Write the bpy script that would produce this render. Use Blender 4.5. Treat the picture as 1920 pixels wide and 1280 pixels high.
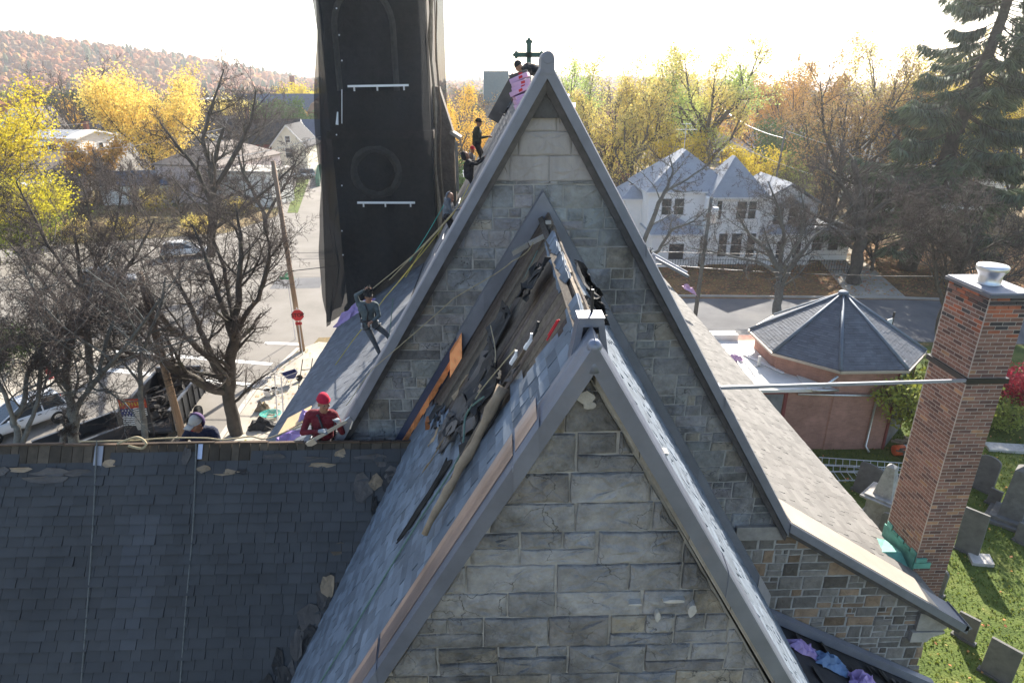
import bpy, math, random
from mathutils import Vector, Matrix
R = math.radians
for o in list(bpy.data.objects): bpy.data.objects.remove(o)
SC = bpy.context.scene
COL = SC.collection
# ---------------------------------------------------------------- camera, sky, sun, exposure
PITCH, YAW, FPX, CH = 21.8, 1.52, 1227.0, 16.5
cam = bpy.data.cameras.new('camera'); camo = bpy.data.objects.new('camera', cam); COL.objects.link(camo)
cam.sensor_width = 36.0; cam.lens = FPX*36/1920; cam.clip_start = .1; cam.clip_end = 6000
camo.location = (0, 0, CH); camo.rotation_euler = (R(90-PITCH), 0, R(-YAW)); SC.camera = camo
SUN_AZ, SUN_EL = 17.0, 30.0
W = bpy.data.worlds.new('World'); SC.world = W; W.use_nodes = True
wn = W.node_tree.nodes; bgn = wn['Background']
sky = wn.new('ShaderNodeTexSky'); sky.sky_type = 'NISHITA'; sky.sun_disc = False
sky.sun_elevation = R(SUN_EL); sky.sun_rotation = R(SUN_AZ); sky.air_density = 1.0; sky.dust_density = 1.2
W.node_tree.links.new(sky.outputs[0], bgn.inputs[0]); bgn.inputs[1].default_value = .095
sl = bpy.data.lights.new('sun', 'SUN'); sl.energy = 5.0; sl.angle = R(.5); sl.color = (1, .93, .82)
so = bpy.data.objects.new('sun', sl); COL.objects.link(so)
SV = Vector((math.sin(R(SUN_AZ))*math.cos(R(SUN_EL)), math.cos(R(SUN_AZ))*math.cos(R(SUN_EL)), math.sin(R(SUN_EL))))
so.rotation_euler = SV.to_track_quat('Z', 'Y').to_euler(); so.location = SV*200
SC.view_settings.view_transform = 'Standard'; SC.view_settings.look = 'None'; SC.view_settings.exposure = 1.55; SC.view_settings.gamma = 1
SC.cycles.max_bounces = 6; SC.cycles.transparent_max_bounces = 12; SC.cycles.volume_bounces = 0
# ---------------------------------------------------------------- measuring helpers
_c, _s, _cp, _sp = math.cos(R(YAW)), math.sin(R(YAW)), math.cos(R(PITCH)), math.sin(R(PITCH))
def ray(u, v):
    x = (u-960)/FPX; y = (640-v)/FPX; Y = _cp+y*_sp
    return Vector((x*_c+Y*_s, Y*_c-x*_s, -_sp+y*_cp))
def at(u, v, Y):                       # point of the sight line through photo pixel (u,v) at distance Y
    r = ray(u, v); t = Y/r.y; return Vector((r.x*t, Y, CH+r.z*t))
def gnd(u, v, z=0):
    r = ray(u, v); t = (z-CH)/r.z; return Vector((r.x*t, r.y*t, z))
# ---------------------------------------------------------------- mesh helpers
class MB:
    def __init__(s): s.v = []; s.f = []; s.m = []; s.c = []
    def poly(s, pts, m=0, c=1.0):
        n = len(s.v); s.v.extend([tuple(p) for p in pts]); s.f.append(tuple(range(n, n+len(pts)))); s.m.append(m); s.c.append(c)
    def raw(s, vs, fs, m=0, c=1.0):
        n = len(s.v); s.v.extend([tuple(p) for p in vs])
        for f in fs: s.f.append(tuple(i+n for i in f)); s.m.append(m); s.c.append(c)
    def obox(s, o, a, b, c3, m=0, c=1.0, bev=0):       # centre, three half vectors
        o, a, b, c3 = Vector(o), Vector(a), Vector(b), Vector(c3)
        if a.cross(b).dot(c3) < 0: a = -a
        vs = [o+a*i+b*j+c3*k for k in (-1, 1) for j in (-1, 1) for i in (-1, 1)]
        s.raw(vs, [(0, 2, 3, 1), (4, 5, 7, 6), (0, 1, 5, 4), (2, 6, 7, 3), (0, 4, 6, 2), (1, 3, 7, 5)], m, c)
    def box(s, x0, x1, y0, y1, z0, z1, m=0, c=1.0):
        s.obox(((x0+x1)/2, (y0+y1)/2, (z0+z1)/2), ((x1-x0)/2, 0, 0), (0, (y1-y0)/2, 0), (0, 0, (z1-z0)/2), m, c)
    def prism(s, pts, ext, m=0, c=1.0):
        pts = [Vector(p) for p in pts]; e = Vector(ext); n = len(pts)
        nr = Vector((0, 0, 0))
        for i in range(n): nr += pts[i].cross(pts[(i+1) % n])
        if nr.dot(e) > 0: pts.reverse()
        s.raw(pts+[p+e for p in pts], [tuple(range(n)), tuple(range(2*n-1, n-1, -1))]+[(i, i+n, (i+1) % n+n, (i+1) % n) for i in range(n)], m, c)
    def tube(s, pts, rs, n=6, m=0, c=1.0, cap=True):
        pts = [Vector(p) for p in pts]
        if not isinstance(rs, (list, tuple)): rs = [rs]*len(pts)
        vs = []; L = len(pts); u = None
        for i, p in enumerate(pts):
            d = (pts[min(i+1, L-1)]-pts[max(i-1, 0)])
            if d.length < 1e-9: d = Vector((0, 0, 1))
            d.normalize()
            if u is None: u = d.orthogonal().normalized()
            else:
                u = u-d*u.dot(d)
                if u.length < 1e-4: u = d.orthogonal()
                u.normalize()
            w = d.cross(u)
            for k in range(n):
                a = 2*math.pi*k/n; vs.append(p+(u*math.cos(a)+w*math.sin(a))*rs[i])
        fs = [(i*n+k, i*n+(k+1) % n, (i+1)*n+(k+1) % n, (i+1)*n+k) for i in range(L-1) for k in range(n)]
        if cap: fs += [tuple(range(n-1, -1, -1)), tuple(range((L-1)*n, L*n))]
        s.raw(vs, fs, m, c)
    def lathe(s, o, prof, n=20, m=0, c=1.0, ax=(0, 0, 1)):
        o = Vector(o); a = Vector(ax).normalized()
        s.tube([o+a*h for r, h in prof], [max(r, 1e-4) for r, h in prof], n, m, c)
    def ball(s, o, r, m=0, c=1.0, nu=14, nv=9):
        o = Vector(o); r = Vector(r) if not isinstance(r, (int, float)) else Vector((r, r, r))
        vs = [o+Vector((r.x*math.sin(math.pi*j/nv)*math.cos(2*math.pi*i/nu), r.y*math.sin(math.pi*j/nv)*math.sin(2*math.pi*i/nu), r.z*math.cos(math.pi*j/nv))) for j in range(nv+1) for i in range(nu)]
        s.raw(vs, [(j*nu+i, (j+1)*nu+i, (j+1)*nu+(i+1) % nu, j*nu+(i+1) % nu) for j in range(nv) for i in range(nu)], m, c)
    def build(s, name, mats, parent=None, smooth=False, loc=None):
        me = bpy.data.meshes.new(name)
        vs = s.v
        if loc is not None: lx, ly, lz = loc; vs = [(x-lx, y-ly, z-lz) for x, y, z in vs]
        me.from_pydata(vs, [], s.f)
        if not isinstance(mats, (list, tuple)): mats = [mats]
        for mt in mats: me.materials.append(mt)
        me.polygons.foreach_set('material_index', s.m)
        if smooth: me.polygons.foreach_set('use_smooth', [True]*len(s.f))
        at_ = me.attributes.new('tone', 'FLOAT_COLOR', 'FACE'); buf = []
        for c in s.c:
            if isinstance(c, (int, float)): buf += [c, c, c, 1]
            else: buf += [c[0], c[1], c[2], 1]
        at_.data.foreach_set('color', buf)
        uv = me.uv_layers.new(name='UVMap'); ub = [0.0]*(2*len(me.loops)); V = s.v
        for p in me.polygons:
            n = p.normal
            if abs(n.z) > .995: t = Vector((1, 0, 0)); b = Vector((0, 1, 0))
            else: t = Vector((-n.y, n.x, 0)).normalized(); b = n.cross(t)
            for li in p.loop_indices:
                q = vs[me.loops[li].vertex_index]
                ub[2*li] = q[0]*t.x+q[1]*t.y; ub[2*li+1] = q[0]*b.x+q[1]*b.y+q[2]*b.z
        uv.data.foreach_set('uv', ub)
        me.update()
        o = bpy.data.objects.new(name, me); COL.objects.link(o)
        if loc is not None: o.location = loc
        if parent is not None: o.parent = parent
        return o
def split_build(mb, name, mats):
    """every connected piece of the builder becomes an object of its own"""
    par = list(range(len(mb.v)))
    def fd(i):
        while par[i] != i: par[i] = par[par[i]]; i = par[i]
        return i
    for f in mb.f:
        for q in f[1:]: par[fd(q)] = fd(f[0])
    groups = {}
    for k, f in enumerate(mb.f): groups.setdefault(fd(f[0]), []).append(k)
    out = []
    for fs in groups.values():
        m = MB(); mp = {}
        for k in fs:
            for i in mb.f[k]:
                if i not in mp: mp[i] = len(m.v); m.v.append(mb.v[i])
            m.f.append(tuple(mp[i] for i in mb.f[k])); m.m.append(mb.m[k]); m.c.append(mb.c[k])
        out.append(m.build(name, mats))
    return out
def tag(o, label=None, cat=None, group=None, kind=None):
    if label: o['label'] = label
    if cat: o['category'] = cat
    if group: o['group'] = group
    if kind: o['kind'] = kind
    return o
def empty(name, label, cat, loc=(0, 0, 0), rz=0, group=None):
    o = bpy.data.objects.new(name, None); COL.objects.link(o); o.location = loc; o.rotation_euler = (0, 0, rz)
    o.empty_display_size = .2
    return tag(o, label, cat, group)
def copy_tree(o, loc=None, rz=None, sc=None, label=None, parent=None):
    c = o.copy(); COL.objects.link(c); c.parent = parent
    for ch in list(o.children): copy_tree(ch, parent=c)
    if loc is not None: c.location = loc
    if rz is not None: c.rotation_euler = (0, 0, rz)
    if sc is not None: c.scale = (sc, sc, sc) if isinstance(sc, (int, float)) else sc
    if label: c['label'] = label
    return c
# ---------------------------------------------------------------- materials
def NT(name):
    m = bpy.data.materials.new(name); m.use_nodes = True; nt = m.node_tree; return m, nt, nt.nodes['Principled BSDF']
def mat(name, col, rough=.8, metal=0, var=.2, vs=2.0, bump=.15, bs=25, tone=True, stain=None, spec=.4, tex=None, stretch=None, trans=0, uvmap=False, bdist=.02, crack=None):
    m, nt, b = NT(name); N = nt.nodes; L = nt.links
    tc = N.new('ShaderNodeTexCoord'); src = tc.outputs['UV' if uvmap else 'Object']
    if stretch:
        mp = N.new('ShaderNodeMapping'); mp.inputs['Scale'].default_value = stretch; L.new(src, mp.inputs[0]); src = mp.outputs[0]
    n1 = N.new('ShaderNodeTexNoise'); n1.inputs['Scale'].default_value = vs; n1.inputs['Detail'].default_value = 8; n1.inputs['Roughness'].default_value = .62; L.new(src, n1.inputs[0])
    mr = N.new('ShaderNodeMapRange'); mr.inputs[1].default_value = .25; mr.inputs[2].default_value = .75; mr.inputs[3].default_value = 1-var; mr.inputs[4].default_value = 1+var; L.new(n1.outputs[0], mr.inputs[0])
    def mul(a, bb):
        x = N.new('ShaderNodeMix'); x.data_type = 'RGBA'; x.blend_type = 'MULTIPLY'; x.inputs[0].default_value = 1
        L.new(a, x.inputs[6]); L.new(bb, x.inputs[7]); return x.outputs[2]
    rgb = N.new('ShaderNodeRGB'); rgb.outputs[0].default_value = (*col, 1)
    cur = mul(rgb.outputs[0], mr.outputs[0])
    if tone:
        a = N.new('ShaderNodeAttribute'); a.attribute_name = 'tone'; cur = mul(cur, a.outputs[0])
    extra = None
    if tex and tex[0] == 'brick':      # ('brick', w, h, mortar, mortar colour, colour2)
        bt = N.new('ShaderNodeTexBrick'); L.new(tc.outputs['UV'], bt.inputs[0])
        bt.inputs['Scale'].default_value = 1; bt.inputs['Brick Width'].default_value = tex[1]; bt.inputs['Row Height'].default_value = tex[2]; bt.inputs['Mortar Size'].default_value = tex[3]
        bt.inputs['Color1'].default_value = (.75, .75, .75, 1); bt.inputs['Color2'].default_value = (*tex[5], 1); bt.inputs['Mortar'].default_value = (*tex[4], 1); bt.inputs['Mortar Smooth'].default_value = .1; bt.inputs['Bias'].default_value = 0
        cur = mul(cur, bt.outputs[0]); extra = bt.outputs[1]
    if tex and tex[0] == 'siding':
        sx = N.new('ShaderNodeSeparateXYZ'); L.new(tc.outputs['UV'], sx.inputs[0])
        mm = N.new('ShaderNodeMath'); mm.operation = 'DIVIDE'; mm.inputs[1].default_value = tex[1]; L.new(sx.outputs[1 if len(tex) < 3 else 0], mm.inputs[0])
        fr = N.new('ShaderNodeMath'); fr.operation = 'FRACT'; L.new(mm.outputs[0], fr.inputs[0]); extra = fr.outputs[0]
    if stain:                           # (colour, scale, lo, hi, amount)
        n2 = N.new('ShaderNodeTexNoise'); n2.inputs['Scale'].default_value = stain[1]; n2.inputs['Detail'].default_value = 10; n2.inputs['Roughness'].default_value = .7; L.new(tc.outputs['Object'], n2.inputs[0])
        m2 = N.new('ShaderNodeMapRange'); m2.inputs[1].default_value = stain[2]; m2.inputs[2].default_value = stain[3]; m2.inputs[4].default_value = stain[4]; L.new(n2.outputs[0], m2.inputs[0])
        x = N.new('ShaderNodeMix'); x.data_type = 'RGBA'; L.new(m2.outputs[0], x.inputs[0]); L.new(cur, x.inputs[6]); x.inputs[7].default_value = (*stain[0], 1); cur = x.outputs[2]
    crk = None
    if crack:                           # (scale, width): wandering fissures in part of the stone
        nd = N.new('ShaderNodeTexNoise'); nd.inputs['Scale'].default_value = crack[0]*1.7; nd.inputs['Detail'].default_value = 6; L.new(tc.outputs['Object'], nd.inputs[0])
        ad = N.new('ShaderNodeMix'); ad.data_type = 'RGBA'; ad.blend_type = 'LINEAR_LIGHT'; ad.inputs[0].default_value = .22; L.new(tc.outputs['Object'], ad.inputs[6]); L.new(nd.outputs[1], ad.inputs[7])
        vo = N.new('ShaderNodeTexVoronoi'); vo.feature = 'DISTANCE_TO_EDGE'; vo.inputs['Scale'].default_value = crack[0]; L.new(ad.outputs[2], vo.inputs[0])
        c1 = N.new('ShaderNodeMapRange'); c1.inputs[1].default_value = crack[1]*.3; c1.inputs[2].default_value = crack[1]; c1.inputs[3].default_value = 1; c1.inputs[4].default_value = 0; L.new(vo.outputs[0], c1.inputs[0])
        nm_ = N.new('ShaderNodeTexNoise'); nm_.inputs['Scale'].default_value = crack[0]*.8; nm_.inputs['Detail'].default_value = 3; L.new(tc.outputs['Object'], nm_.inputs[0])
        c2 = N.new('ShaderNodeMapRange'); c2.inputs[1].default_value = .46; c2.inputs[2].default_value = .58; L.new(nm_.outputs[0], c2.inputs[0])
        mu = N.new('ShaderNodeMath'); mu.operation = 'MULTIPLY'; L.new(c1.outputs[0], mu.inputs[0]); L.new(c2.outputs[0], mu.inputs[1]); crk = mu.outputs[0]
        x = N.new('ShaderNodeMix'); x.data_type = 'RGBA'; L.new(crk, x.inputs[0]); L.new(cur, x.inputs[6]); x.inputs[7].default_value = (.10, .095, .09, 1); cur = x.outputs[2]
    L.new(cur, b.inputs['Base Color'])
    b.inputs['Roughness'].default_value = rough; b.inputs['Metallic'].default_value = metal; b.inputs['Specular IOR Level'].default_value = spec
    nb = N.new('ShaderNodeTexNoise'); nb.inputs['Scale'].default_value = bs; nb.inputs['Detail'].default_value = 10; nb.inputs['Roughness'].default_value = .6; L.new(src, nb.inputs[0])
    bp = N.new('ShaderNodeBump'); bp.inputs['Strength'].default_value = bump; bp.inputs['Distance'].default_value = bdist
    L.new(nb.outputs[0], bp.inputs['Height'])
    if extra is not None:
        b2 = N.new('ShaderNodeBump'); b2.inputs['Strength'].default_value = .6; b2.inputs['Distance'].default_value = .015; b2.invert = (tex[0] == 'brick')
        L.new(extra, b2.inputs['Height']); L.new(bp.outputs[0], b2.inputs['Normal']); L.new(b2.outputs[0], b.inputs['Normal'])
    else: L.new(bp.outputs[0], b.inputs['Normal'])
    if trans:
        tr = N.new('ShaderNodeBsdfTranslucent'); L.new(cur, tr.inputs[0]); mx = N.new('ShaderNodeMixShader'); mx.inputs[0].default_value = trans
        L.new(b.outputs[0], mx.inputs[1]); L.new(tr.outputs[0], mx.inputs[2]); L.new(mx.outputs[0], N['Material Output'].inputs[0])
    return m
def rr(a, b): return random.uniform(a, b)
M = {}
M['stone'] = mat('ashlar_stone', (.335, .32, .308), .9, var=.3, vs=7, bump=1, bs=11, stain=((.065, .062, .06), .9, .47, .66, .85), bdist=.06, crack=(2.6, .014))
M['stone2'] = mat('rubble_stone', (.24, .205, .17), .9, var=.3, vs=7, bump=.8, bs=14, bdist=.03)
M['parge'] = mat('pale_cut_stone', (.38, .345, .325), .9, var=.14, vs=4, bump=.35, bs=30, stain=((.14, .135, .13), .8, .55, .8, .6), stretch=(3, 3, .6))
M['mortar'] = mat('mortar', (.50, .475, .44), .95, var=.35, vs=6, bump=.6, bs=40)
M['trimstone'] = mat('trim_stone', (.33, .30, .26), .9, var=.25, vs=8, bump=.5, bs=30, stain=((.6, .6, .58), 2.5, .62, .7, .5))
M['lead'] = mat('grey_metal_flashing', (.185, .205, .26), .42, metal=.35, var=.22, vs=3, bump=.12, bs=14, stain=((.36, .28, .26), 1.6, .6, .8, .35))
M['leadmatt'] = mat('weathered_grey_coping', (.22, .225, .255), .6, metal=.25, var=.18, vs=3, bump=.1, bs=20)
M['moulding'] = mat('dark_moulding', (.10, .09, .085), .8, var=.4, vs=10, bump=.4, bs=40)
M['beige'] = mat('beige_metal_coping', (.47, .40, .33), .5, metal=.2, var=.1, vs=3, bump=.08, bs=20)
M['copper'] = mat('new_copper', (.95, .36, .14), .5, metal=.25, var=.35, vs=9, bump=.3, bs=10)
M['crossgreen'] = mat('dark_green_metal', (.04, .10, .085), .6, metal=.2, var=.2)
M['leadsheen'] = mat('copper_sheen_flashing', (.42, .33, .30), .34, metal=.6, var=.25, vs=4, bump=.1, bs=12, stretch=(1, 1, .4))
M['verdigris'] = mat('green_copper', (.13, .34, .28), .7, metal=.1, var=.3, vs=6, bump=.2)
M['navy'] = mat('blue_backing_membrane', (.055, .065, .11), .6, var=.2)
M['shdark'] = mat('charcoal_shingle', (.066, .067, .070), .85, var=.22, vs=.9, bump=.5, bs=220, stain=((.12, .14, .16), .7, .60, .78, .35), bdist=.004)
M['shblue'] = mat('slate_blue_shingle', (.145, .175, .215), .75, var=.3, vs=3, bump=.5, bs=150, bdist=.004)
M['shtan'] = mat('weathered_grey_shingle', (.185, .175, .162), .9, var=.18, vs=2, bump=.5, bs=150, bdist=.004)
M['shnew'] = mat('new_grey_shingle', (.15, .16, .18), .85, var=.15, vs=2, bump=.5, bs=150, bdist=.004)
M['deck'] = mat('old_wood_deck', (.19, .155, .125), .9, var=.45, vs=1, bump=.8, bs=6, stretch=(40, 12, 3), bdist=.02)
M['deckx'] = mat('old_wood_plank', (.30, .235, .17), .85, var=.4, vs=6, bump=.6, bs=20, bdist=.01)
M['felt'] = mat('black_roofing_felt', (.032, .031, .032), .75, var=.4, vs=4, bump=.5, bs=12)
M['feltgrey'] = mat('grey_roofing_felt', (.11, .10, .095), .9, var=.3, vs=4, bump=.5, bs=18)
M['feltbrown'] = mat('torn_felt_underside', (.29, .22, .15), .9, var=.3, vs=6, bump=.6, bs=20)
M['brick'] = mat('chimney_brick', (.235, .125, .095), .88, var=.25, vs=8, bump=.6, bs=60, bdist=.008)
M['brickmortar'] = mat('chimney_mortar', (.52, .46, .40), .95, var=.15, vs=12, bump=.5, bs=60)
M['brickwall'] = mat('brick_wall', (.58, .32, .25), .9, var=.25, vs=1.5, bump=.3, bs=40, tex=('brick', .21, .072, .008, (.8, .75, .7), (.62, .62, .62)), stain=((.16, .08, .06), .5, .58, .8, .6))
M['brickhouse'] = mat('dark_brick_wall', (.30, .13, .10), .9, var=.2, vs=1.5, bump=.2, tex=('brick', .21, .072, .008, (.8, .75, .7), (.7, .7, .7)))
M['roofgrey'] = mat('grey_shingle_roof', (.22, .24, .28), .9, var=.15, vs=.8, bump=.4, bs=80, tex=('brick', .30, .14, .012, (.45, .45, .45), (.62, .62, .64)))
M['rooflight'] = mat('pale_shingle_roof', (.50, .53, .58), .9, var=.15, vs=.8, bump=.4, bs=80, tex=('brick', .30, .14, .012, (.6, .6, .6), (.68, .68, .7)))
M['roofdark'] = mat('dark_shingle_roof', (.075, .075, .085), .9, var=.2, vs=.8, bump=.3, bs=60, tex=('brick', .30, .14, .012, (.5, .5, .5), (.62, .62, .62)))
M['roofblue'] = mat('blue_shingle_roof', (.12, .17, .26), .9, var=.15, vs=.8, bump=.3, bs=60, tex=('brick', .30, .14, .012, (.5, .5, .5), (.7, .7, .7)))
M['roofbrown'] = mat('brown_shingle_roof', (.20, .17, .15), .9, var=.2, vs=.8, bump=.3, bs=60)
M['flatroof'] = mat('white_membrane_roof', (.72, .69, .64), .8, var=.12, vs=1.2, bump=.15, bs=10)
M['siding'] = mat('white_siding', (.90, .89, .87), .6, var=.06, vs=1, bump=.05, tex=('siding', .13))
M['sidingc'] = mat('cream_siding', (.80, .76, .64), .6, var=.06, vs=1, bump=.05, tex=('siding', .13))
M['sidingp'] = mat('pinkish_siding', (.68, .57, .57), .7, var=.08, vs=1, bump=.05, tex=('siding', .18))
M['sidingg'] = mat('grey_siding', (.46, .43, .46), .7, var=.08, vs=1, bump=.05, tex=('siding', .18))
M['redwall'] = mat('dark_red_wall', (.22, .055, .05), .7, var=.1, vs=1, bump=.1, tex=('siding', .15))
M['concrete'] = mat('concrete', (.42, .39, .35), .9, var=.16, vs=.8, bump=.2, bs=20)
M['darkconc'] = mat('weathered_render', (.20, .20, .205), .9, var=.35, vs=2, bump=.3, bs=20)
M['white'] = mat('white_paint', (.78, .78, .78), .5, var=.05, bump=.03)
M['glass'] = mat('window_glass', (.04, .05, .06), .08, var=.1, bump=0, spec=.8, tone=False)
M['darkmetal'] = mat('dark_metal', (.05, .05, .055), .45, metal=.6, var=.1, bump=.05)
M['alu'] = mat('aluminium', (.68, .69, .72), .4, metal=.3, var=.08, bump=.05)
M['galv'] = mat('galvanised_metal', (.66, .66, .66), .3, metal=.8, var=.15, vs=8, bump=.1, bs=10)
M['bark'] = mat('tree_bark', (.085, .075, .065), .95, var=.45, vs=3, bump=1, bs=14, stain=((.17, .18, .11), 1.3, .55, .7, .7), bdist=.04)
M['barkpale'] = mat('pale_lichen_bark', (.15, .155, .145), .95, var=.4, vs=5, bump=1, bs=18, bdist=.03)
M['twig'] = mat('twigs', (.075, .057, .05), .85, var=.35, vs=1.2, bump=0, spec=.5)
M['leafy'] = mat('yellow_leaves', (.80, .66, .20), .7, var=.2, vs=.4, bump=0, trans=.55)
M['leafbright'] = mat('lemon_leaves', (.66, .53, .05), .7, var=.2, vs=.4, bump=0, trans=.55)
M['leaforange'] = mat('orange_leaves', (.64, .38, .09), .7, var=.25, vs=.4, bump=0, trans=.4)
M['leafgreen'] = mat('yellow_green_leaves', (.30, .34, .07), .7, var=.25, vs=.4, bump=0, trans=.4)
M['leafdark'] = mat('green_leaves', (.075, .14, .03), .7, var=.25, vs=.4, bump=0, trans=.3)
M['leafred'] = mat('red_leaves', (.42, .03, .05), .7, var=.3, vs=.6, bump=0, trans=.35)
M['leafbrown'] = mat('brown_leaves', (.42, .27, .10), .8, var=.3, vs=.6, bump=0, trans=.3)
M['needle'] = mat('spruce_needles', (.115, .155, .085), .8, var=.3, vs=.5, bump=0, trans=.12)
M['hill'] = mat('hill_forest', (.30, .15, .085), .95, var=.4, vs=.02, bump=.0)
M['netting'] = mat('black_netting', (.024, .026, .028), .95, var=.12, vs=.5, bump=.35, bs=1.1, spec=.1, bdist=.15)
M['rope'] = mat('rope', (.42, .35, .22), .9, var=.2, vs=30, bump=.5, bs=90)
M['ropegreen'] = mat('green_rope', (.14, .22, .19), .9, var=.2, vs=30, bump=.5, bs=90)
M['ropeteal'] = mat('teal_rope', (.07, .42, .36), .8, var=.1)
M['ropeyellow'] = mat('yellow_rope', (.62, .50, .10), .8, var=.1)
M['gravestone'] = mat('gravestone', (.16, .155, .145), .9, var=.3, vs=4, bump=.4, bs=30, stain=((.07, .07, .065), 2.2, .55, .72, .6))
M['gravepale'] = mat('pale_gravestone', (.40, .38, .35), .9, var=.25, vs=5, bump=.3, bs=30, stain=((.12, .12, .11), 2, .5, .7, .6))
M['carpaint'] = mat('white_car_paint', (.72, .73, .75), .22, var=.02, bump=0, spec=.6)
M['cargrey'] = mat('grey_car_paint', (.25, .26, .28), .25, metal=.4, var=.02, bump=0)
M['tyre'] = mat('tyre_rubber', (.02, .02, .02), .85, var=.1, bump=.1)
M['black'] = mat('black_paint', (.018, .02, .024), .45, var=.2, bump=.05)
M['wood'] = mat('pole_wood', (.27, .19, .13), .85, var=.3, vs=2, bump=.4, bs=10, stretch=(8, 8, .6))
M['woodnew'] = mat('plywood', (.62, .45, .25), .8, var=.15, vs=3, bump=.1)
M['red'] = mat('red_paint', (.55, .02, .03), .5, var=.08, bump=.03)
M['orange'] = mat('orange_plastic', (.75, .13, .04), .5, var=.06, bump=.03)
M['green'] = mat('green_sign', (.02, .28, .14), .5, var=.03, bump=0)
M['yellowp'] = mat('yellow_paint', (.62, .45, .05), .6, var=.1, bump=.03)
M['blue'] = mat('blue_paint', (.02, .035, .14), .4, var=.08, bump=.03)
M['pink'] = mat('pink_wrapper', (.60, .36, .52), .5, var=.12, vs=6, bump=.3, bs=8)
M['purple'] = mat('lilac_wrap', (.55, .40, .72), .5, var=.2, vs=5, bump=.5, bs=9, trans=.2)
M['bluewrap'] = mat('blue_wrap', (.20, .32, .52), .5, var=.2, vs=5, bump=.5, bs=9, trans=.2)
M['skin'] = mat('skin', (.36, .19, .12), .55, var=.06, bump=.05, tone=False)
M['line'] = mat('road_paint', (.70, .69, .66), .8, var=.2, vs=6, bump=.1)
M['stem'] = mat('far_haze_green', (.10, .14, .10), .9, var=.3)
HAZE = .0003
# ================================================================= SETTING
def ground_mat(name, stops, scale, rough=.95, bump=.4, bs=3, second=None):
    m, nt, b = NT(name); N, L = nt.nodes, nt.links
    tc = N.new('ShaderNodeTexCoord'); n = N.new('ShaderNodeTexNoise'); n.inputs['Scale'].default_value = scale; n.inputs['Detail'].default_value = 12; n.inputs['Roughness'].default_value = .68
    L.new(tc.outputs['Object'], n.inputs[0]); cr = N.new('ShaderNodeValToRGB'); L.new(n.outputs[0], cr.inputs[0])
    el = cr.color_ramp.elements
    el[0].position, el[0].color = stops[0][0], (*stops[0][1], 1); el[1].position, el[1].color = stops[-1][0], (*stops[-1][1], 1)
    for p, c in stops[1:-1]: e = el.new(p); e.color = (*c, 1)
    cur = cr.outputs[0]
    if second:                          # fine speckle (colour, scale, lo, hi)
        n2 = N.new('ShaderNodeTexVoronoi'); n2.inputs['Scale'].default_value = second[1]; L.new(tc.outputs['Object'], n2.inputs[0])
        mr = N.new('ShaderNodeMapRange'); mr.inputs[1].default_value = second[2]; mr.inputs[2].default_value = second[3]; mr.inputs[3].default_value = 1; mr.inputs[4].default_value = 0; L.new(n2.outputs[0], mr.inputs[0])
        x = N.new('ShaderNodeMix'); x.data_type = 'RGBA'; L.new(mr.outputs[0], x.inputs[0]); L.new(cur, x.inputs[6]); x.inputs[7].default_value = (*second[0], 1); cur = x.outputs[2]
    L.new(cur, b.inputs['Base Color']); b.inputs['Roughness'].default_value = rough; b.inputs['Specular IOR Level'].default_value = .2
    nb = N.new('ShaderNodeTexNoise'); nb.inputs['Scale'].default_value = bs; nb.inputs['Detail'].default_value = 12; L.new(tc.outputs['Object'], nb.inputs[0])
    bp = N.new('ShaderNodeBump'); bp.inputs['Strength'].default_value = bump; bp.inputs['Distance'].default_value = .06; L.new(nb.outputs[0], bp.inputs['Height']); L.new(bp.outputs[0], b.inputs['Normal'])
    return m
G_ground = ground_mat('town_ground', [(.3, (.07, .075, .03)), (.45, (.13, .12, .05)), (.55, (.20, .15, .08)), (.7, (.26, .20, .12))], .08, second=((.36, .21, .08), 3, .15, .35))
G_grass = ground_mat('lawn_grass', [(.3, (.045, .072, .016)), (.5, (.10, .135, .03)), (.7, (.17, .18, .05))], .6, bump=.9, bs=14, second=((.24, .26, .10), 11, .05, .16))
G_asph = ground_mat('sunlit_asphalt', [(.3, (.20, .185, .165)), (.5, (.245, .225, .20)), (.7, (.28, .26, .235))], .25, bump=.15, bs=40)
G_asph2 = ground_mat('street_asphalt', [(.3, (.12, .12, .125)), (.5, (.16, .16, .165)), (.7, (.20, .195, .19))], .3, bump=.15, bs=40)
G_walk = ground_mat('pavement_concrete', [(.3, (.34, .30, .25)), (.5, (.42, .38, .32)), (.7, (.50, .46, .39))], .5, bump=.15, bs=30)
G_leaf = ground_mat('leaf_litter', [(.3, (.09, .06, .035)), (.5, (.20, .12, .06)), (.62, (.30, .17, .07)), (.75, (.10, .12, .035))], .5, bump=.8, bs=10, second=((.42, .22, .08), 6, .1, .3))
def sheet(name, pts, m, z=0.0):
    mb = MB(); mb.poly([(p[0], p[1], z) for p in pts]); o = mb.build(name, m)
    if o.data.polygons[0].normal.z < 0: o.data.flip_normals()
    return tag(o, kind='structure')
sheet('ground', [(-1500, -300), (1500, -300), (1500, 2500), (-1500, 2500)], G_ground, 0)
sheet('churchyard_lawn', [(8, -20), (60, -20), (60, 40.0), (29, 39.6), (21.8, 38.8), (8, 38.8)], G_grass, .004)
A = [(-70, -20), (-11.9, -20), (-13.0, 30), (-12.2, 42.3), (-2, 43.3), (-2, 47), (-8, 48), (-21, 84), (-32, 128), (-60, 230), (-66, 230), (-37, 126), (-28.4, 86), (-31, 76), (-70, 62)]
sheet('street', A, G_asph, .004)
sheet('far_street', [(-2, 43), (60, 37.8), (120, 30), (120, 38), (60, 46.0), (33, 49.6), (-2, 51)], G_asph2, .006)
def slab(name, pts, h, m):
    mb = MB(); mb.prism([(p[0], p[1], 0) for p in pts], (0, 0, h)); return tag(mb.build(name, m), kind='structure')
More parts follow.
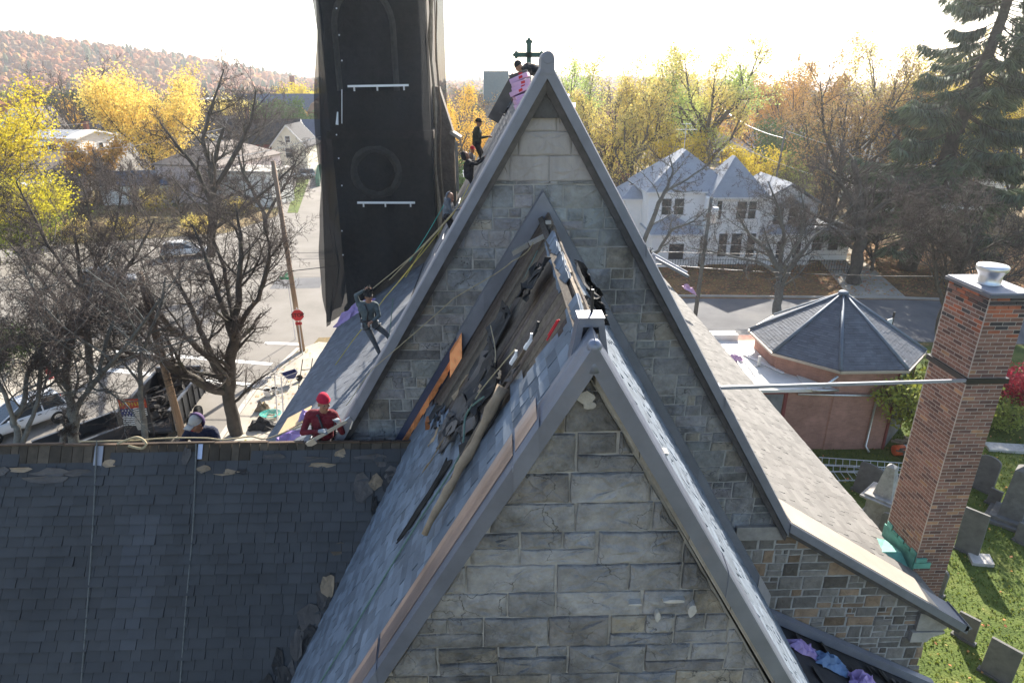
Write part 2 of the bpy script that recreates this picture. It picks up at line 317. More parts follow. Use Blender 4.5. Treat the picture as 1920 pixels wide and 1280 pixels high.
slab('pavement', [(-13.1, 18), (-8.6, 18), (-8.6, 40.4), (-11.9, 41.2), (-12.8, 40.0), (-13.6, 34)], .13, G_walk)
slab('corner_verge', [(-8.7, 18), (8, 18), (8, 39.3), (-8.7, 40.3)], .10, G_leaf)
slab('far_pavement', [(-60, 24), (-25.6, 24), (-25.9, 36), (-25.3, 40.5), (-31, 43.5), (-60, 47)], .12, G_walk)
sheet('driveway', [(29, 50.5), (33.5, 50), (41, 82), (37, 82)], G_walk, .010)
sheet('leafy_verge', [(8, 50.6), (33, 49.4), (60, 46), (120, 40), (120, 70), (8, 70)], G_leaf, .008)
slab('kerb', [(-13.42, 18), (-13.15, 18), (-13.65, 34), (-12.85, 40.1), (-13.1, 40.2), (-13.92, 34)], .15, M['concrete'])
slab('far_kerb', [(8, 51.0), (33, 49.6), (60, 46), (60, 46.2), (33, 49.85), (8, 51.25)], .14, M['concrete'])
# painted markings
def marking(name, pts): sheet(name, pts, M['line'], .012)
marking('crossing_line', [(-25, 37.3), (-13.95, 34.5), (-13.95, 34.95), (-25, 37.8)])
marking('crossing_line', [(-25.0, 40.0), (-14.0, 37.6), (-14.0, 38.0), (-25.0, 40.5)])
marking('crossing_line', [(-15.6, 41.2), (-12.9, 40.9), (-12.9, 41.3), (-15.6, 41.6)])
sheet('asphalt_patch', [gnd(505, 542), gnd(600, 540), gnd(605, 520), gnd(520, 522)], G_asph2, .010)
# tar crack lines
random.seed(3)
mbc = MB()
for k in range(26):
    x = rr(-40, -13); y = rr(20, 80); L_ = rr(3, 12); a = rr(0, 6.28); w = .02
    for q in range(int(L_*2)):
        nx, ny = x+math.cos(a)*.5, y+math.sin(a)*.5; a += rr(-.5, .5)
        mbc.poly([(x-w, y-w, .013), (x+w, y-w, .013), (nx+w, ny+w, .013), (nx-w, ny+w, .013)][::1]); x, y = nx, ny
tag(mbc.build('asphalt_cracks', G_asph2), kind='structure')
# grass tufts on the near lawn
random.seed(11); mb = MB()
for k in range(26000):
    x = rr(10, 26); y = rr(10, 33); h = rr(.04, .12); a = rr(0, 3.14); dx, dy = math.cos(a)*.03, math.sin(a)*.03; lx, ly = rr(-.05, .05), rr(-.05, .05)
    t = rr(.6, 1.5); mb.poly([(x-dx, y-dy, 0), (x+dx, y+dy, 0), (x+lx, y+ly, h)], 0, (t*rr(.8, 1.2), t, t*.7))
M['blade'] = mat('grass_blades', (.13, .165, .04), .8, var=.3, vs=.8, bump=0, trans=.35)
tag(mb.build('grass', M['blade']), kind='stuff', label='sunlit short green grass of the churchyard lawn', cat='grass')
random.seed(12); mb = MB()
for k in range(9000):
    x = rr(9, 60); y = rr(50.6, 66); s = rr(.05, .12); a = rr(0, 6.28); z = rr(.02, .06)
    p = [Vector((x, y, z))+Vector((math.cos(a+q*1.57), math.sin(a+q*1.57), rr(-.3, .4)))*s for q in range(4)]
    mb.poly(p, 0, (rr(.6, 1.5), rr(.6, 1.2), 1))
for k in range(1800):
    x = rr(11, 40); y = rr(10, 38); s = rr(.025, .06); a = rr(0, 6.28)
    mb.poly([Vector((x, y, rr(.05, .11)))+Vector((math.cos(a+q*1.57), math.sin(a+q*1.57), rr(-.3, .4)))*s for q in range(4)], 0, (rr(.7, 1.8), rr(.7, 1.5), 1))
for k in range(500):
    x = rr(-13.4, -9); y = rr(20, 41); s = rr(.03, .07); a = rr(0, 6.28)
    mb.poly([Vector((x, y, .16))+Vector((math.cos(a+q*1.57), math.sin(a+q*1.57), rr(-.2, .3)))*s for q in range(4)], 0, (rr(.8, 1.4), rr(.9, 1.5), 1.1))
tag(mb.build('fallen_leaves', M['leafbrown']), kind='stuff', label='brown fallen leaves scattered beyond the street', cat='leaves')
# hills: real ridge with many crowns
def hill_h(x, y):
    # wooded ridge falling away to the right
    px = x+.53*(y-900)
    e = max(0, min(1, (560-(px+760))/560+.06)) if px > -760 else 1.06
    f = max(0, min(1, (y-560)/340)); f = f*f*(3-2*f)
    g = max(0, min(1, (2300-y)/900))
    return 92*(max(e, .12)**1.05)*f*g+3*math.sin(x*.013)*f
random.seed(5)
mb = MB(); nx, ny = 70, 30; vs = []
for j in range(ny+1):
    for i in range(nx+1):
        x = -1300+i*2000/nx; y = 520+j*1700/ny; vs.append((x, y, hill_h(x, y)-.5))
mb.raw(vs, [(j*(nx+1)+i, j*(nx+1)+i+1, (j+1)*(nx+1)+i+1, (j+1)*(nx+1)+i) for j in range(ny) for i in range(nx)])
tag(mb.build('hills', M['hill'], smooth=True), kind='structure')
def lump(mb, p, r, h, c, n=6):
    x, y, z = p; a0 = rr(0, 6)
    rings = []
    for q, (fr, fz) in enumerate(((.75, .15), (1, .5), (.62, .85))):
        rings.append([(x+math.cos(a0+6.283*k/n)*r*fr*rr(.75, 1.2), y+math.sin(a0+6.283*k/n)*r*fr*rr(.75, 1.2), z+h*fz*rr(.9, 1.1)) for k in range(n)])
    vs = [v for g in rings for v in g]+[(x+rr(-.2, .2)*r, y, z+h)]
    N0 = len(mb.v); mb.v.extend(vs)
    def f(ix, cc): mb.f.append(tuple(i+N0 for i in ix)); mb.m.append(0); mb.c.append(tuple(v*cc for v in c))
    for q in range(2):
        for k in range(n): f((q*n+k, q*n+(k+1) % n, (q+1)*n+(k+1) % n, (q+1)*n+k), rr(.7, 1.3))
    for k in range(n): f((2*n+k, 2*n+(k+1) % n, 3*n), rr(.8, 1.35))
mb = MB()
PAL = [(1.1, .9, .85), (1.25, .85, .7), (.85, .9, .9), (1.3, 1.2, .7), (1.0, .75, .7), (.8, .85, .9), (1.15, .8, .75)]
for k in range(13000):
    y = 560+rr(0, 1)**1.2*640; x = rr(-1.05, .35)*y
    if x < -1290 or x > 690: continue
    c = random.choice(PAL); conif = random.random() < .06
    if conif: c = (.35, .75, .8)
    r = rr(2.2, 4.6); lump(mb, (x, y, hill_h(x, y)-2), r*(.6 if conif else 1), r*(3 if conif else rr(1.4, 2.6)), c, 5)
tag(mb.build('hillside_forest', mat('far_autumn_crowns', (.34, .18, .07), .95, var=.3, vs=.05, bump=0)), kind='stuff', label='rust brown autumn forest covering the far hillside', cat='forest')
mb = MB()
for k in range(2600):                    # flat tree belt behind the town
    y = rr(190, 560); x = rr(-1.0, 1.1)*y
    if abs(x+.4*y-0) < 12: continue
    c = random.choice(PAL+[(1.6, 1.9, .6), (1.5, 1.6, .5), (.5, .9, .6)]); r = rr(2.5, 5)
    for q in range(4): lump(mb, (x+rr(-1, 1)*r, y+rr(-1, 1)*r, rr(.5, 6)), r*rr(.35, .7), rr(3, 7), tuple(v*rr(.8, 1.2) for v in c), 6)
tag(mb.build('distant_woods', mat('distant_wood_crowns', (.27, .17, .09), .95, var=.4, vs=.3, bump=0, trans=.15)), kind='stuff', label='mixed autumn woods filling the distance behind the town', cat='woods')
# ================================================================= CHURCH
X0, YN, YC, T = .61, 8.1, 3.9, 1.70
CA, SA = 1/math.hypot(1, T), T/math.hypot(1, T)      # cos / sin of the steep pitch
church = empty('church', 'stone church with steep gables, half stripped shingle roofs and a netted tower', 'church', (0.6, 8, 0))
def cb(mb, name, mats, smooth=False, parent=None):
    o = mb.build(name, mats, None, smooth)
    if parent is None: o.parent = church; o.matrix_parent_inverse = Matrix.Translation((-.6, -8, 0))
    else: o.parent = parent
    return o
def cbs(mb, name, mats):
    for o in split_build(mb, name, mats): o.parent = church; o.matrix_parent_inverse = Matrix.Translation((-.6, -8, 0))
def clip(poly, x0, x1, z0, z1):
    for (ax, lim, sg) in ((0, x0, 1), (0, x1, -1), (1, z0, 1), (1, z1, -1)):
        out = []
        for i in range(len(poly)):
            p, q = poly[i], poly[(i+1) % len(poly)]; dp, dq = sg*(p[ax]-lim), sg*(q[ax]-lim)
            if dp >= 0: out.append(p)
            if dp*dq < 0:
                t = dp/(dp-dq); out.append((p[0]+(q[0]-p[0])*t, p[1]+(q[1]-p[1])*t))
        poly = out
        if len(poly) < 3: return []
    return poly
def ashlar(mb, poly, y, ch, cw, gap, prd, tone, m=0, split=.2):
    """coursed blocks in the XZ plane at depth y, facing -Y, clipped to a convex polygon"""
    zs = [p[1] for p in poly]; xs = [p[0] for p in poly]; z = min(zs)
    def block(xa, xb, za, zb):
        g = gap/2; pl = clip(poly, xa+g*rr(.5, 1.5), xb-g*rr(.5, 1.5), za+g*rr(.5, 1.4), zb-g*rr(.5, 1.4))
        if len(pl) < 3: return
        cx = sum(p[0] for p in pl)/len(pl); cz = sum(p[1] for p in pl)/len(pl)
        ar = abs(sum(pl[i][0]*pl[(i+1) % len(pl)][1]-pl[(i+1) % len(pl)][0]*pl[i][1] for i in range(len(pl))))/2
        if ar < .003: return
        # resample the outline so that the arris is uneven
        q = []
        for i in range(len(pl)):
            a, b = pl[i], pl[(i+1) % len(pl)]; d = math.hypot(b[0]-a[0], b[1]-a[1]); n = max(1, int(d/.09))
            for k in range(n): q.append((a[0]+(b[0]-a[0])*k/n+rr(-1, 1)*.006, a[1]+(b[1]-a[1])*k/n+rr(-1, 1)*.006))
        dp = prd*rr(.6, 1.4); t = tone(cx, cz); bv = min(.02, math.sqrt(ar)*.12); n = len(q)
        a_ = [Vector((p[0], y, p[1])) for p in q]
        b_ = [Vector((p[0]+(cx-p[0])*bv*.35/max(.05, math.hypot(p[0]-cx, p[1]-cz)), y-dp*rr(.55, .8), p[1]+(cz-p[1])*bv*.35/max(.05, math.hypot(p[0]-cx, p[1]-cz)))) for p in q]
        e_ = [Vector((p[0]+(cx-p[0])*bv*1.6/max(.05, math.hypot(p[0]-cx, p[1]-cz)), y-dp, p[1]+(cz-p[1])*bv*1.6/max(.05, math.hypot(p[0]-cx, p[1]-cz)))) for p in q]
        g_ = [Vector((v.x+(cx-v.x)*rr(.35, .6), y-dp*rr(.5, 1.5), v.z+(cz-v.z)*rr(.35, .6))) for v in e_]
        cen = [Vector((cx+rr(-.02, .02), y-dp*rr(.6, 1.4), cz+rr(-.02, .02)))]
        N_ = a_+b_+e_+g_+cen; ar_ = sum(q[i][0]*q[(i+1) % n][1]-q[(i+1) % n][0]*q[i][1] for i in range(n)); fl = ar_ > 0
        fs = []
        for r_ in range(3):
            for i in range(n):
                j = (i+1) % n; f = (r_*n+i, r_*n+j, (r_+1)*n+j, (r_+1)*n+i); fs.append(f if fl else f[::-1])
        for i in range(n):
            j = (i+1) % n; f = (3*n+i, 3*n+j, 4*n); fs.append(f if fl else f[::-1])
        mb.raw(N_, fs, m, t)
    while z < max(zs):
        h = rr(*ch); x = min(xs)-rr(0, cw[1])
        while x < max(xs):
            w = rr(*cw)*(1.25 if random.random() < .15 else 1)
            if random.random() < split and h > ch[0]*1.15:
                k = rr(.38, .62); block(x, x+w, z, z+h*k)
                if random.random() < .5: block(x, x+w*.55, z+h*k, z+h); block(x+w*.55, x+w, z+h*k, z+h)
                else: block(x, x+w, z+h*k, z+h)
            else: block(x, x+w, z, z+h)
            x += w
        z += h
def stone_tone(cx, cz):
    k = random.random(); b = rr(.80, 1.2)
    if k < .12: return (b*1.14, b*1.05, b*.90)
    if k < .16: return (b*.72, b*.72, b*.73)
    return (b*rr(.94, 1.04), b, b*rr(.96, 1.08))
# ---- nave gable wall
random.seed(21)
zap = 16.46
def gx(z, s): return X0+s*(zap-z)/T
mb = MB()
mb.prism([(-5.1, 8.12, 0), (-5.1, 8.12, 8.9), (-3.2, 8.12, 9.95), (X0, 8.12, zap), (4.38, 8.12, 10.1), (7.06, 8.12, 8.38), (7.06, 8.12, 4.5), (7.5, 8.12, 0)], (0, .35, 0), 0, .8)
wall = cb(mb, 'gable_wall', M['mortar'])
mb = MB()
ztop = 15.35
ashlar(mb, [(gx(9.95, -1), 9.95), (gx(9.95, 1), 9.95), (gx(ztop, 1), ztop), (gx(ztop, -1), ztop)], 8.12, (.19, .33), (.22, .5), .016, .018, lambda x, z: tuple(v*(1.05 if z > 14 else .92) for v in stone_tone(x, z)), 0, .42)
ashlar(mb, [(gx(ztop, -1), ztop), (gx(ztop, 1), ztop), (X0+.05, zap-.1), (X0-.05, zap-.1)], 8.12, (.26, .34), (.4, .6), .004, .022, lambda x, z: (rr(.96, 1.06),)*3, 1, 0)
def low_tone(x, z):
    b = rr(.65, 1.25)
    return (b*1.22, b*1.0, b*.80) if random.random() < .28 else ((b*.65,)*3 if random.random() < .12 else (b*.95, b, b*1.05))
ashlar(mb, [(3.6, 4), (7.45, 4), (7.06, 8.40), (4.3, 10.12), (3.6, 10.12)], 8.12, (.14, .27), (.16, .40), .028, .014, low_tone, 2, .4)
ashlar(mb, [(-5.0, 4), (3.6, 4), (3.6, 9.93), (-3.15, 9.93), (-5.0, 8.8)], 8.12, (.14, .25), (.2, .5), .014, .03, stone_tone, 0, .25)
cb(mb, 'gable_stonework', [M['stone'], M['parge'], M['stone2']], False)
# corner quoin, kneeler stones, dark apex stone
mb = MB()
mb.prism([(6.86, 8.05, 8.085), (7.3, 8.05, 8.085), (7.46, 8.05, 8.22), (6.86, 8.05, 8.46)], (0, .30, 0), 0, 1.1)
mb.prism([(6.80, 8.03, 7.86), (7.08, 8.03, 7.86), (7.14, 8.03, 7.96), (7.34, 8.03, 8.04), (7.34, 8.03, 8.07), (6.80, 8.03, 8.07)], (0, .32, 0), 0, 1.35)
mb.prism([(3.62, 8.04, 9.98), (4.4, 8.04, 9.98), (4.25, 8.04, 10.22), (3.62, 8.04, 10.22)], (0, .2, 0), 0, (1.0, 1.0, 1.02))
cbs(mb, 'kneeler_stone', M['trimstone'])
mb = MB(); mb.prism([(X0-.2, 8.05, 16.08), (X0+.2, 8.05, 16.08), (X0, 8.05, 16.42)], (0, .1, 0), 0, .45)
cb(mb, 'apex_stone', M['stone'])
# rake beams: section in (y, n); n is the outward normal of the slope
def rake(mb, p0, p1, sect, m=0, c=1.0, wob=0):
    d = Vector((p1[0]-p0[0], 0, p1[1]-p0[1])); n = Vector((0, 0, d.length/max(.05, abs(d.x))))     # plumb cut ends, so both sides mitre at the apex
    L_ = d.length; k = max(1, int(L_/.5)) if wob else 1
    rings = []
    for i in range(k+1):
        b = Vector((p0[0], 0, p0[1]))+d*(i/k); rings.append([b+n*(q[1]+(rr(-wob, wob) if wob else 0))+Vector((0, q[0], 0)) for q in sect])
    s = len(sect); vs = [v for r_ in rings for v in r_]
    mb.raw(vs, [(i*s+j, i*s+(j+1) % s, (i+1)*s+(j+1) % s, (i+1)*s+j) for i in range(k) for j in range(s)]+[tuple(range(s)), tuple(range(k*s+s-1, k*s-1, -1))], m, c)
def fixn(o):
    import bmesh
    bm = bmesh.new(); bm.from_mesh(o.data); bmesh.ops.recalc_face_normals(bm, faces=bm.faces); bm.to_mesh(o.data); bm.free(); return o
AP = (X0, 16.72)
def run(p, s, zl): return (p[0]+s*(p[1]-zl)/T, zl)
mb = MB()
for s in (-1, 1):
    zl = 10.36; a = AP; seg = 3
    for k in range(seg):
        p = run(AP, s, AP[1]-(AP[1]-zl)*k/seg); q = run(AP, s, AP[1]-(AP[1]-zl)*(k+1)/seg-.02)
        e = .003*k
        rake(mb, p, q, [(7.93-e, -.105), (7.93-e, .0+e), (7.97, .015+e), (8.36, .015+e), (8.36, -.30), (8.2, -.30), (8.2, -.105)], 0, rr(.92, 1.08))
        rake(mb, (p[0], p[1]), (q[0], q[1]), [(8.0, -.18), (7.965, -.108), (8.19, -.108), (8.19, -.18)], 1, rr(.8, 1.2))
        if s == 1: rake(mb, q, (q[0]+.02, q[1]-.034), [(7.92, -.14), (7.92, .03), (8.37, .03), (8.37, -.14)], 0, .75)
# rounded apex knob
mb.lathe((X0, 7.91, 16.72), [(.055, 0), (.075, .02), (.075, .43), (.05, .45)], 14, 0, 1, (0, 1, 0))
mb.box(X0-.075, X0+.075, 7.915, 8.36, 16.56, 16.72, 0, 1)
fixn(cb(mb, 'gable_coping', [M['leadmatt'], M['moulding']], True)); COL.objects[-1].data.polygons.foreach_set('use_smooth', [False]*len(COL.objects[-1].data.polygons))
# aisle coping, beige top
mb = MB(); K = (4.36, 10.38); E = (7.60, 8.30)
rake(mb, K, E, [(7.90, -.13), (7.90, 0), (8.42, 0), (8.42, -.13)], 0)
def lerp2(a, b, t): return (a[0]+(b[0]-a[0])*t, a[1]+(b[1]-a[1])*t)
rake(mb, lerp2(K, E, .005), lerp2(K, E, .82), [(7.93, .0), (7.93, .012), (8.60, .014), (8.60, 0)], 1)
rake(mb, K, lerp2(K, E, .97), [(7.96, -.21), (7.93, -.13), (8.3, -.13), (8.3, -.21)], 2)
mb.prism([(7.54, 7.9, 8.2), (7.66, 7.9, 8.26), (7.56, 7.9, 8.36)], (0, .52, 0), 0)
fixn(cb(mb, 'aisle_coping', [M['leadmatt'], M['beige'], M['moulding']]))
# ---- shingled slopes (real overlapping tabs)
def shingles(mb, O, U, V, Wd, Hd, ex, tw, keep=None, lift=.012, m=0, tv=.2, tone=None, over=1.35):
    O, U, V = Vector(O), Vector(U).normalized(), Vector(V).normalized(); Nn = U.cross(V).normalized()
    if Nn.z < 0: Nn = -Nn
    rows = int(Hd/ex)
    for i in range(rows):
        v0 = i*ex; x = -rr(0, tw[1])
        while x < Wd:
            w = rr(*tw); xa, xb = max(0, x), min(Wd, x+w); x += w
            if xb-xa < .02: continue
            if keep and not keep((xa+xb)/2, v0+ex*.5): continue
            b = 1+rr(-tv, tv); t = tone((xa+xb)/2, v0, b) if tone else b
            l0 = lift*rr(.7, 1.5); dv = rr(-.005, .005); g = .0025
            p = [O+U*(xa+g)+V*(v0+dv)+Nn*l0, O+U*(xb-g)+V*(v0+dv)+Nn*l0*rr(.8, 1.2), O+U*(xb-g)+V*(v0+ex*over)+Nn*.001, O+U*(xa+g)+V*(v0+ex*over)+Nn*.001]
            q = [O+U*(xa+g)+V*(v0+dv)-Nn*.002, O+U*(xb-g)+V*(v0+dv)-Nn*.002]
            if U.cross(V).dot(Nn) < 0: mb.raw(p+q, [(3, 2, 1, 0), (1, 5, 4, 0), (0, 4, 3), (2, 5, 1)], m, t)
            else: mb.raw(p+q, [(0, 1, 2, 3), (0, 4, 5, 1), (0, 3, 4), (1, 5, 2)], m, t)
RZ = 15.95                                # nave ridge (below the coping)
# nave roof structure planes
mb = MB()
kz = RZ-T*3.49; kl = RZ-T*2.81
mb.prism([(X0, 8.3, RZ-.02), (4.1, 8.3, kz-.02), (4.1, 8.3, kz-.3), (X0, 8.3, RZ-.4)], (0, 15.7, 0), 0)
mb.prism([(X0, 8.3, RZ-.02), (-2.2, 8.3, kl-.02), (-2.2, 8.3, kl-.3), (X0, 8.3, RZ-.4)], (0, 15.7, 0), 0)
mb.prism([(4.1, 8.3, kz-.02), (7.55, 8.3, 8.20), (7.55, 8.3, 8.08), (4.1, 8.3, kz-.3)], (0, 21.2, 0), 0)
mb.prism([(-2.2, 8.3, kl-.02), (-4.85, 8.3, 9.38), (-4.85, 8.3, 9.22), (-2.2, 8.3, kl-.3)], (0, 14, 0), 0)
cb(mb, 'roof_deck', M['felt'])
random.seed(31)
mb = MB(); Vr = (-CA, 0, SA); Vl = (CA, 0, SA); SL = 3.49/CA
shingles(mb, (4.1, 8.36, kz), (0, 1, 0), Vr, 15.6, SL, .143, (.22, .34), tv=.12)
cb(mb, 'nave_roof_sunny_slope', M['shtan'])
mb = MB()
da = Vector((4.1-7.6, 0, kz+.0-8.17)); 
shingles(mb, (7.6, 8.44, 8.17), (0, 1, 0), da, 21.0, da.length, .143, (.22, .34), tv=.17, lift=.014)
cb(mb, 'aisle_roof', M['shtan'])
mb = MB(); random.seed(32)
shingles(mb, (-2.2, 8.36, kl), (0, 1, 0), Vl, 15.6, 2.81/CA, .143, (.22, .34), tv=.12, lift=.008)
da = Vector((-2.2+4.9, 0, kl-9.37)); shingles(mb, (-4.9, 8.3, 9.38), (0, 1, 0), da, 13.9, da.length, .143, (.22, .34), tv=.16, lift=.012)
cb(mb, 'nave_roof_street_slope', M['shnew'])
mb = MB()       # brown metal sheets where the roof meets the tower
for k in range(5):
    y = 15.2+k*.95; mb.obox((-2.0+.18*k, y, kl+.38+.31*k), (CA*.55, 0, SA*.55), (0, .46, 0), (-SA*.012, 0, CA*.012), 0, rr(.8, 1.2))
cb(mb, 'brown_roof_flashing', M['leadmatt'])
# side walls and body
mb = MB()
mb.box(7.0, 7.35, 8.48, 29.2, 0, 8.22, 0, .9); mb.box(-4.6, -4.25, 8.48, 20.2, 0, 9.2, 0, .9); mb.box(X0-3.4, X0+3.4, 23.6, 23.9, 0, 10.0, 0, .9)
mb.prism([(X0-3.3, 23.65, 10.0), (X0+3.3, 23.65, 10.0), (X0, 23.65, RZ-.45)], (0, .25, 0), 0, .9)
cb(mb, 'side_wall', M['stone2'])
# ---- chancel
random.seed(41)
TC = 1.76
mb = MB(); mb.prism([(-4.0, 3.92, 0), (-4.0, 3.92, 6.6), (X0, 3.92, 14.72), (5.22, 3.92, 6.6), (5.22, 3.92, 0)], (0, .3, 0), 0, .75)
mb.box(-3.6, -3.3, 4.2, 8.1, 0, 7.6, 0, .8); mb.box(4.2, 4.5, 4.2, 8.1, 0, 8.0, 0, .8)
cb(mb, 'chancel_wall', M['mortar'])
mb = MB()
def zx(z, s): return X0+s*(14.70-z)/TC
def ft(x, z):
    k = random.random(); b = rr(.85, 1.15)
    if k < .13: return (b*1.12, b*1.05, b*.91)
    if k < .17: return (b*.68, b*.67, b*.67)
    return (b*.98, b*1.0, b*1.03)
ashlar(mb, [(zx(6.6, -1), 6.6), (zx(6.6, 1), 6.6), (X0+.01, 14.66), (X0-.01, 14.66)], 3.92, (.235, .35), (.34, .70), .014, .026, ft, 0, .42)
cb(mb, 'chancel_stonework', M['stone'])
mb = MB()                                  # white repair patches of mortar
for (u, v, w, h) in [(1098, 742, .06, .05), (1105, 756, .05, .03), (1262, 1122, .09, .018), (1232, 1150, .022, .05), (1240, 848, .05, .014), (1296, 1140, .035, .06), (1190, 1128, .06, .012)]:
    p = at(u, v, 3.885); n = 13; rg = [(p.x+math.cos(6.283*k/n)*w*rr(.8, 1.1), 3.855, p.z+math.sin(6.283*k/n)*h*rr(.8, 1.1)) for k in range(n)]; mb.raw(rg+[(x_, 3.93, z_) for x_, _, z_ in rg]+[(p.x, 3.85, p.z)], [((k+1) % n, k, 2*n) for k in range(n)][::1]+[(k, (k+1) % n, n+(k+1) % n, n+k) for k in range(n)], 0, .95)
cbs(mb, 'mortar_patch', M['mortar'])
mb = MB()                                  # chancel coping: metal clad
CP = (X0, 15.0); stops = {-1: [15.0, 14.42, 14.15, 12.35, 6.4], 1: [15.0, 13.2, 11.4, 9.5, 6.4]}
def rc(z, s): return (CP[0]+s*(CP[1]-z)/1.72, z)
for s in (-1, 1):
    ws = stops[s]
    for k in range(len(ws)-1):
        p, q = rc(ws[k], s), rc(ws[k+1]-.015, s); e = .005 if (k % 2) else 0; c = (.95, 1.0, .9, 1.05)[k]
        if s < 0 and k == 0: sec = [(3.70-e, -.105), (3.70-e, .0+e), (3.76, .01+e), (3.84, .015+e), (3.87, .02+e), (3.90, .02+e), (3.925, .02+e), (3.94, .015), (3.94, -.15), (3.90, -.15), (3.90, -.105)]
        elif s < 0: sec = [(3.70-e, -.105), (3.70-e, .0+e), (3.76, .02+e), (3.84, .03+e), (3.87, .035+e), (3.90, .05+e), (3.925, .065+e), (3.94, .06), (3.94, -.15), (3.90, -.15), (3.90, -.105)]
        else: sec = [(3.70-e, -.105), (3.70-e, .0+e), (3.73, .01+e), (3.86, .025+e), (3.90, .02+e), (3.90, -.15), (3.90, -.15), (3.90, -.105)]
        rake(mb, p, q, sec, 0, c, wob=0)
        # standing seam at the joint
        rake(mb, q, (q[0]+s*.008, q[1]-.014), [(y_-.004 if y_ < 3.8 else y_, n_+.006) for y_, n_ in sec], 0, 1.3)
for (za, zb2) in ((14.40, 14.16), (14.13, 12.37), (12.33, 11.2)): rake(mb, rc(za, -1), rc(zb2, -1), [(3.755, .028), (3.78, .034), (3.84, .042), (3.88, .052), (3.91, .068), (3.90, .04), (3.84, .02), (3.76, .018)], 1, rr(.85, 1.1))  # added strips: copper glare on the coping put into a warm metal colour
cop = fixn(cb(mb, 'chancel_coping', [M['lead'], M['leadsheen']]))
mb = MB()
for s in (-1, 1):
    z = 14.95
    while z > 6.8:
        L_ = rr(.5, .8); p, q = rc(z, s), rc(z-L_+.012, s); rake(mb, p, q, [(3.80, -.140), (3.80, -.107), (3.93, -.107), (3.93, -.140)], 0, rr(.85, 1.3)); z -= L_
fixn(cb(mb, 'stone_string_course', M['trimstone']))
# finial: clad saddle block, ball and rod
mb = MB()
for s in (-1, 1):
    mb.prism([(X0+s*.045, 3.91, 15.06), (X0+s*.085, 3.91, 15.06), (X0+s*.13, 3.91, 14.78), (X0+s*.075, 3.91, 14.84)], (0, .13, 0), 0, .95)
mb.box(X0-.082, X0+.082, 3.905, 4.045, 15.03, 15.085, 0, 1.0); mb.box(X0-.086, X0+.086, 3.90, 4.05, 15.086, 15.094, 0, .9)
mb.box(X0-.05, X0+.05, 3.97, 4.03, 14.86, 15.03, 0, .4)
fb = cb(mb, 'finial_block', M['lead'])
mb = MB(); mb.ball((X0, 3.74, 14.965), (.047, .045, .05), 0, 1.1, 18, 12); mb.lathe((X0, 3.75, 14.80), [(.060, 0), (.052, .06), (.038, .10), (.035, .14)], 16)
cb(mb, 'finial_ball', M['lead'], True)
mb = MB(); mb.tube([(X0+.015, 4.01, 15.09), (X0+.015, 4.01, 15.25)], .010, 8); cb(mb, 'finial_rod', M['darkmetal'])
# chancel roof deck and shingles
CR = 14.96; UP = Vector((CA, 0, SA)); NL = Vector((-SA, 0, CA)); NR = Vector((SA, 0, CA))
def LP(y, s, n=0.0): return Vector((X0-CA*s, y, CR-SA*s))+NL*n        # point on left slope: y, distance from ridge, offset
def RP(y, s, n=0.0): return Vector((X0+CA*s, y, CR-SA*s))+NR*n
def yb(s):                                  # edge of the remaining shingles on the street side
    P_ = [(0, 4.45), (.9, 4.75), (1.5, 5.1), (1.9, 5.7), (2.3, 6.5), (2.7, 7.3), (3.0, 8.0), (9, 8.3)]
    for (a, b), (c, d) in zip(P_, P_[1:]):
        if s <= c: return b+(d-b)*(s-a)/(c-a)
    return 8.3
random.seed(43); mb = MB()
y = 3.95
while y < 8.06:
    w = rr(.10, .17); mb.obox(LP(y+w/2, 4.1, -.03+rr(-.004, .004)), UP*4.15, (0, w/2-.003, 0), NL*.012, 0, (lambda b: (b, b*rr(.92, 1), b*rr(.85, 1)))(rr(.45, 1.0))); y += w
mb.prism([RP(4.05, 0, -.03), RP(4.05, 8.3, -.03), RP(4.05, 8.3, -.09), RP(4.05, 0, -.09)], (0, 4.05, 0), 0, .6)
cb(mb, 'chancel_deck_boards', M['deck'])
mb = MB()
shingles(mb, LP(3.93, 8.2), (0, 1, 0), (CA, 0, SA), 4.1, 8.15, .125, (.13, .26), keep=lambda x, v: 3.93+x < yb(8.2-v)+rr(-.12, .12), lift=.014, tv=.3)
cb(mb, 'chancel_slope_shingles', M['shblue'])
mb = MB()
shingles(mb, RP(3.90, 8.2), (0, 1, 0), (-CA, 0, SA), 4.17, 8.2, .125, (.13, .26), lift=.016, tv=.3)
cb(mb, 'chancel_sunny_shingles', M['shblue'])
mb = MB()                                   # ridge cap shingles, two surviving runs + one by the finial
for (ya, yb_) in ((4.26, 4.62), (5.25, 5.85), (6.15, 6.75)):
    y = ya
    while y < yb_:
        for s in (-1, 1):
            d = Vector((s*CA, 0, -SA)); n = Vector((s*SA, 0, CA)); o = Vector((X0+rr(-.01, .01), y, CR+.03+.03*(y-ya)))
            mb.obox(o+d*.075+n*.004, d*.078, (0, .065, .012), n*.005, 0, rr(.75, 1.35))
        y += .085
cbs(mb, 'ridge_cap_shingle', M['shblue'])
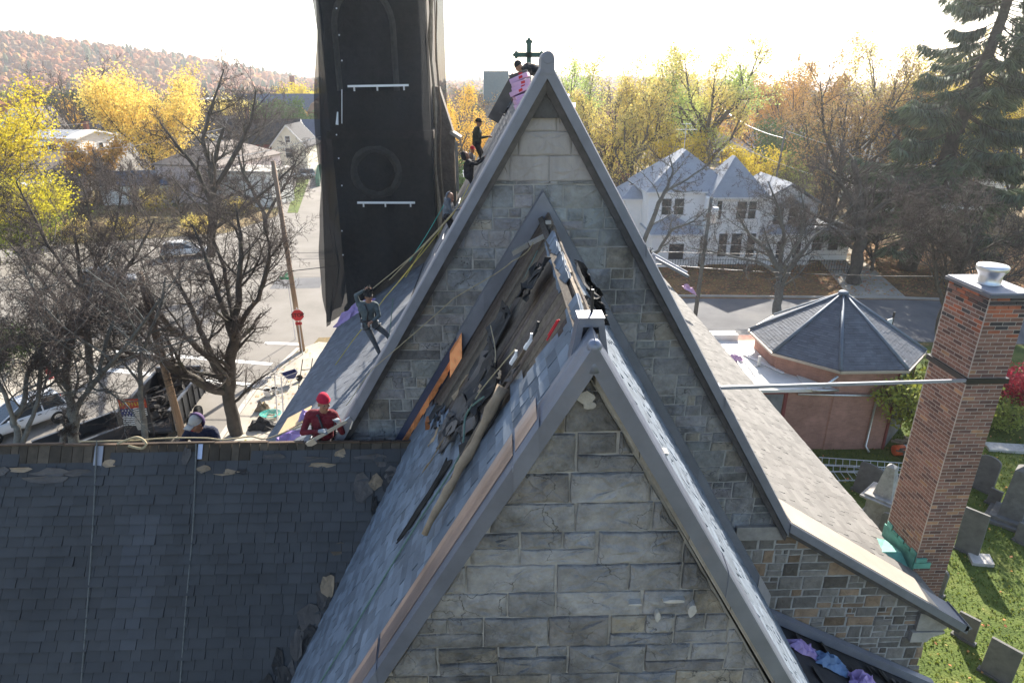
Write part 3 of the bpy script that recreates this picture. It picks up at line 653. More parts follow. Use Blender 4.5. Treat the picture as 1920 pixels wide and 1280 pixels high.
# wall flashings on the nave gable
mb = MB()
FA = (X0-.02, 15.24)
def fl(z, s): return (FA[0]+s*(FA[1]-z)/1.70, z)
for s, zl in ((-1, 13.35), (1, 9.3)):
    n = 3
    for k in range(n):
        p, q = fl(FA[1]-(FA[1]-zl)*k/n, s), fl(FA[1]-(FA[1]-zl)*(k+1)/n+.0, s)
        rake(mb, p, q, [(8.02-.003*k, -.165), (8.02-.003*k, 0), (8.09, .012), (8.09, -.165)], 0, (1.0, .93, 1.07)[k])
fixn(cb(mb, 'wall_flashing', M['leadmatt']))
mb = MB(); rake(mb, fl(9.32, 1), fl(8.92, 1), [(8.0, -.17), (8.0, .005), (8.09, .012), (8.09, -.17)], 0, 1.2); fixn(cb(mb, 'flashing_end_piece', M['parge']))
mb = MB(); random.seed(44); z = 14.9        # broken mortar bedding under the right flashing
while z > 9.1:
    L_ = rr(.1, .3); p, q = fl(z, 1), fl(z-L_+.02, 1); rake(mb, p, q, [(8.0, -.215), (7.99, -.165), (8.1, -.165), (8.1, -.215)], 0, rr(.5, 1.2)); z -= L_
fixn(cb(mb, 'mortar_bedding', M['mortar']))
mb = MB(); rake(mb, fl(13.42, -1), fl(11.4, -1), [(8.03, -.26), (8.03, .0), (8.1, .0), (8.1, -.26)], 0); fixn(cb(mb, 'blue_backing_strip', M['navy']))
mb = MB(); z = 13.25; k = 0                 # new step flashing of bright copper
while z > 11.3:
    p, q = fl(z, -1), fl(z-.145, -1); rake(mb, p, q, [(7.99-.006*(k % 2), -.14-.01*(k % 2)), (7.985-.006*(k % 2), -.09), (8.03, -.085), (8.03, -.14)], 0, rr(.7, 1.25)); z -= .115; k += 1
rake(mb, fl(13.48, -1), fl(13.2, -1), [(7.82, -.22), (7.95, -.04), (8.04, -.02), (8.04, -.28), (7.84, -.30)], 0, 1.1)
fixn(cb(mb, 'copper_step_flashing', M['copper']))
mb = MB()                                   # folded copper sheet at the foot of the bare deck
p = LP(7.0, 2.62, .03); mb.obox(p, (.11, 0, .02), (0, .09, -.01), (0, 0, .008), 0, .5); mb.obox(p+Vector((0, -.09, -.045)), (.11, 0, .02), (0, .008, 0), (0, 0, .045), 0, .35)
cb(mb, 'folded_copper_sheet', M['copper'])
# ---- wing (street side roof in the foreground)
random.seed(51)
WZ, WY, TW = 11.93, 7.78, 1.5
cw, sw = 1/math.hypot(1, TW), TW/math.hypot(1, TW)
Wn = Vector((0, -sw, cw)); Wv = Vector((0, cw, sw))
def WP(x, s, n=0.0): return Vector((x, WY-cw*s, WZ-sw*s+.004*(-x)))+Wn*n
mb = MB()
mb.prism([(-9.0, WY, WZ-.02), (-9.0, WY-cw*7.4, WZ-sw*7.4-.02), (-9.0, WY-cw*7.4+.12, WZ-sw*7.4-.12), (-9.0, WY, WZ-.22), (-9.0, WY+.15, WZ-.25), (-9.0, WY+.02, WZ-.02)], (9.2, 0, 0), 0)
mb.prism([(-9.0, WY+.02, WZ-.03), (-9.0, WY+3.0, WZ-4.5), (-9.0, WY+3.0, WZ-4.7), (-9.0, WY+.02, WZ-.3)], (4.2, 0, 0), 0)
cb(mb, 'wing_roof_deck', M['felt'])
gaps = [(-6.35, -5.18, .30), (-4.02, -3.25, .30), (-3.15, -1.2, .16), (-8.5, -6.6, .10)]
def wkeep(x, v):
    X = -9+x; s = 7.4-v
    for a, b, d in gaps:
        if a < X < b and s < d+.05*math.sin(X*23): return False
    # torn edge beside the chancel
    return True
def wtone(x, v, b):
    s = 7.4-v; k = math.exp(-((x-4.35)/.25)**2)*(1 if 1.0 < s < 2.6 else .3); return (b*(1+.4*k), b*(1+.42*k), b*(1+.48*k))
mb = MB()
shingles(mb, WP(-9, 7.4), (1, 0, 0), Wv, 9.0, 7.36, .127, (.11, .24), keep=wkeep, lift=.024, tv=.10, tone=wtone)
cb(mb, 'wing_roof_shingles', M['shdark'])
mb = MB(); x = -8.6                         # boards bared along the ridge
while x < -1.1:
    w = rr(.10, .17); mb.obox(WP(x+w/2, .17, -.004), (w/2-.004, 0, 0), Wv*.17, Wn*.01, 0, rr(.15, .38)); x += w
x = -8.9
while x < -1.1:
    w = rr(.3, .9); mb.obox((x+w/2, WY, WZ+.012+rr(-.006, .01)-.004*x), (w/2-.004, 0, rr(-.006, .006)), (0, .022, 0), (0, 0, .010), 0, (lambda b: (b, b*.85, b*.78))(rr(.15, .5))); x += w
cb(mb, 'ridge_boards', M['deckx'])
mb = MB(); mb.obox(WP(-5.32, .16, .01), (.055, 0, 0), Wv*.17, Wn*.006, 0, 1.5); mb.obox(WP(-3.98, .10, .014), (.03, 0, 0), Wv*.10, Wn*.006, 0, (2.4, 2.6, 2.9)); cbs(mb, 'metal_ridge_strap', M['leadmatt'])
mb = MB(); mb.prism([(-9.0, WY-3.95, 6.1), (-9.0, WY, WZ-.2), (-9.0, WY+3.9, 6.1), (-9.0, WY+3.9, 0), (-9.0, WY-3.95, 0)], (.3, 0, 0), 0, .9); mb.box(-8.7, -3.6, 3.95, 4.25, 0, 6.2, 0, .9); mb.box(-8.7, -4.7, 11.3, 11.6, 0, 6.2, 0, .9)
cb(mb, 'wing_wall', M['stone2'])
# torn scraps of felt and paper
def scrap(mb, P, U, V, N_, w, h, m=0, c=1.0, curl=.03, n=9):
    U, V, N_ = Vector(U).normalized(), Vector(V).normalized(), Vector(N_).normalized(); a0 = rr(0, 6)
    ring = [(math.cos(a0+6.283*k/n)*w*rr(.6, 1.2), math.sin(a0+6.283*k/n)*h*rr(.6, 1.2)) for k in range(n)]
    t = [P+U*a+V*b+N_*(curl*rr(-.1, 1)) for a, b in ring]; ti = [P+U*a*.5+V*b*.5+N_*curl*rr(0, .5) for a, b in ring]; ce = P+N_*.01
    vs = t+ti+[ce]+[q-N_*.006 for q in t]
    mb.raw(vs, [(k, (k+1) % n, n+(k+1) % n, n+k) for k in range(n)]+[(n+k, n+(k+1) % n, 2*n) for k in range(n)]+[((k+1) % n, k, 2*n+1+k, 2*n+1+(k+1) % n) for k in range(n)], m, c)
random.seed(52); mb = MB()
for (x, s, w, h, m_) in [(-6.3, .32, .16, .05, 2), (-5.9, .36, .30, .06, 1), (-5.55, .36, .22, .05, 1), (-5.15, .25, .10, .06, 2), (-6.55, .33, .10, .07, 1), (-5.95, .44, .35, .05, 1), (-3.9, .33, .10, .05, 2), (-3.6, .38, .18, .045, 2), (-3.4, .37, .12, .04, 0), (-3.0, .18, .18, .05, 1), (-2.5, .22, .25, .04, 1), (-4.15, .15, .07, .13, 1), (-2.1, .15, .1, .07, 2), (-1.7, .2, .2, .05, 1), (-7.3, .16, .3, .06, 1), (-2.35, .3, .2, .04, 2)]:
    scrap(mb, WP(x, s, .028), (1, 0, 0), Wv, Wn, w, h, m_, rr(.8, 1.2), .02)
cbs(mb, 'torn_felt', [M['felt'], M['feltgrey'], M['feltbrown']])
mb = MB(); random.seed(53)                 # ragged valley between wing and chancel
def valley(s):                              # s down the wing slope -> x where the chancel slope meets it
    z = WZ-sw*s; return X0-(CR-z)/T
for k in range(44):
    s = rr(.15, 5.5); x = valley(s)-rr(-.05, .32); c = random.choice([0, 0, 0, 1, 1, 2])
    scrap(mb, WP(x, s, .02+rr(0, .03)), (1, rr(-.1, .1), rr(-.05, .1)), Wv, Wn+Vector((rr(-.2, .05), 0, 0)), rr(.05, .15), rr(.06, .22), c, rr(.5, 1.2), .02, 10)
for (u, v, w, h) in [(733, 985, .085, .13), (686, 1085, .07, .12), (655, 1165, .04, .07), (770, 940, .05, .08)]:
    rw = ray(u, v); t = (WZ-TW*WY-CH)/(rw.z-TW*rw.y); P = Vector((rw.x*t, rw.y*t, CH+rw.z*t))
    scrap(mb, P+Wn*.05, (1, 0, .1), Wv, Wn, w, h, 2, rr(.9, 1.2), .03, 11)
cbs(mb, 'valley_scrap', [M['felt'], M['feltgrey'], M['feltbrown']])
# debris on the chancel slope
random.seed(54); mb = MB(); mbw = MB()
def sheet_on(mb, pts, m=0, c=1.0, nn=7):     # loose sheet through (y,s,n) rows: list of rows
    rows = [[LP(*p) for p in r_] for r_ in pts]; a = len(rows[0]); vs = [p for r_ in rows for p in r_]
    th = [p-NL*.012 for p in vs]; N_ = len(vs); f = [(i*a+j, i*a+j+1, (i+1)*a+j+1, (i+1)*a+j) for i in range(len(rows)-1) for j in range(a-1)]
    ed = [(0*a+j, 0*a+j+1) for j in range(a-1)]+[((len(rows)-1)*a+j, (len(rows)-1)*a+j+1) for j in range(a-1)]+[(i*a, (i+1)*a) for i in range(len(rows)-1)]+[(i*a+a-1, (i+1)*a+a-1) for i in range(len(rows)-1)]
    mb.raw(vs+th, f+[tuple(i+N_ for i in q[::-1]) for q in f]+[(p, q, q+N_, p+N_) for p, q in ed], m, c)
# big dark felt flaps half way down
for (y, s, w, h, cu, m_) in [(6.55, 1.05, .22, .20, .16, 0), (6.35, 1.25, .10, .42, .10, 0), (5.7, 1.35, .26, .30, .18, 0), (5.35, 1.2, .14, .16, .20, 0), (6.0, 1.75, .25, .5, .12, 1), (5.9, 2.0, .2, .3, .10, 1), (5.15, 1.55, .14, .18, .16, 0), (4.8, 1.35, .10, .35, .12, 0), (5.15, 2.5, .03, .5, .05, 0)]:
    c0 = rr(.7, 1.3)
    rows = []
    for i in range(6):
        ro = []
        for j in range(6):
            a, b = i/5-.5, j/5-.5; ro.append((y+a*2*w*rr(.85, 1.1), s+b*2*h*rr(.9, 1.1), .02+.65*cu*(abs(b*2)**2)*rr(.2, .9)*(1 if b < 0 else .5)+cu*.6*max(0, a)+rr(0, .03)))
        rows.append(ro)
    sheet_on(mb, rows, m_, c0)
for k in range(22):
    s = rr(.6, 2.6); y = yb(s)+rr(-.25, .2)
    scrap(mb, LP(y, s, .03+rr(0, .06)), (0, 1, rr(-.4, .4)), (CA, rr(-.2, .2), SA), NL+Vector((rr(-.4, .4), rr(-.5, .1), rr(-.3, .3))), rr(.04, .13), rr(.05, .2), random.choice([0, 0, 1, 1, 3]), rr(.7, 1.4), .06, 9)
# pale torn paper
for (y, s, w, h) in [(6.2, 1.75, .05, .28), (5.35, 1.3, .07, .05), (6.0, 2.3, .04, .2), (5.5, 2.2, .02, .3), (5.0, .95, .08, .04)]: scrap(mb, LP(y, s, .11), (0, 1, 0), (CA, 0, SA), NL, w, h*.7, 2, 1.15, .03, 11)
cbs(mb, 'torn_felt', [M['felt'], M['feltgrey'], M['feltbrown'], M['shblue']])
mb = MB()                                   # rolled underlay hanging down the slope
pp = [LP(4.74-.38*q/13+rr(-.012, .012), .93+1.3*q/13, .09+rr(-.012, .012)) for q in range(14)]
mb.tube(pp, [rr(.028, .058)*(1-.3*q/13) for q in range(14)], 9, 0, 1.1); mb.tube([LP(4.86, 1.0, .06), LP(4.72, 1.5, .06), LP(4.62, 1.9, .05)], [.03, .045, .03], 7, 0, .45)
cb(mb, 'rolled_underlay', M['feltbrown'], True)
mb = MB()                                   # battens and boards standing near the ridge
for (y, s, n, L_, w, c) in [(5.05, .95, .03, .4, .02, .4)]:
    mb.obox(LP(y, s, n), Vector((CA, .12, SA))*L_, (0, w, 0), NL*.012, 0, c)
for (y, z, w) in ((4.9, CR+.0, .35), (5.6, CR+.02, .3)): mb.obox((X0+.02, y, z), (0, w, 0), (.014, 0, 0), (0, 0, .02), 0, .7)
cbs(mb, 'loose_batten', M['deckx'])
mb = MB(); random.seed(56)                  # felt draped over the ridge
for (y, s0) in ((6.0, -1), (6.0, 1), (5.35, 1)):
    for k in range(7):
        P = (LP if s0 < 0 else RP)(y+rr(-.18, .18), rr(.1, .55), .05+rr(0, .06)); scrap(mb, P, (0, 1, rr(-.3, .3)), (s0*-CA, 0, SA), Vector((s0*SA, -.3, CA)), rr(.07, .15), rr(.07, .18), 0, rr(.5, 1.4), .07, 9)
for k in range(9): scrap(mb, RP(4.6+k*.09, .06+.035*k, .04), (0, 1, 0), (-CA, 0, SA), NR, rr(.03, .07), rr(.05, .1), 0, rr(.7, 1.6), .04, 8)
cbs(mb, 'draped_felt', M['felt'])
# ---- lean-to roof in the corner
mb = MB()
mb.prism([(4.3, 8.1, 8.42), (7.5, 8.1, 6.74), (7.5, 8.1, 6.55), (4.3, 8.1, 8.2)], (0, -4.6, 0), 0, 1.2)
random.seed(57)
for k in range(60): scrap(mb, Vector((rr(4.6, 7.2), rr(5.2, 7.9), 0))+Vector((0, 0, 0)), (1, 0, -.53), (0, 1, 0), (.47, 0, .88), rr(.05, .3), rr(.05, .25), 0, rr(.6, 2.0), .02, 9)
for i in range(len(mb.v)):
    pass
n0 = 8
for i in range(n0, len(mb.v)):
    x, y, z = mb.v[i]; mb.v[i] = (x, y, z+8.42-(x-4.3)*.525+.01)
mb.box(4.5, 7.4, 3.6, 3.85, 0, 6.6, 0, 3)
cb(mb, 'lean_to_roof', M['felt'])
mb = MB(); rake(mb, (4.35, 8.60), (7.42, 6.95), [(7.97, -.14), (7.97, .0), (8.09, .01), (8.09, -.14)], 0, 1.15); fixn(cb(mb, 'lean_to_flashing', M['leadmatt']))
# ---- brick chimney with real bricks
random.seed(61); CX0, CX1, CY0, CY1, CB, CTOP = 7.54, 8.16, 9.3, 10.28, 0.0, 13.42
mb = MB(); mb.box(CX0+.004, CX1-.004, CY0+.004, CY1-.004, CB, CTOP, 1, .9)
z = 7.2; row = 0; bl, bh, mo = .205, .0677, .014
while z < CTOP-.01:
    top = z > 12.75
    def brick(x0, x1, y0, y1, ix=1, iy=0):
        k = random.random(); b = rr(.75, 1.2); t = (b, b, b)
        if k < .04: t = (b*1.6, b*1.7, b*1.3)
        elif k < .22: t = (b*.62, b*.66, b*.75)
        if top and random.random() < .55: t = (b*.28, b*.45, b*.6)
        if top and random.random() < .25: t = (b*1.5, b*.95, b*.7)
        mb.box(x0+ix*mo/2, x1-ix*mo/2, y0+iy*mo/2, y1-iy*mo/2, z+mo/2, z+bh-mo/2, 0, t)
    off = (row % 2)*bl/2
    ox = .012 if z > CTOP-.21 else 0
    for ya, yb2 in ((CY0-ox, CY0+.02), (CY1-.02, CY1+ox)):
        x = CX0-off
        while x < CX1-.01: brick(max(x, CX0), min(x+bl, CX1), ya-rr(0, .002), yb2); x += bl
    for xa, xb in ((CX0-ox, CX0+.02), (CX1-.02, CX1+ox)):
        y = CY0+.021-(bl/2-off)
        while y < CY1-.03: brick(xa, xb, max(y, CY0+.021), min(y+bl, CY1-.021), 0, 1) if min(y+bl, CY1-.021)-max(y, CY0+.021) > .03 else None; y += bl
    # corrections: swap x bricks thickness
    z += bh; row += 1
chim = cb(mb, 'brick_chimney', [M['brick'], M['brickmortar']])
MPI = Matrix.Translation((-.6, -8, 0))
def sub(o, p): o.parent = p; return o
mb = MB(); mb.box(CX0-.05, CX1+.05, CY0-.05, CY1+.05, CTOP, CTOP+.05, 0, .6); mb.box(CX0-.03, CX1+.03, CY0-.03, CY1+.03, CTOP+.05, CTOP+.075, 0, 1.3)
sub(mb.build('chimney_cap', M['leadmatt']), chim)
mb = MB(); cxx, cyy = (CX0+CX1)/2-.02, (CY0+CY1)/2
mb.lathe((cxx, cyy, CTOP+.075), [(.18, 0), (.165, .015), (.165, .13), (.175, .16), (.215, .22), (.225, .24), (.225, .285), (.21, .30), (.1, .315), (.02, .318)], 28)
sub(mb.build('flue_vent', M['galv'], smooth=True), chim)
mb = MB(); zb = 11.98
mb.box(CX0-.035, CX1+.035, CY0-.035, CY0-.002, zb, zb+.09, 0, 1); mb.box(CX0-.035, CX0-.002, CY0-.002, CY1+.035, zb, zb+.09, 0, 1); mb.box(CX1+.002, CX1+.035, CY0-.002, CY1+.035, zb, zb+.09, 0, 1); mb.box(CX0-.002, CX1+.002, CY1+.002, CY1+.035, zb, zb+.09, 0, 1)
sub(mb.build('iron_band', M['darkmetal']), chim)
mb = MB(); a, b = at(1338, 727, 8.25), Vector((CX0-.0, CY0+.0, zb+.05)); d = (b-a); mb.obox((a+b)/2, d/2, Vector((0, .018, 0)), Vector((0, 0, .024)), 0, 1.3)
mb.obox(a+Vector((.02, 0, 0)), (.06, 0, 0), (0, .06, 0), (0, 0, .05), 0, .7)
cb(mb, 'tie_bar', M['leadmatt'])
mb = MB()
ca, cb_, cc, cd = at(1650, 1034, 9.5), at(1690, 1034, 9.55), at(1712, 1085, 9.2), at(1692, 1070, 9.2)
mb.poly([ca, cd, cc, cb_], 0, 1.0); mb.poly([ca, cb_, cb_+Vector((0, .5, -.12)), ca+Vector((0, .5, -.05))], 0, .9)
mb.box(7.515, 7.535, 9.32, 10.3, 8.2, 8.50, 0, 1); mb.box(7.5, 7.8, 9.26, 9.285, 8.30, 8.42, 0, 1.1); mb.box(7.52, 7.7, 9.25, 9.285, 8.44, 8.52, 0, 1.2)
for k in range(5): mb.box(7.515, 7.537, 9.32+k*.19, 9.47+k*.19, 8.49, 8.54+rr(0, .09), 0, rr(.7, 1.3))
cb(mb, 'green_copper_cricket', M['verdigris'])
# ---- tower
TX0, TX1, TY0, TY1, TT = -4.75, -1.85, 20.1, 23.7, 27
mb = MB(); mb.box(TX0, TX1, TY0, TY1, 0, TT, 0, .7)
for z in (9.5, 14.9, 20.6, 26.6): mb.box(TX0-.1, TX1+.1, TY0-.1, TY1+.1, z, z+.22, 0, .9)
for s in (0, 1):                            # corner buttress on the right with sloped weatherings
    xx = TX1; mb.prism([(xx, 21.2, 0), (xx+.62, 21.2, 0), (xx+.62, 21.2, 14.9), (xx+.2, 21.2, 16.3), (xx, 21.2, 16.3)], (0, .7, 0), 0, .8) if s else None
tw = cb(mb, 'tower', M['stone2'])
mb = MB(); mb.obox((TX1+.66, 21.5, 14.9), (.16, 0, -.10), (0, .4, 0), (.02, 0, .04), 0, 1.2); mb.tube([(TX1+.68, 21.15, 13.2), (TX1+.68, 21.15, 14.7)], .05, 6, 0, 1.2); sub(mb.build('buttress_cap', M['trimstone']), tw)
mb = MB(); n = 14                           # arched belfry recess and round window ring behind the mesh
def archpts(cx, cz, w, h, y): return [(cx-w, y, cz)]+[(cx-w*math.cos(math.pi*k/16), y, cz+h+w*1.3*math.sin(math.pi*k/16)) for k in range(17)]+[(cx+w, y, cz)]
mb = MB(); mb.prism(archpts(-3.55, 16.2, .72, 1.6, TY0-.03), (0, .05, 0), 0, .45)
ap = archpts(-3.55, 16.2, .80, 1.6, TY0-.05); mb.tube(ap, .09, 5, 1, 2.4)
sub(mb.build('arched_window', [M['stone'], M['trimstone']]), tw); mb = MB()
ring = [(-3.5+.66*math.cos(6.283*k/24), TY0-.06, 13.95+.66*math.sin(6.283*k/24)) for k in range(25)]
mb.tube(ring, [.11*rr(.8, 1.3) for _ in ring], 5, 1, 2.0)
mb.prism([(-3.5+.5*math.cos(6.283*k/16), TY0-.03, 13.95+.5*math.sin(6.283*k/16)) for k in range(16)], (0, .05, 0), 0, .5)
sub(mb.build('round_window', [M['stone'], M['trimstone']]), tw)
# debris netting hung round the tower
nm, nt, nb_ = NT('debris_netting'); N_, L_ = nt.nodes, nt.links
nb_.inputs['Base Color'].default_value = (.042, .045, .048, 1); nb_.inputs['Roughness'].default_value = .95; nb_.inputs['Specular IOR Level'].default_value = .15
tcn = N_.new('ShaderNodeTexCoord'); nz = N_.new('ShaderNodeTexNoise'); nz.inputs['Scale'].default_value = 1.2; nz.inputs['Detail'].default_value = 4; mpn = N_.new('ShaderNodeMapping'); mpn.inputs['Scale'].default_value = (1.6, 1.6, .5); L_.new(tcn.outputs['Object'], mpn.inputs[0]); L_.new(mpn.outputs[0], nz.inputs[0])
bpn = N_.new('ShaderNodeBump'); bpn.inputs['Strength'].default_value = .7; bpn.inputs['Distance'].default_value = .22; L_.new(nz.outputs[0], bpn.inputs['Height']); L_.new(bpn.outputs[0], nb_.inputs['Normal'])
trn = N_.new('ShaderNodeBsdfTransparent'); tln = N_.new('ShaderNodeBsdfTranslucent'); tln.inputs[0].default_value = (.05, .052, .055, 1); m1 = N_.new('ShaderNodeMixShader'); m1.inputs[0].default_value = .25; m2 = N_.new('ShaderNodeMixShader'); m2.inputs[0].default_value = .16
L_.new(nb_.outputs[0], m1.inputs[1]); L_.new(tln.outputs[0], m1.inputs[2]); L_.new(m1.outputs[0], m2.inputs[1]); L_.new(trn.outputs[0], m2.inputs[2]); L_.new(m2.outputs[0], N_['Material Output'].inputs[0])
random.seed(71)
net = empty('debris_netting', 'black debris netting draped around the stone tower', 'netting', (-3.5, 20, 0))
MPN = Matrix.Translation((3.5, -20, 0))
def npart(mb, name, m, smooth=False):
    o = mb.build(name, m, None, smooth); o.parent = net; o.matrix_parent_inverse = MPN; return o
mb = MB()
corners = [(TX0-.62, TY0-.46), (TX1+.10, TY0-.46), (TX1+.25, TY1+.25), (TX0-.6, TY1+.25)]
cols = []
for k in range(4):
    if k == 1: continue
    a, b = corners[k], corners[(k+1) % 4]; n = 40
    cols.append([(a[0]+(b[0]-a[0])*i/n, a[1]+(b[1]-a[1])*i/n, k) for i in range(n+1)])
ph = [rr(0, 6) for _ in range(12)]
for side in cols:
    k = side[0][2]; nz_ = 72; vs = []
    for i, (x, y, _) in enumerate(side):
        t = i/40
        zb = 9.35+(t*2.35)**1.25 if k == 0 else (9.2 if k == 3 else 8.5)
        for j in range(nz_+1):
            z = zb+(TT+.1-zb)*j/nz_
            # billow held at the tie points, sag between
            bil = .14*math.sin(z*1.35+ph[0]+t*1.2)*math.sin(z*.47+ph[1])+.05*math.sin(t*14+z*1.1)+.03*math.sin(t*31+z*.7+ph[2])+.05*math.sin((t*9-z*1.6)*1.3)+.02*math.sin(t*60+z*.4)+(.06*math.sin((t*5+z)*4.2) if z < 13 else 0)*(1-t)
            edge = .16*abs(math.sin((z-9.6)*.78))*(1 if z < 19 else .6)
            nx_, ny_ = ((0, -1), (1, 0), (0, 1), (-1, 0))[k]
            ex = 0
            if k == 0: ex = (-(1-t)**6*edge)
            fade = min(1, t*12, (1-t)*12)
            lean = .075*min(z-9.3, 9)*((1-t) if k == 0 else (1 if k == 3 else (t if k == 2 else 0)))
            vs.append((x+lean+nx_*bil*fade+ex+(bil*.25 if k == 0 else 0), y+ny_*(bil+.0)*fade, z))
    mb.raw(vs, [(i*(nz_+1)+j, (i+1)*(nz_+1)+j, (i+1)*(nz_+1)+j+1, i*(nz_+1)+j+1) for i in range(40) for j in range(nz_)])
mb.poly([(TX0-.2, TY0-.2, TT+.3), (TX1+.1, TY0-.2, TT+.3), (TX1+.1, TY1+.2, TT+.3), (TX0-.2, TY1+.2, TT+.3)])
npart(mb, 'mesh_sheet', nm, True)
for (u0, v0, u1, v1) in [(652, 162, 766, 160), (670, 380, 778, 380)]:
    mb = MB(); a, b = at(u0, v0, 19.36), at(u1, v1, 19.36); mb.obox((a+b)/2, (b-a)/2, (0, .03, 0), (0, 0, .028), 0, 1)
    for t in (.1, .48, .92): q = a+(b-a)*t; mb.obox(q+Vector((0, .03, -.06)), (.02, 0, 0), (0, .02, 0), (0, 0, .07), 0, .8)
    npart(mb, 'batten', M['white'])
for (u, v) in [(631, 16), (636, 66), (641, 114), (631, 253), (635, 297), (641, 348), (641, 433), (643, 478)]:
    mb = MB(); mb.ball(at(u, v, 19.36), .022, 0, 1, 8, 6); npart(mb, 'tie', M['white'])
mb = MB()                                   # wooden edge of the frame on the lit corner
pts = [Vector((TX1+.16+.04*math.sin(z*2.1), TY0-.22, z)) for z in [11.6+k*.6 for k in range(26)]]
mb.tube(pts, [.05*rr(.5, 1.7) for _ in pts], 5, 0, 1.1); pts = [p+Vector((.14, .10, 0)) for p in pts]; mb.tube(pts, [.03*rr(.4, 1.6) for _ in pts], 5, 0, .7)
npart(mb, 'edge_post', M['deckx'])
mb = MB(); mb.tube([at(641, 168, 19.38), at(641, 232, 19.38)], .013, 5); mb.tube([at(633, 210, 19.38), at(632, 234, 19.38)], [.02, .045], 6); npart(mb, 'rod', M['alu'])
# cross on the far ridge
mb = MB(); cx, cy = 1.02, 20.3; cz0 = 15.9
def bar(a, b, r=.065): mb.obox(((a[0]+b[0])/2, cy, (a[1]+b[1])/2), (max(r, abs(b[0]-a[0])/2), 0, 0), (0, .035, 0), (0, 0, max(r, abs(b[1]-a[1])/2)), 0)
bar((cx, cz0), (cx, 17.48)); bar((cx-.34, 17.15), (cx+.34, 17.15))
for (dx, dz) in ((0, .34), (-.36, 0), (.36, 0)):
    for q in range(4):
        a = q*math.pi/2; mb.ball((cx+dx+.055*math.cos(a), cy, 17.15+dz+.055*math.sin(a)), (.05, .035, .05), 0, 1, 8, 6)
    mb.ball((cx+dx, cy, 17.15+dz), (.05, .04, .05), 0, 1, 8, 6)
mb.prism([(cx-.14, cy-.12, 16.1), (cx+.14, cy-.12, 16.1), (cx+.14, cy-.12, 15.0), (cx-.14, cy-.12, 15.6)], (0, .24, 0), 0, .8)
cb(mb, 'ridge_cross', M['crossgreen'])
# ================================================================= NEIGHBOUR BUILDINGS
def build_under(root, mb, name, m, smooth=False):
    o = mb.build(name, m, None, smooth, loc=tuple(root.location)); o.location = (0, 0, 0); o.parent = root; return o
def win(mb, mbg, p, t, w, h, n, fr=.07):         # window in a wall: centre p, tangent t, outward normal n
    p, t, n = Vector(p), Vector(t).normalized(), Vector(n).normalized(); up = Vector((0, 0, 1))
    mbg.obox(p+n*.01, t*(w/2), up*(h/2), n*.02)
    for s in (-1, 1):
        mb.obox(p+t*s*(w/2+fr/2)+n*.03, t*(fr/2), up*(h/2+fr), n*.045); mb.obox(p+up*s*(h/2+fr/2)+n*.028, t*(w/2), up*(fr/2), n*.043)
    mb.obox(p+n*.025, t*(w/2), up*.025, n*.02)
def house(name, label, cat, cx, cy, w, d, hz, rise, rz, wallm, roofm, wins=(), chim=None, hip=False, oh=.35, group=None, z0=0, trim='white'):
    """w along local x, d along local y, ridge along local x"""
    root = empty(name, label, cat, (cx, cy, z0), rz, group)
    def part(mb, nm_, m): o = mb.build(nm_, m); o.parent = root; return o
    mb = MB(); mb.box(-w/2, w/2, -d/2, d/2, 0, hz)
    if not hip and rise > .3:
        for s in (-1, 1): mb.prism([(s*(w/2), -d/2, hz), (s*(w/2), d/2, hz), (s*(w/2), 0, hz+rise)], (-s*.2, 0, 0))
    part(mb, 'wall', wallm)
    mb = MB(); th = .16
    if rise <= .3: mb.box(-w/2-oh, w/2+oh, -d/2-oh, d/2+oh, hz, hz+rise)
    elif hip:
        k = max(0, w/2-d/2); a = [(-w/2-oh, -d/2-oh, hz), (w/2+oh, -d/2-oh, hz), (w/2+oh, d/2+oh, hz), (-w/2-oh, d/2+oh, hz)]; r_ = [(-k, 0, hz+rise), (k+.01, 0, hz+rise)]
        mb.poly([a[0], a[1], r_[1], r_[0]]); mb.poly([a[1], a[2], r_[1]]); mb.poly([a[2], a[3], r_[0], r_[1]]); mb.poly([a[3], a[0], r_[0]]); mb.box(-w/2-oh, w/2+oh, -d/2-oh, d/2+oh, hz-.15, hz-.003)
    else:
        sl = rise/(d/2)
        for s in (-1, 1):
            e = s*(d/2+oh); ez = hz-sl*oh
            mb.prism([(-w/2-oh, e, ez), (-w/2-oh, 0, hz+rise), (-w/2-oh, 0, hz+rise+th), (-w/2-oh, e, ez+th)], (w+2*oh, 0, 0))
    rf = part(mb, 'roof', roofm)
    if not hip and rise > .3:
        mb = MB()
        for s in (-1, 1):
            for q in (-1, 1): mb.prism([(s*(w/2+oh+.02), q*(d/2+oh), hz-rise/(d/2)*oh-.1), (s*(w/2+oh+.02), 0, hz+rise-.1), (s*(w/2+oh+.02), 0, hz+rise+th+.02), (s*(w/2+oh+.02), q*(d/2+oh), hz-rise/(d/2)*oh+th+.02)], (s*.04, 0, 0))
        for o in split_build(mb, 'barge_board', M[trim]): o.parent = root
    for (face, a, zc, ww, hh) in wins:
        mf, mg = MB(), MB()
        if face == 'f': win(mf, mg, (a, -d/2, zc), (1, 0, 0), ww, hh, (0, -1, 0))
        if face == 'r': win(mf, mg, (w/2, a, zc), (0, 1, 0), ww, hh, (1, 0, 0))
        if face == 'l': win(mf, mg, (-w/2, a, zc), (0, 1, 0), ww, hh, (-1, 0, 0))
        f = part(mf, 'window', M[trim]); g = mg.build('pane', M['glass']); g.parent = f
    if chim:
        for (x, y, zt) in chim:
            mb = MB(); mb.box(x-.3, x+.3, y-.3, y+.3, hz+.3, zt); mb.box(x-.36, x+.36, y-.36, y+.36, zt, zt+.15)
            o = mb.build('chimney', M['brickhouse']); o.parent = rf
    return root
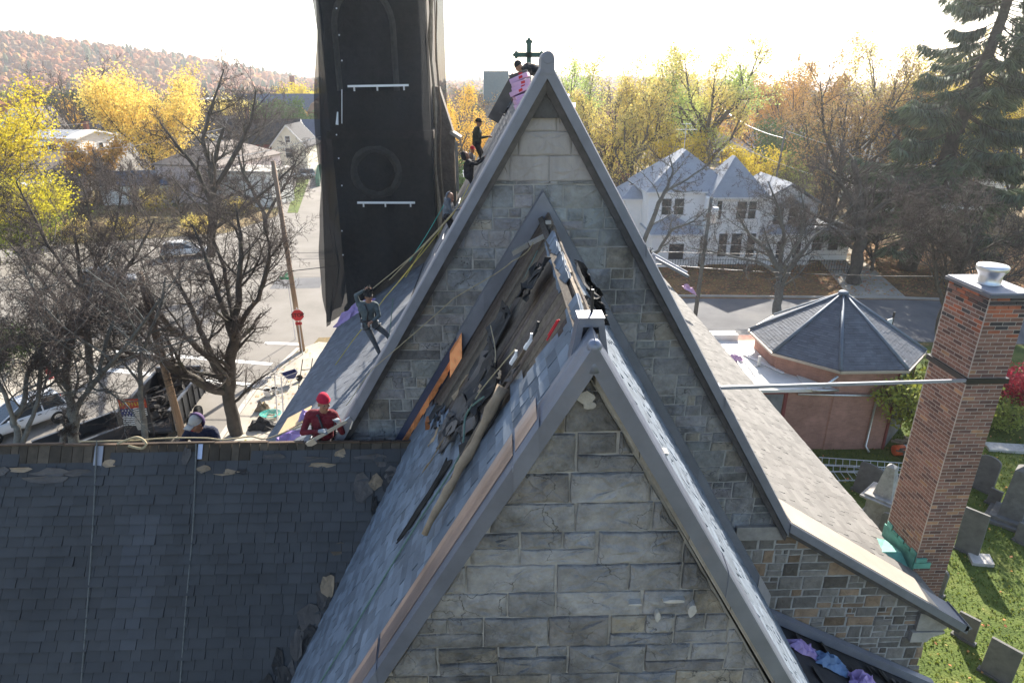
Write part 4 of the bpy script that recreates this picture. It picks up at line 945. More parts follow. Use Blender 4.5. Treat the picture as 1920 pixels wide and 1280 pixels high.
# --- octagonal brick vestry with flat roofed link
vx, vy, vr = 17.1, 30.3, 3.95
vest = empty('brick_vestry', 'octagonal red brick building with a blue grey pyramid roof and a flat link roof', 'building', (vx, vy, 0))
def oc(r, z, k0=0): return [Vector((vx+r*math.cos(R(22.5+45*k)), vy+r*math.sin(R(22.5+45*k)), z)) for k in range(8)]
mb = MB(); w_ = oc(3.72, 0); mb.prism(w_, (0, 0, 4.15), 0, 1); mb.box(8.2, 15.8, 26.92, 34, 0, 3.15, 0, .95)
build_under(vest, mb, 'wall', M['brickwall'])
mb = MB()
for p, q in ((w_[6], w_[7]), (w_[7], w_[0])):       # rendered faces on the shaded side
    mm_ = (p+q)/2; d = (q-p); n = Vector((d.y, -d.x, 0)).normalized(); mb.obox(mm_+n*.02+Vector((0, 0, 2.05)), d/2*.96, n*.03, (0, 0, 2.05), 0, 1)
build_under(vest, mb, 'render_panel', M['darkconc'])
mb = MB()
for k in (6, 7): mb.box(w_[k].x-.05, w_[k].x+.05, w_[k].y-.08, w_[k].y+.02, 0, 4.1)
mb.box(13.35, 13.5, 26.86, 26.95, .1, 3.0); mb.box(12.0, 12.15, 26.86, 26.95, .1, 3.0); mb.box(12.0, 13.5, 26.86, 26.95, 3.0, 3.12)
for o in split_build(mb, 'red_trim', M['redwall']): o.parent = vest; o.matrix_parent_inverse = Matrix.Translation((-vx, -vy, 0))
random.seed(81); mb = MB(); apex = Vector((vx, vy, 6.75)); e_ = oc(4.05, 4.3)
for k in range(8):                                   # real courses of shingles on each facet
    a, b = e_[k], e_[(k+1) % 8]; mid = (a+b)/2; V = apex-mid; Hh = V.length; U = (b-a); wd = U.length
    mb.poly([a, b, apex], 0, .8)
    shingles(mb, a, U, V, wd, Hh, .145, (.2, .34), keep=lambda x, v, wd=wd, Hh=Hh: abs(x-wd/2) < (wd/2)*(1-v/Hh)-.03, tv=.14, lift=.016)
rf = build_under(vest, mb, 'roof', mat('vestry_shingle', (.12, .13, .15), .85, var=.22, vs=1.2, bump=.5, bs=150, bdist=.004, stain=((.33, .35, .38), .9, .60, .66, .3)))
mb = MB()
for k in range(8): mb.tube([e_[k]+Vector((0, 0, .02)), e_[k].lerp(apex, .5)+Vector((0, 0, .03)), apex+Vector((0, 0, .04))], [.09, .085, .07], 6, 0, rr(.9, 1.1))
mb.ball(apex+Vector((0, 0, .03)), (.25, .25, .12)); o = mb.build('hip_flashing', mat('blue_hip_cap', (.14, .17, .21), .6, metal=.2, var=.2), None, True, loc=tuple(vest.location)); o.location = (0, 0, 0); o.parent = rf
mb = MB(); E1, E2 = oc(4.10, 4.16), oc(4.12, 4.28)
for k in range(8): a, b = E1[k], E1[(k+1) % 8]; mb.obox((a+b)/2+Vector((0, 0, .06)), (b-a)/2, ((a+b)/2-Vector((vx, vy, 4.16))).normalized()*.04, (0, 0, .06), 0, 1)
build_under(vest, mb, 'fascia', M['beige'])
mb = MB(); mb.prism([p for p in oc(4.05, 4.17)], (0, 0, .02)); build_under(vest, mb, 'soffit', M['darkconc'])
mb = MB(); mb.box(8.0, 14.9, 26.7, 32.8, 3.16, 3.30); mb.prism([(14.2, 26.62, 3.31), (15.6, 26.6, 3.31), (14.4, 28.2, 3.33)], (0, 0, .04)); build_under(vest, mb, 'flat_roof', M['flatroof'])
mb = MB(); mb.box(8.0, 13.2, 32.82, 33.1, 3.2, 3.62); mb.box(8.0, 13.2, 33.3, 33.5, 3.2, 3.62, 0, 1.3); build_under(vest, mb, 'parapet', M['flatroof'])
mb = MB(); mb.tube([(13.9, 26.72, 3.05), (17.5, 26.68, 2.95), (17.62, 26.72, 2.8), (17.62, 26.75, .25), (17.7, 26.5, .05)], .055, 8); mb.tube([(15.5, 26.58, 4.02), (14.9, 26.58, 3.42)], .06, 8); mb.obox((15.0, 26.5, 3.35), (.6, 0, 0), (0, .06, 0), (0, 0, .05))
build_under(vest, mb, 'drain_pipe', M['galv'], True)
mb = MB(); mb.box(12.2, 13.3, 26.88, 26.93, 1.8, 3.0); build_under(vest, mb, 'window', M['darkconc'])
# --- things on the flat roof
random.seed(82)
def ladder(name, label, a, b, side, w=.4, step=.3, m='alu', group=None, r=.035, cat='ladder'):
    a, b, side = Vector(a), Vector(b), Vector(side).normalized(); d = (b-a).normalized(); n = d.cross(side)
    root = empty(name, label, cat, tuple(a), 0, group)
    for s in (-1, 1):
        mb = MB(); mb.obox((a+b)/2+side*s*w/2, (b-a)/2, side*.013, n*r); build_under(root, mb, 'rail', M[m])
    L = (b-a).length; mb = MB()
    for k in range(int(L/step)): p = a+d*(step*(k+.5)); mb.tube([p-side*w/2, p+side*w/2], .015, 6)
    build_under(root, mb, 'rungs', M[m]); return root
ladder('ladder', 'short pale ladder lying on the white flat roof nearest the pyramid roof', (12.35, 31.9, 3.40), (12.05, 30.3, 3.38), (1, -.05, 0), .42, .25)
ladder('ladder', 'second short ladder lying on the white flat roof beside the pink wrapping', (12.3, 29.9, 3.38), (12.2, 28.2, 3.37), (1, 0, 0), .42, .25)
def crumple(name, label, cat, P, sx, sy, sz, m, n=9, group=None, base=None):
    mb = MB(); vs = []
    for j in range(n+1):
        for i in range(n+1):
            a, b = i/n-.5, j/n-.5; e = max(0, 1-(2*abs(a))**3)*max(0, 1-(2*abs(b))**3)
            vs.append(Vector(P)+Vector((a*sx*rr(.8, 1.15), b*sy*rr(.8, 1.15), e*sz*rr(.2, 1.2)+.015))+(base(a*sx, b*sy) if base else Vector((0, 0, 0))))
    mb.raw(vs, [(j*(n+1)+i, j*(n+1)+i+1, (j+1)*(n+1)+i+1, (j+1)*(n+1)+i) for j in range(n) for i in range(n)], 0, 1)
    mb.raw([v-Vector((0, 0, .012)) for v in vs], [(j*(n+1)+i, (j+1)*(n+1)+i, (j+1)*(n+1)+i+1, j*(n+1)+i+1) for j in range(n) for i in range(n)], 0, 1)
    return tag(mb.build(name, m, loc=tuple(P)), label, cat, group)
crumple('wrapping', 'crumpled pink wrapping lying on the white flat roof between the ladders', 'wrapping', (12.0, 30.1, 3.36), .9, .5, .25, M['pink'])
mb = MB(); mb.obox((13.3, 29.6, 3.37), (.55, -1.2, 0), (.06, .03, 0), (0, 0, .03)); tag(mb.build('white_board', M['white']), 'long white board lying at a slant on the flat roof', 'board')
mb = MB(); mb.box(12.95, 13.07, 29.3, 29.4, 3.3, 3.85); mb.box(12.8, 13.2, 29.3, 29.4, 3.31, 3.36); tag(mb.build('vent_pipe', M['flatroof']), 'pale upright vent post on the white flat roof', 'vent pipe')
# --- white house with the pale hipped roofs
wh = empty('white_house', 'large white two storey house with pale blue grey hipped roofs across the street', 'house', (22, 64, 0))
mb = MB()
mb.box(14.6, 22.6, 62, 70, 0, 6.7); mb.box(20.3, 25.0, 60.6, 68, 0, 6.4); mb.box(24.8, 30.6, 61.4, 69, 0, 5.6); mb.box(14.7, 19.2, 59.8, 62, 0, 3.1); mb.box(30.6, 34.6, 62, 67, 0, 3.0); mb.box(12.9, 14.8, 65, 70, 0, 5.6); mb.box(25.2, 30, 60.2, 61.5, 0, 3.0)
mb.prism([(24.8, 61.4, 5.6), (30.6, 61.4, 5.6), (27.7, 61.4, 7.3)], (0, .3, 0)); mb.box(19.6, 20.3, 60.3, 61, 0, 6.4)
build_under(wh, mb, 'wall', M['siding'])
mb = MB()
def hiproof(mb, x0, x1, y0, y1, z, zp, oh=.45, k=None):
    x0 -= oh; x1 += oh; y0 -= oh; y1 += oh; cx, cy = (x0+x1)/2, (y0+y1)/2; k = abs((x1-x0)-(y1-y0))/2 if k is None else k
    r1, r2 = ((cx-k, cy, zp), (cx+k+.01, cy, zp)) if x1-x0 > y1-y0 else ((cx, cy-k, zp), (cx, cy+k+.01, zp))
    a = [(x0, y0, z), (x1, y0, z), (x1, y1, z), (x0, y1, z)]
    if x1-x0 > y1-y0: mb.poly([a[0], a[1], r2, r1]); mb.poly([a[1], a[2], r2]); mb.poly([a[2], a[3], r1, r2]); mb.poly([a[3], a[0], r1])
    else: mb.poly([a[0], a[1], r1]); mb.poly([a[1], a[2], r2, r1]); mb.poly([a[2], a[3], r2]); mb.poly([a[3], a[0], r1, r2])
    mb.box(x0+.02, x1-.02, y0+.02, y1-.02, z-.16, z-.004, 1)
hiproof(mb, 14.6, 22.6, 62, 70, 6.75, 10.2, k=.8); hiproof(mb, 20.3, 25.0, 60.6, 66, 6.45, 9.85, k=.4); hiproof(mb, 12.9, 14.8, 65, 70, 5.6, 6.7); hiproof(mb, 14.7, 19.2, 59.8, 64.5, 3.15, 4.6, .25); hiproof(mb, 25.2, 30, 60.2, 63, 3.05, 3.8, .2)
for s in (-1, 1): mb.prism([(27.7, 61.0, 7.45), (27.7+s*3.3, 61.0, 5.5), (27.7+s*3.3, 61.0, 5.65), (27.7, 61.0, 7.6)], (0, 8, 0), 0)
mb.box(30.5, 34.9, 61.7, 67.2, 3.0, 3.2, 0)
build_under(wh, mb, 'roof', [M['rooflight'], M['white']])
mb = MB(); mb.prism([(26.0, 61.0, 5.35), (29.4, 61.0, 5.35), (27.7, 61.0, 6.3)], (0, -.35, 0)); build_under(wh, mb, 'pediment', M['roofgrey'])
for (x, y, z, w, h) in [(16.3, 62, 5.3, .9, 1.5), (17.5, 62, 5.3, .9, 1.5), (20.9, 60.6, 5.2, .45, 1.7), (23.0, 60.6, 5.2, .9, 1.6), (24.0, 60.6, 5.2, .7, 1.6), (26.9, 61.4, 4.4, .9, 1.7), (28.3, 61.4, 4.4, .9, 1.7), (21.6, 60.6, 1.9, .8, 2.2), (22.9, 60.6, 1.9, 1.0, 2.2), (24.3, 60.6, 1.9, .8, 2.2), (27.0, 60.2, 1.5, .7, 1.6), (28.6, 60.2, 1.5, .7, 1.6), (31.4, 62, 1.7, 1.0, 1.4), (33.0, 62, 1.7, 1.0, 1.4), (17, 59.8, 1.5, 1.4, 1.5)]:
    mf, mg = MB(), MB(); win(mf, mg, (x, y, z), (1, 0, 0), w, h, (0, -1, 0)); f = build_under(wh, mf, 'window', M['white']); g = mg.build('pane', M['glass'], loc=tuple(wh.location)); g.location = (0, 0, 0); g.parent = f
mb = MB(); mb.tube([(18.6, 66, 10), (18.6, 66, 12.6)], .03, 5); mb.tube([(17.6, 66, 12.0), (19.7, 66, 12.0)], .02, 4); mb.tube([(18.1, 66, 12.5), (19.1, 66, 12.5)], .02, 4); build_under(wh, mb, 'roof_aerial', M['alu'])
# --- others
W2 = [('f', x, z, .9, 1.4) for x in (-9, -5, -1, 3, 7) for z in (4.6,)]
house('long_house', 'long grey building with a dark roof and a row of windows behind the orange tree', 'building', 60, 152, 34, 12, 6.4, 2.6, 0, M['sidingg'], M['roofdark'], [('f', x, 5.0, 1.2, 1.6) for x in (-13, -9.5, -6, -2.5, 1, 4.5)], chim=[(-7, 0, 10.2), (4, 1, 11.5)])
house('brick_garage', 'low brown brick building with a brown roof in front of the long grey building', 'building', 50, 122, 14, 10, 3.9, 1.2, R(4), M['brickhouse'], M['roofbrown'], [('f', 2, 2, 1.2, 1.2)])
house('shop_building', 'white flat topped building glimpsed beyond the autumn trees on the right', 'building', 92, 150, 40, 14, 8.2, .3, 0, M['siding'], M['flatroof'], [('f', x, 6, 1.4, 1.4) for x in (-12, -4, 4, 12)])
house('dark_roof_house', 'house with a steep dark slate roof and white dormer wall behind the spruce', 'house', 61, 94, 18, 12, 6.3, 6.2, R(-4), M['siding'], M['roofblue'], [('f', -3, 4.6, 1.1, 1.6), ('f', -1, 4.6, 1.1, 1.6), ('f', 4, 4.6, 1.1, 1.6)])
house('white_garage', 'white garage with a pale roof below the dark roofed house', 'garage', 53, 82, 9, 6, 2.6, 1.3, R(-8), M['siding'], M['rooflight'], [('f', 2, 1.5, .8, .8)])
house('red_brick_house', 'narrow red brick house half hidden by the yellow trees beside the steep gable', 'house', 17, 112, 8, 10, 7.2, 2.6, R(90), M['brickhouse'], M['roofbrown'], [('r', -2, 5.2, .9, 1.4), ('l', 2, 5.2, .9, 1.4)])
house('brick_shed', 'small dark red shed beside the white house', 'shed', 12.2, 78, 5, 4, 3.0, 1.2, 0, M['redwall'], M['rooflight'])
house('cream_house', 'cream sided house with a pale roof seen between the tower and the gable', 'house', -3.0, 66, 7, 9, 5.2, 2.5, R(90), M['sidingc'], M['rooflight'], [('l', 0, 3.6, .9, 1.3)])
house('charcoal_garage', 'charcoal roofed low house just right of the tower', 'house', -4.0, 58, 8, 6, 2.8, 1.7, 0, M['sidingc'], M['roofdark'])
house('hall', 'tall dark green roofed building far behind the stack of pink bundles', 'building', 0.6, 150, 4.6, 10, 12.5, 5.5, R(0), M['darkconc'], mat('green_slate', (.10, .15, .15), .8, var=.1))
house('charcoal_roof_house', 'long dark roofed house behind the standing roofer', 'house', -2.5, 108, 13, 8, 6.0, 3.2, 0, M['sidingc'], M['roofdark'])
# left side
house('white_gabled_house', 'white house with a steep gable and low wings at the far left', 'house', -79, 121, 10, 7.4, 7.6, 4.4, R(90), M['siding'], M['roofbrown'], [('l', 0, 9, .9, 1.5)])
house('white_wing_house', 'white flat roofed house front with small windows beside the leaning pole', 'house', -69.5, 112, 11, 9, 8.0, .9, R(-6), M['siding'], M['flatroof'], [('f', -2.5, 6.6, 1.2, .9), ('f', 1.5, 6.2, 1.2, 2.0), ('r', 1, 6.2, 1, 1.6), ('r', -2, 3, 1, 1.6)], chim=[(3, 2, 10.0)])
house('row_house', 'low white row building with a dark shadowed roof edge behind the white houses', 'building', -74, 135, 30, 8, 5.4, .3, R(-3), M['siding'], M['flatroof'], [('f', x, 3.6, 1.2, 1.2) for x in (-10, -5, 0, 5, 10)], chim=[(4, 0, 7.6)])
house('brown_roof_barn', 'broad low house with a grey brown roof at the far left', 'house', -112, 168, 30, 14, 4.6, 4.0, R(4), M['siding'], M['roofbrown'])
house('dark_red_house', 'dark red house with a black roof and white trimmed gable', 'house', -43.5, 132, 13, 8, 5.6, 3.8, 0, M['redwall'], M['roofdark'], [('f', -3.6, 4.4, 1.2, 1.3), ('f', -1.9, 4.4, 1.2, 1.3), ('f', 4.6, 4.2, 1.0, 1.3)], chim=[(-3.4, 1, 11.4)])
house('cream_gable_house', 'cream house with an arched gable window facing the street', 'house', -36.4, 126, 9, 6, 5.6, 3.4, R(90), M['sidingc'], M['roofdark'], [('l', 0, 4.4, 1.2, 1.5), ('l', 0, 6.7, .8, 1.0)])
house('blue_roof_house', 'house with a plain blue roof and lilac wall beside the tower netting', 'house', -35, 146, 12, 9, 5.2, 3.4, R(0), M['sidingp'], M['roofblue'], [('f', 1, 3, 1, 1.3)])
house('pink_hall', 'long pinkish building with a tan roof behind the bare tree by the street', 'building', -41.5, 104, 17, 10, 5.4, 2.4, R(78), M['sidingp'], M['roofbrown'], [('r', x, 2.6, 1.3, 2.0) for x in (-4, 0, 4)]+[('f', x, 2.8, 1.3, 2.0) for x in (-7, -3, 1, 5)], hip=True)
house('white_shop', 'small white street front building with dark windows by the grass verge', 'building', -34.4, 96, 6, 9, 4.6, .3, R(78), M['siding'], M['concrete'], [('r', x, 2.3, 1.1, 2.2) for x in (-3, 0, 3)])
house('blue_slate_hall', 'big pale building with a broad blue slate roof far behind the tower', 'building', -62, 205, 26, 18, 5.5, 7, 0, M['sidingg'], M['roofblue'], [('f', 4, 3.5, 1.5, 1.5)])
house('factory', 'long flat roofed factory building in the far town', 'building', -82, 268, 60, 20, 9.5, .3, 0, M['brickhouse'], M['flatroof'], [('f', x, 6, 3, 2) for x in (-20, -10, 0, 10)])
house('low_garage_row', 'low white garages behind the bare trees on the left', 'garage', -70, 92, 16, 7, 3.0, .3, R(14), M['siding'], M['flatroof'], [('f', x, 1.5, 2.4, 2.1) for x in (-5, 0, 5)])
house('navy_roof_shed', 'long low shed with a navy roof behind the bare trees', 'shed', -51, 98, 9, 6, 2.8, 1.4, R(6), M['siding'], M['roofblue'])
mb = MB(); mb.tube([(-85, 300, 0), (-85, 300, 18.0)], [1.5, 1.0], 12); tag(mb.build('factory_chimney', M['brickhouse'], loc=(-85, 300, 0)), 'tall brown factory chimney stack on the horizon', 'chimney')
mb = MB(); n_ = 24                                    # iron railing before the white house
for k in range(70): x = 16.5+k*.24; mb.tube([(x, 58.8-.02*k, 0), (x, 58.8-.02*k, 1.15)], .018, 4)
mb.tube([(16.5, 58.8, 1.05), (33.1, 57.4, 1.05)], .022, 4); mb.tube([(16.5, 58.8, .25), (33.1, 57.4, .25)], .022, 4)
tag(mb.build('iron_railing', M['darkmetal'], loc=(25, 58, 0)), 'dark iron railing in front of the white house', 'fence')
mb = MB()
for k in range(30): a = gnd(600, 322).lerp(gnd(596, 350), k/29); mb.box(a.x-.3, a.x+.3, a.y, a.y+.06, 0, 1.5)
tag(mb.build('green_fence', mat('fence_green', (.06, .16, .12), .7), loc=(-31, 118, 0)), 'green mesh fence by the grass verge beside the tower', 'fence')
sheet('grass_verge', [(-27.6, 88), (-26.2, 88), (-34.2, 126), (-36.5, 126)], G_grass, .013)
# ================================================================= GRAVES
random.seed(91)
def tablet(name, label, x, y, w, h, t, rz, lean=0, m='gravestone', arch=0, group='headstones in the churchyard'):
    h *= .92; w *= .92
    mb = MB(); pr = [(-w/2, 0, -.1), (w/2, 0, -.1), (w/2, 0, h-arch)]
    if arch:
        for k in range(1, 10): a = math.pi*k/10; pr.append((w/2*math.cos(a), 0, h-arch+arch*math.sin(a)))
    pr.append((-w/2, 0, h-arch)); mb.prism([(a, -t/2, c) for a, b, c in pr], (0, t, 0), 0, 1)
    mb.box(-w/2-.06, w/2+.06, -t/2-.06, t/2+.06, -.05, .07, 0, .8)
    o = mb.build(name, M[m]); o.location = (x, y, 0); o.rotation_euler = (lean, rr(-.03, .03), rz)
    bv = o.modifiers.new('bevel', 'BEVEL'); bv.width = .012; bv.segments = 2
    return tag(o, label, 'headstone', group)
RZ_ = R(-53)
p = gnd(1811, 1036); tablet('headstone', 'tall square topped grey headstone beside the brick chimney', p.x, p.y, .85, 1.95, .12, RZ_, R(-4))
p = gnd(1806, 1198); tablet('headstone', 'short square headstone just beyond the corbelled eave corner', p.x, p.y, .62, 1.0, .10, RZ_, R(-3))
p = gnd(1865, 1270); tablet('headstone', 'brown grey square headstone nearest the bottom right corner', p.x, p.y, .85, 1.35, .11, RZ_, R(-4))
p = gnd(1838, 918); tablet('headstone', 'dark weathered headstone with a rounded top left of the tall obelisk', p.x, p.y, .95, 1.75, .14, R(-60), R(-8), arch=.25)
p = gnd(1655, 1030); tablet('headstone', 'dark headstone half hidden at the foot of the brick chimney', p.x, p.y, .8, 1.7, .12, R(-60), R(-3), arch=.15)
p = gnd(1618, 925); tablet('headstone', 'dark leaning tablet in the shade beside the ladders', p.x, p.y, 1.0, 1.5, .12, R(-55), R(-12), arch=.1)
p = gnd(1860, 946); tablet('headstone', 'small dark headstone directly behind the base of the tall obelisk', p.x, p.y, .5, .8, .12, R(-60), R(-3))
p = gnd(1752, 1110); tablet('headstone', 'small rounded grey headstone by the foot of the chimney', p.x, p.y, .55, 1.1, .12, R(-60), R(-5), arch=.2)
p = gnd(1825, 805); tablet('headstone', 'grey headstone standing near the red bush', p.x, p.y, .7, 1.2, .12, R(-60), R(-3), arch=.2)
p = gnd(1918, 1020); tablet('headstone', 'very dark headstone at the right edge of the photo', p.x, p.y, .7, .9, .12, R(-60), R(-3))
def obelisk(label, p, b, h, ph, m, rz, plinth=0):
    root = empty('obelisk', label, 'obelisk', (p.x, p.y, 0), rz)
    mb = MB(); mb.box(-b*.85, b*.85, -b*.85, b*.85, -.1, .14); mb.box(-b*.68, b*.68, -b*.68, b*.68, .142, .30)
    z = .302
    if plinth: mb.box(-b*.5, b*.5, -b*.5, b*.5, .302, plinth); mb.box(-b*.72, b*.72, -b*.72, b*.72, plinth, plinth+.09); mb.box(-b*.6, b*.6, -b*.6, b*.6, plinth+.092, plinth+.17); z = plinth+.172
    o = mb.build('base', M[m]); o.parent = root; bv = o.modifiers.new('bevel', 'BEVEL'); bv.width = .015
    mb = MB(); s = (.42 if not plinth else .36)*b; t = s*(.78 if not plinth else .45)
    q0 = [(-s, -s, z), (s, -s, z), (s, s, z), (-s, s, z)]; q1 = [(-t, -t, h), (t, -t, h), (t, t, h), (-t, t, h)]; mb.raw(q0+q1+[(0, 0, h+ph)], [(0, 1, 5, 4), (1, 2, 6, 5), (2, 3, 7, 6), (3, 0, 4, 7), (4, 5, 8), (5, 6, 8), (6, 7, 8), (7, 4, 8)])
    o = mb.build('shaft', M[m]); o.parent = root; return root
obelisk('tall plain grey obelisk on a stepped base in the sunlit grass', gnd(1893, 975), .95, 2.35, .28, 'gravestone', R(42))
obelisk('small pale obelisk on a moulded pedestal in the shade of the roof', gnd(1645, 985), .95, 2.75, .12, 'gravepale', R(40), plinth=1.35)
for (u, v, w, h, lb) in [(1888, 842, .9, .35, 'flat pale ledger stone lying in the grass behind the obelisk'), (1838, 1052, .35, .28, 'small pale block lying in the grass beside the tall square headstone'), (1700, 905, .8, .5, 'dark fallen stones lying by the ladder ends')]:
    p = gnd(u, v); mb = MB(); mb.obox((0, 0, .07), (w, -.2*w, .02), (.1, h, 0), (0, 0, .07), 0, 1.3 if 'pale' in lb else .4); tag(mb.build('grave_slab', M['gravepale'], loc=(0, 0, 0)), lb, 'grave slab').location = p
# ladders on the grass
ladder('extension_ladder', 'long aluminium ladder lying on its side nearest the brick wall', gnd(1535, 864, .25), gnd(1712, 876, .25), (0, .25, 1), .36, .3, r=.03)
ladder('extension_ladder', 'aluminium ladder standing on edge in front of the other ladder', gnd(1530, 876, .32), gnd(1716, 884, .32), (.02, .35, 1), .30, .3, r=.03)
ladder('extension_ladder', 'aluminium ladder lying flat with its open rungs showing on the shaded grass', gnd(1538, 893, .08), gnd(1688, 889, .08), (0, 1, .1), .62, .3, r=.03)
# barrel cone, boards, planks
p = gnd(1690, 853); root = empty('traffic_barrel', 'orange and white traffic barrel lying on its side by the brick wall corner', 'traffic barrel', (p.x, p.y, 0))
mb = MB(); mb.lathe((-.42, 0, .26), [(.20, 0), (.25, .03), (.25, .48)], 18, 0, 1, (1, .08, .03)); o = mb.build('orange_shell', M['orange'], smooth=True); o.parent = root
mb = MB(); mb.lathe((.07, .04, .275), [(.245, 0), (.235, .36), (.02, .37)], 18, 0, 1, (1, .08, .03)); o = mb.build('white_band', M['white'], smooth=True); o.parent = root
random.seed(95); mb = MB()
for k in range(14): q = gnd(rr(1700, 1730), rr(822, 850), .06+.03*k); mb.obox(q, (rr(.3, .9), rr(-.5, .5), rr(-.05, .05)), (.05, .08, 0), (0, 0, .02), 0, rr(.4, 1.3))
tag(mb.build('timber_pile', M['deckx'], loc=tuple(gnd(1715, 838))), 'pile of broken timber lying between the shrub and the chimney', 'timber pile')
# ================================================================= TREES
def grow(mb, p, d, L, r, lvl, P, tips, rnd):
    """one limb with its own side limbs; thin twigs end in tips"""
    n = P['seg'][lvl]; pts = [p.copy()]; rs = [r]; q = p.copy(); dd = d.normalized()
    re = r*P['taper'][lvl]
    for i in range(n):
        dd = (dd+Vector((rnd.uniform(-1, 1), rnd.uniform(-1, 1), rnd.uniform(-1, 1)))*P['wob'][lvl]+Vector((0, 0, P['up'][lvl]))).normalized()
        q = q+dd*(L/n); pts.append(q.copy()); rs.append(r+(re-r)*(i+1)/n)
    mb.tube(pts, rs, P['sides'][lvl], 0 if lvl < P.get('twl', 2) else 1, rnd.uniform(.75, 1.25), cap=False)
    kids(mb, pts, rs, L, lvl, P, tips, rnd)
def kids(mb, pts, rs, L, lvl, P, tips, rnd):
    n = len(pts)-1
    if lvl+1 < len(P['seg']):
        k = P['kids'][lvl]; k = int(k)+(1 if rnd.random() < k-int(k) else 0)
        for c in range(k):
            t = P['start'][lvl]+(1-P['start'][lvl])*(c+rnd.random())/k; t = min(.999, t); i = int(t*n); f = t*n-i
            a = pts[i].lerp(pts[min(n, i+1)], f); ax = (pts[min(n, i+1)]-pts[i]).normalized()
            o = ax.orthogonal().normalized(); o.rotate(Matrix.Rotation(rnd.uniform(0, 6.283), 3, ax)); an = R(rnd.uniform(*P['ang'][lvl]))
            nd = ax*math.cos(an)+o*math.sin(an); rr_ = rs[min(n, i)]*rnd.uniform(*P['rat'])
            grow(mb, a, nd, L*P['len'][lvl]*rnd.uniform(.65, 1.2)*(1.15-.45*t), max(rr_, P['rmin']), lvl+1, P, tips, rnd)
    if lvl >= len(P['seg'])-2: tips.extend(pts[1:])
def tree_obj(name, label, cat, base, limbs, P, seed, barkm, leafm=None, nleaf=0, lsize=.2, spread=.5, group=None, ltone=None, twigm=None, leaftilt=None):
    """limbs: list of (points, radii) main limbs, world coordinates"""
    rnd = random.Random(seed); tips = []; mt = MB(); mc = MB()
    for pts, rs in limbs:
        pts = [Vector(p) for p in pts]; sm = []; sr = []
        for i in range(len(pts)-1):
            for k in range(3):
                t = k/3; sm.append(pts[i].lerp(pts[i+1], t)+Vector((rnd.uniform(-1, 1), rnd.uniform(-1, 1), rnd.uniform(-.5, .5)))*rs[i]*.35*(1 if k else 0)); sr.append((rs[i]+(rs[i+1]-rs[i])*t)*rnd.uniform(.93, 1.08))
        sm.append(pts[-1]); sr.append(rs[-1])
        mt.tube(sm, sr, P['sides'][0], 0, rnd.uniform(.85, 1.15), cap=False)
        L = sum((sm[i+1]-sm[i]).length for i in range(len(sm)-1)); kids(mc, sm, sr, L, 0, P, tips, rnd)
    root = empty(name, label, cat, tuple(base), 0, group)
    build_under(root, mt, 'trunk', barkm, True)
    if leafm is not None:
        build_under(root, mc, 'limbs', [barkm, twigm or M['twig']], True)
        ml = MB(); rnd2 = rnd
        for k in range(nleaf):
            t = rnd.choice(tips); c = t+Vector((rnd.gauss(0, 1), rnd.gauss(0, 1), rnd.gauss(0, .8)))*spread
            a = Vector((rnd.uniform(-1, 1), rnd.uniform(-1, 1), rnd.uniform(-1, 1))).normalized(); b = a.orthogonal().normalized(); s = lsize*rnd.uniform(.5, 1.3); v = rnd.uniform(.82, 1.18)
            col = (v*rnd.uniform(.93, 1.07), v, v*rnd.uniform(.8, 1.2))
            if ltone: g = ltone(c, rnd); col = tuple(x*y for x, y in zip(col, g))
            ml.poly([c-a*s*.5, c+b*s*.38, c+a*s*.5, c-b*s*.38], 0, col)
        build_under(root, ml, 'crown', leafm)
    else: build_under(root, mc, 'crown', [barkm, twigm or M['twig']], True)
    return root
BARE = dict(seg=[4, 6, 5, 4, 3], taper=[.5, .35, .35, .4, .5], wob=[.15, .22, .30, .38, .4], up=[0, .05, .05, .06, .05], sides=[9, 6, 5, 3, 3], kids=[10, 8, 6.5, 4], start=[.25, .15, .12, .1], ang=[(30, 70), (30, 75), (30, 80), (30, 80)], rat=(.42, .7), len=[.42, .50, .50, .55], rmin=.0075, twl=3)
def px(lst): return [at(u, v, Y) for u, v, Y in lst]
# --- bare trees on the street side
tree_obj('bare_tree', 'thick mossy trunked bare tree beside the worker in the hood', 'tree', gnd(440, 822), [
    (px([(447, 830, 28.8), (437, 780, 28.9), (428, 735, 28.9), (432, 690, 28.9), (440, 640, 28.9), (438, 600, 28.9)]), [.34, .30, .29, .27, .24, .19]),
    (px([(428, 735, 28.9), (395, 728, 28.6), (345, 700, 28.2), (300, 672, 27.6), (250, 665, 27.0), (205, 645, 26.4)]), [.24, .22, .19, .16, .12, .07]),
    (px([(425, 715, 28.9), (400, 680, 29), (385, 640, 29.3), (372, 605, 29.5), (350, 560, 29.8), (325, 520, 30), (300, 480, 30)]), [.20, .17, .15, .13, .11, .08, .05]),
    (px([(395, 672, 29), (360, 640, 28), (320, 615, 27), (290, 575, 26.5), (270, 530, 26)]), [.16, .13, .11, .08, .05]),
    (px([(436, 630, 28.9), (420, 580, 29), (405, 540, 29.4), (385, 480, 29.6), (360, 420, 30)]), [.17, .14, .11, .08, .04]),
    (px([(442, 610, 28.9), (448, 550, 28.8), (450, 500, 28.8), (452, 440, 28.8), (440, 380, 29)]), [.16, .14, .11, .08, .04]),
    (px([(440, 630, 28.9), (460, 590, 28.6), (485, 560, 28.4), (498, 510, 28.2), (506, 465, 28.2), (495, 420, 28)]), [.15, .12, .10, .08, .06, .03]),
    (px([(438, 600, 28.9), (430, 560, 30), (420, 500, 30.5), (400, 450, 31), (410, 390, 31)]), [.14, .11, .09, .06, .03]),
], dict(BARE, kids=[14, 9, 6, 3.5], rat=(.28, .5), len=[.40, .5, .5, .55]), 101, M['bark'])
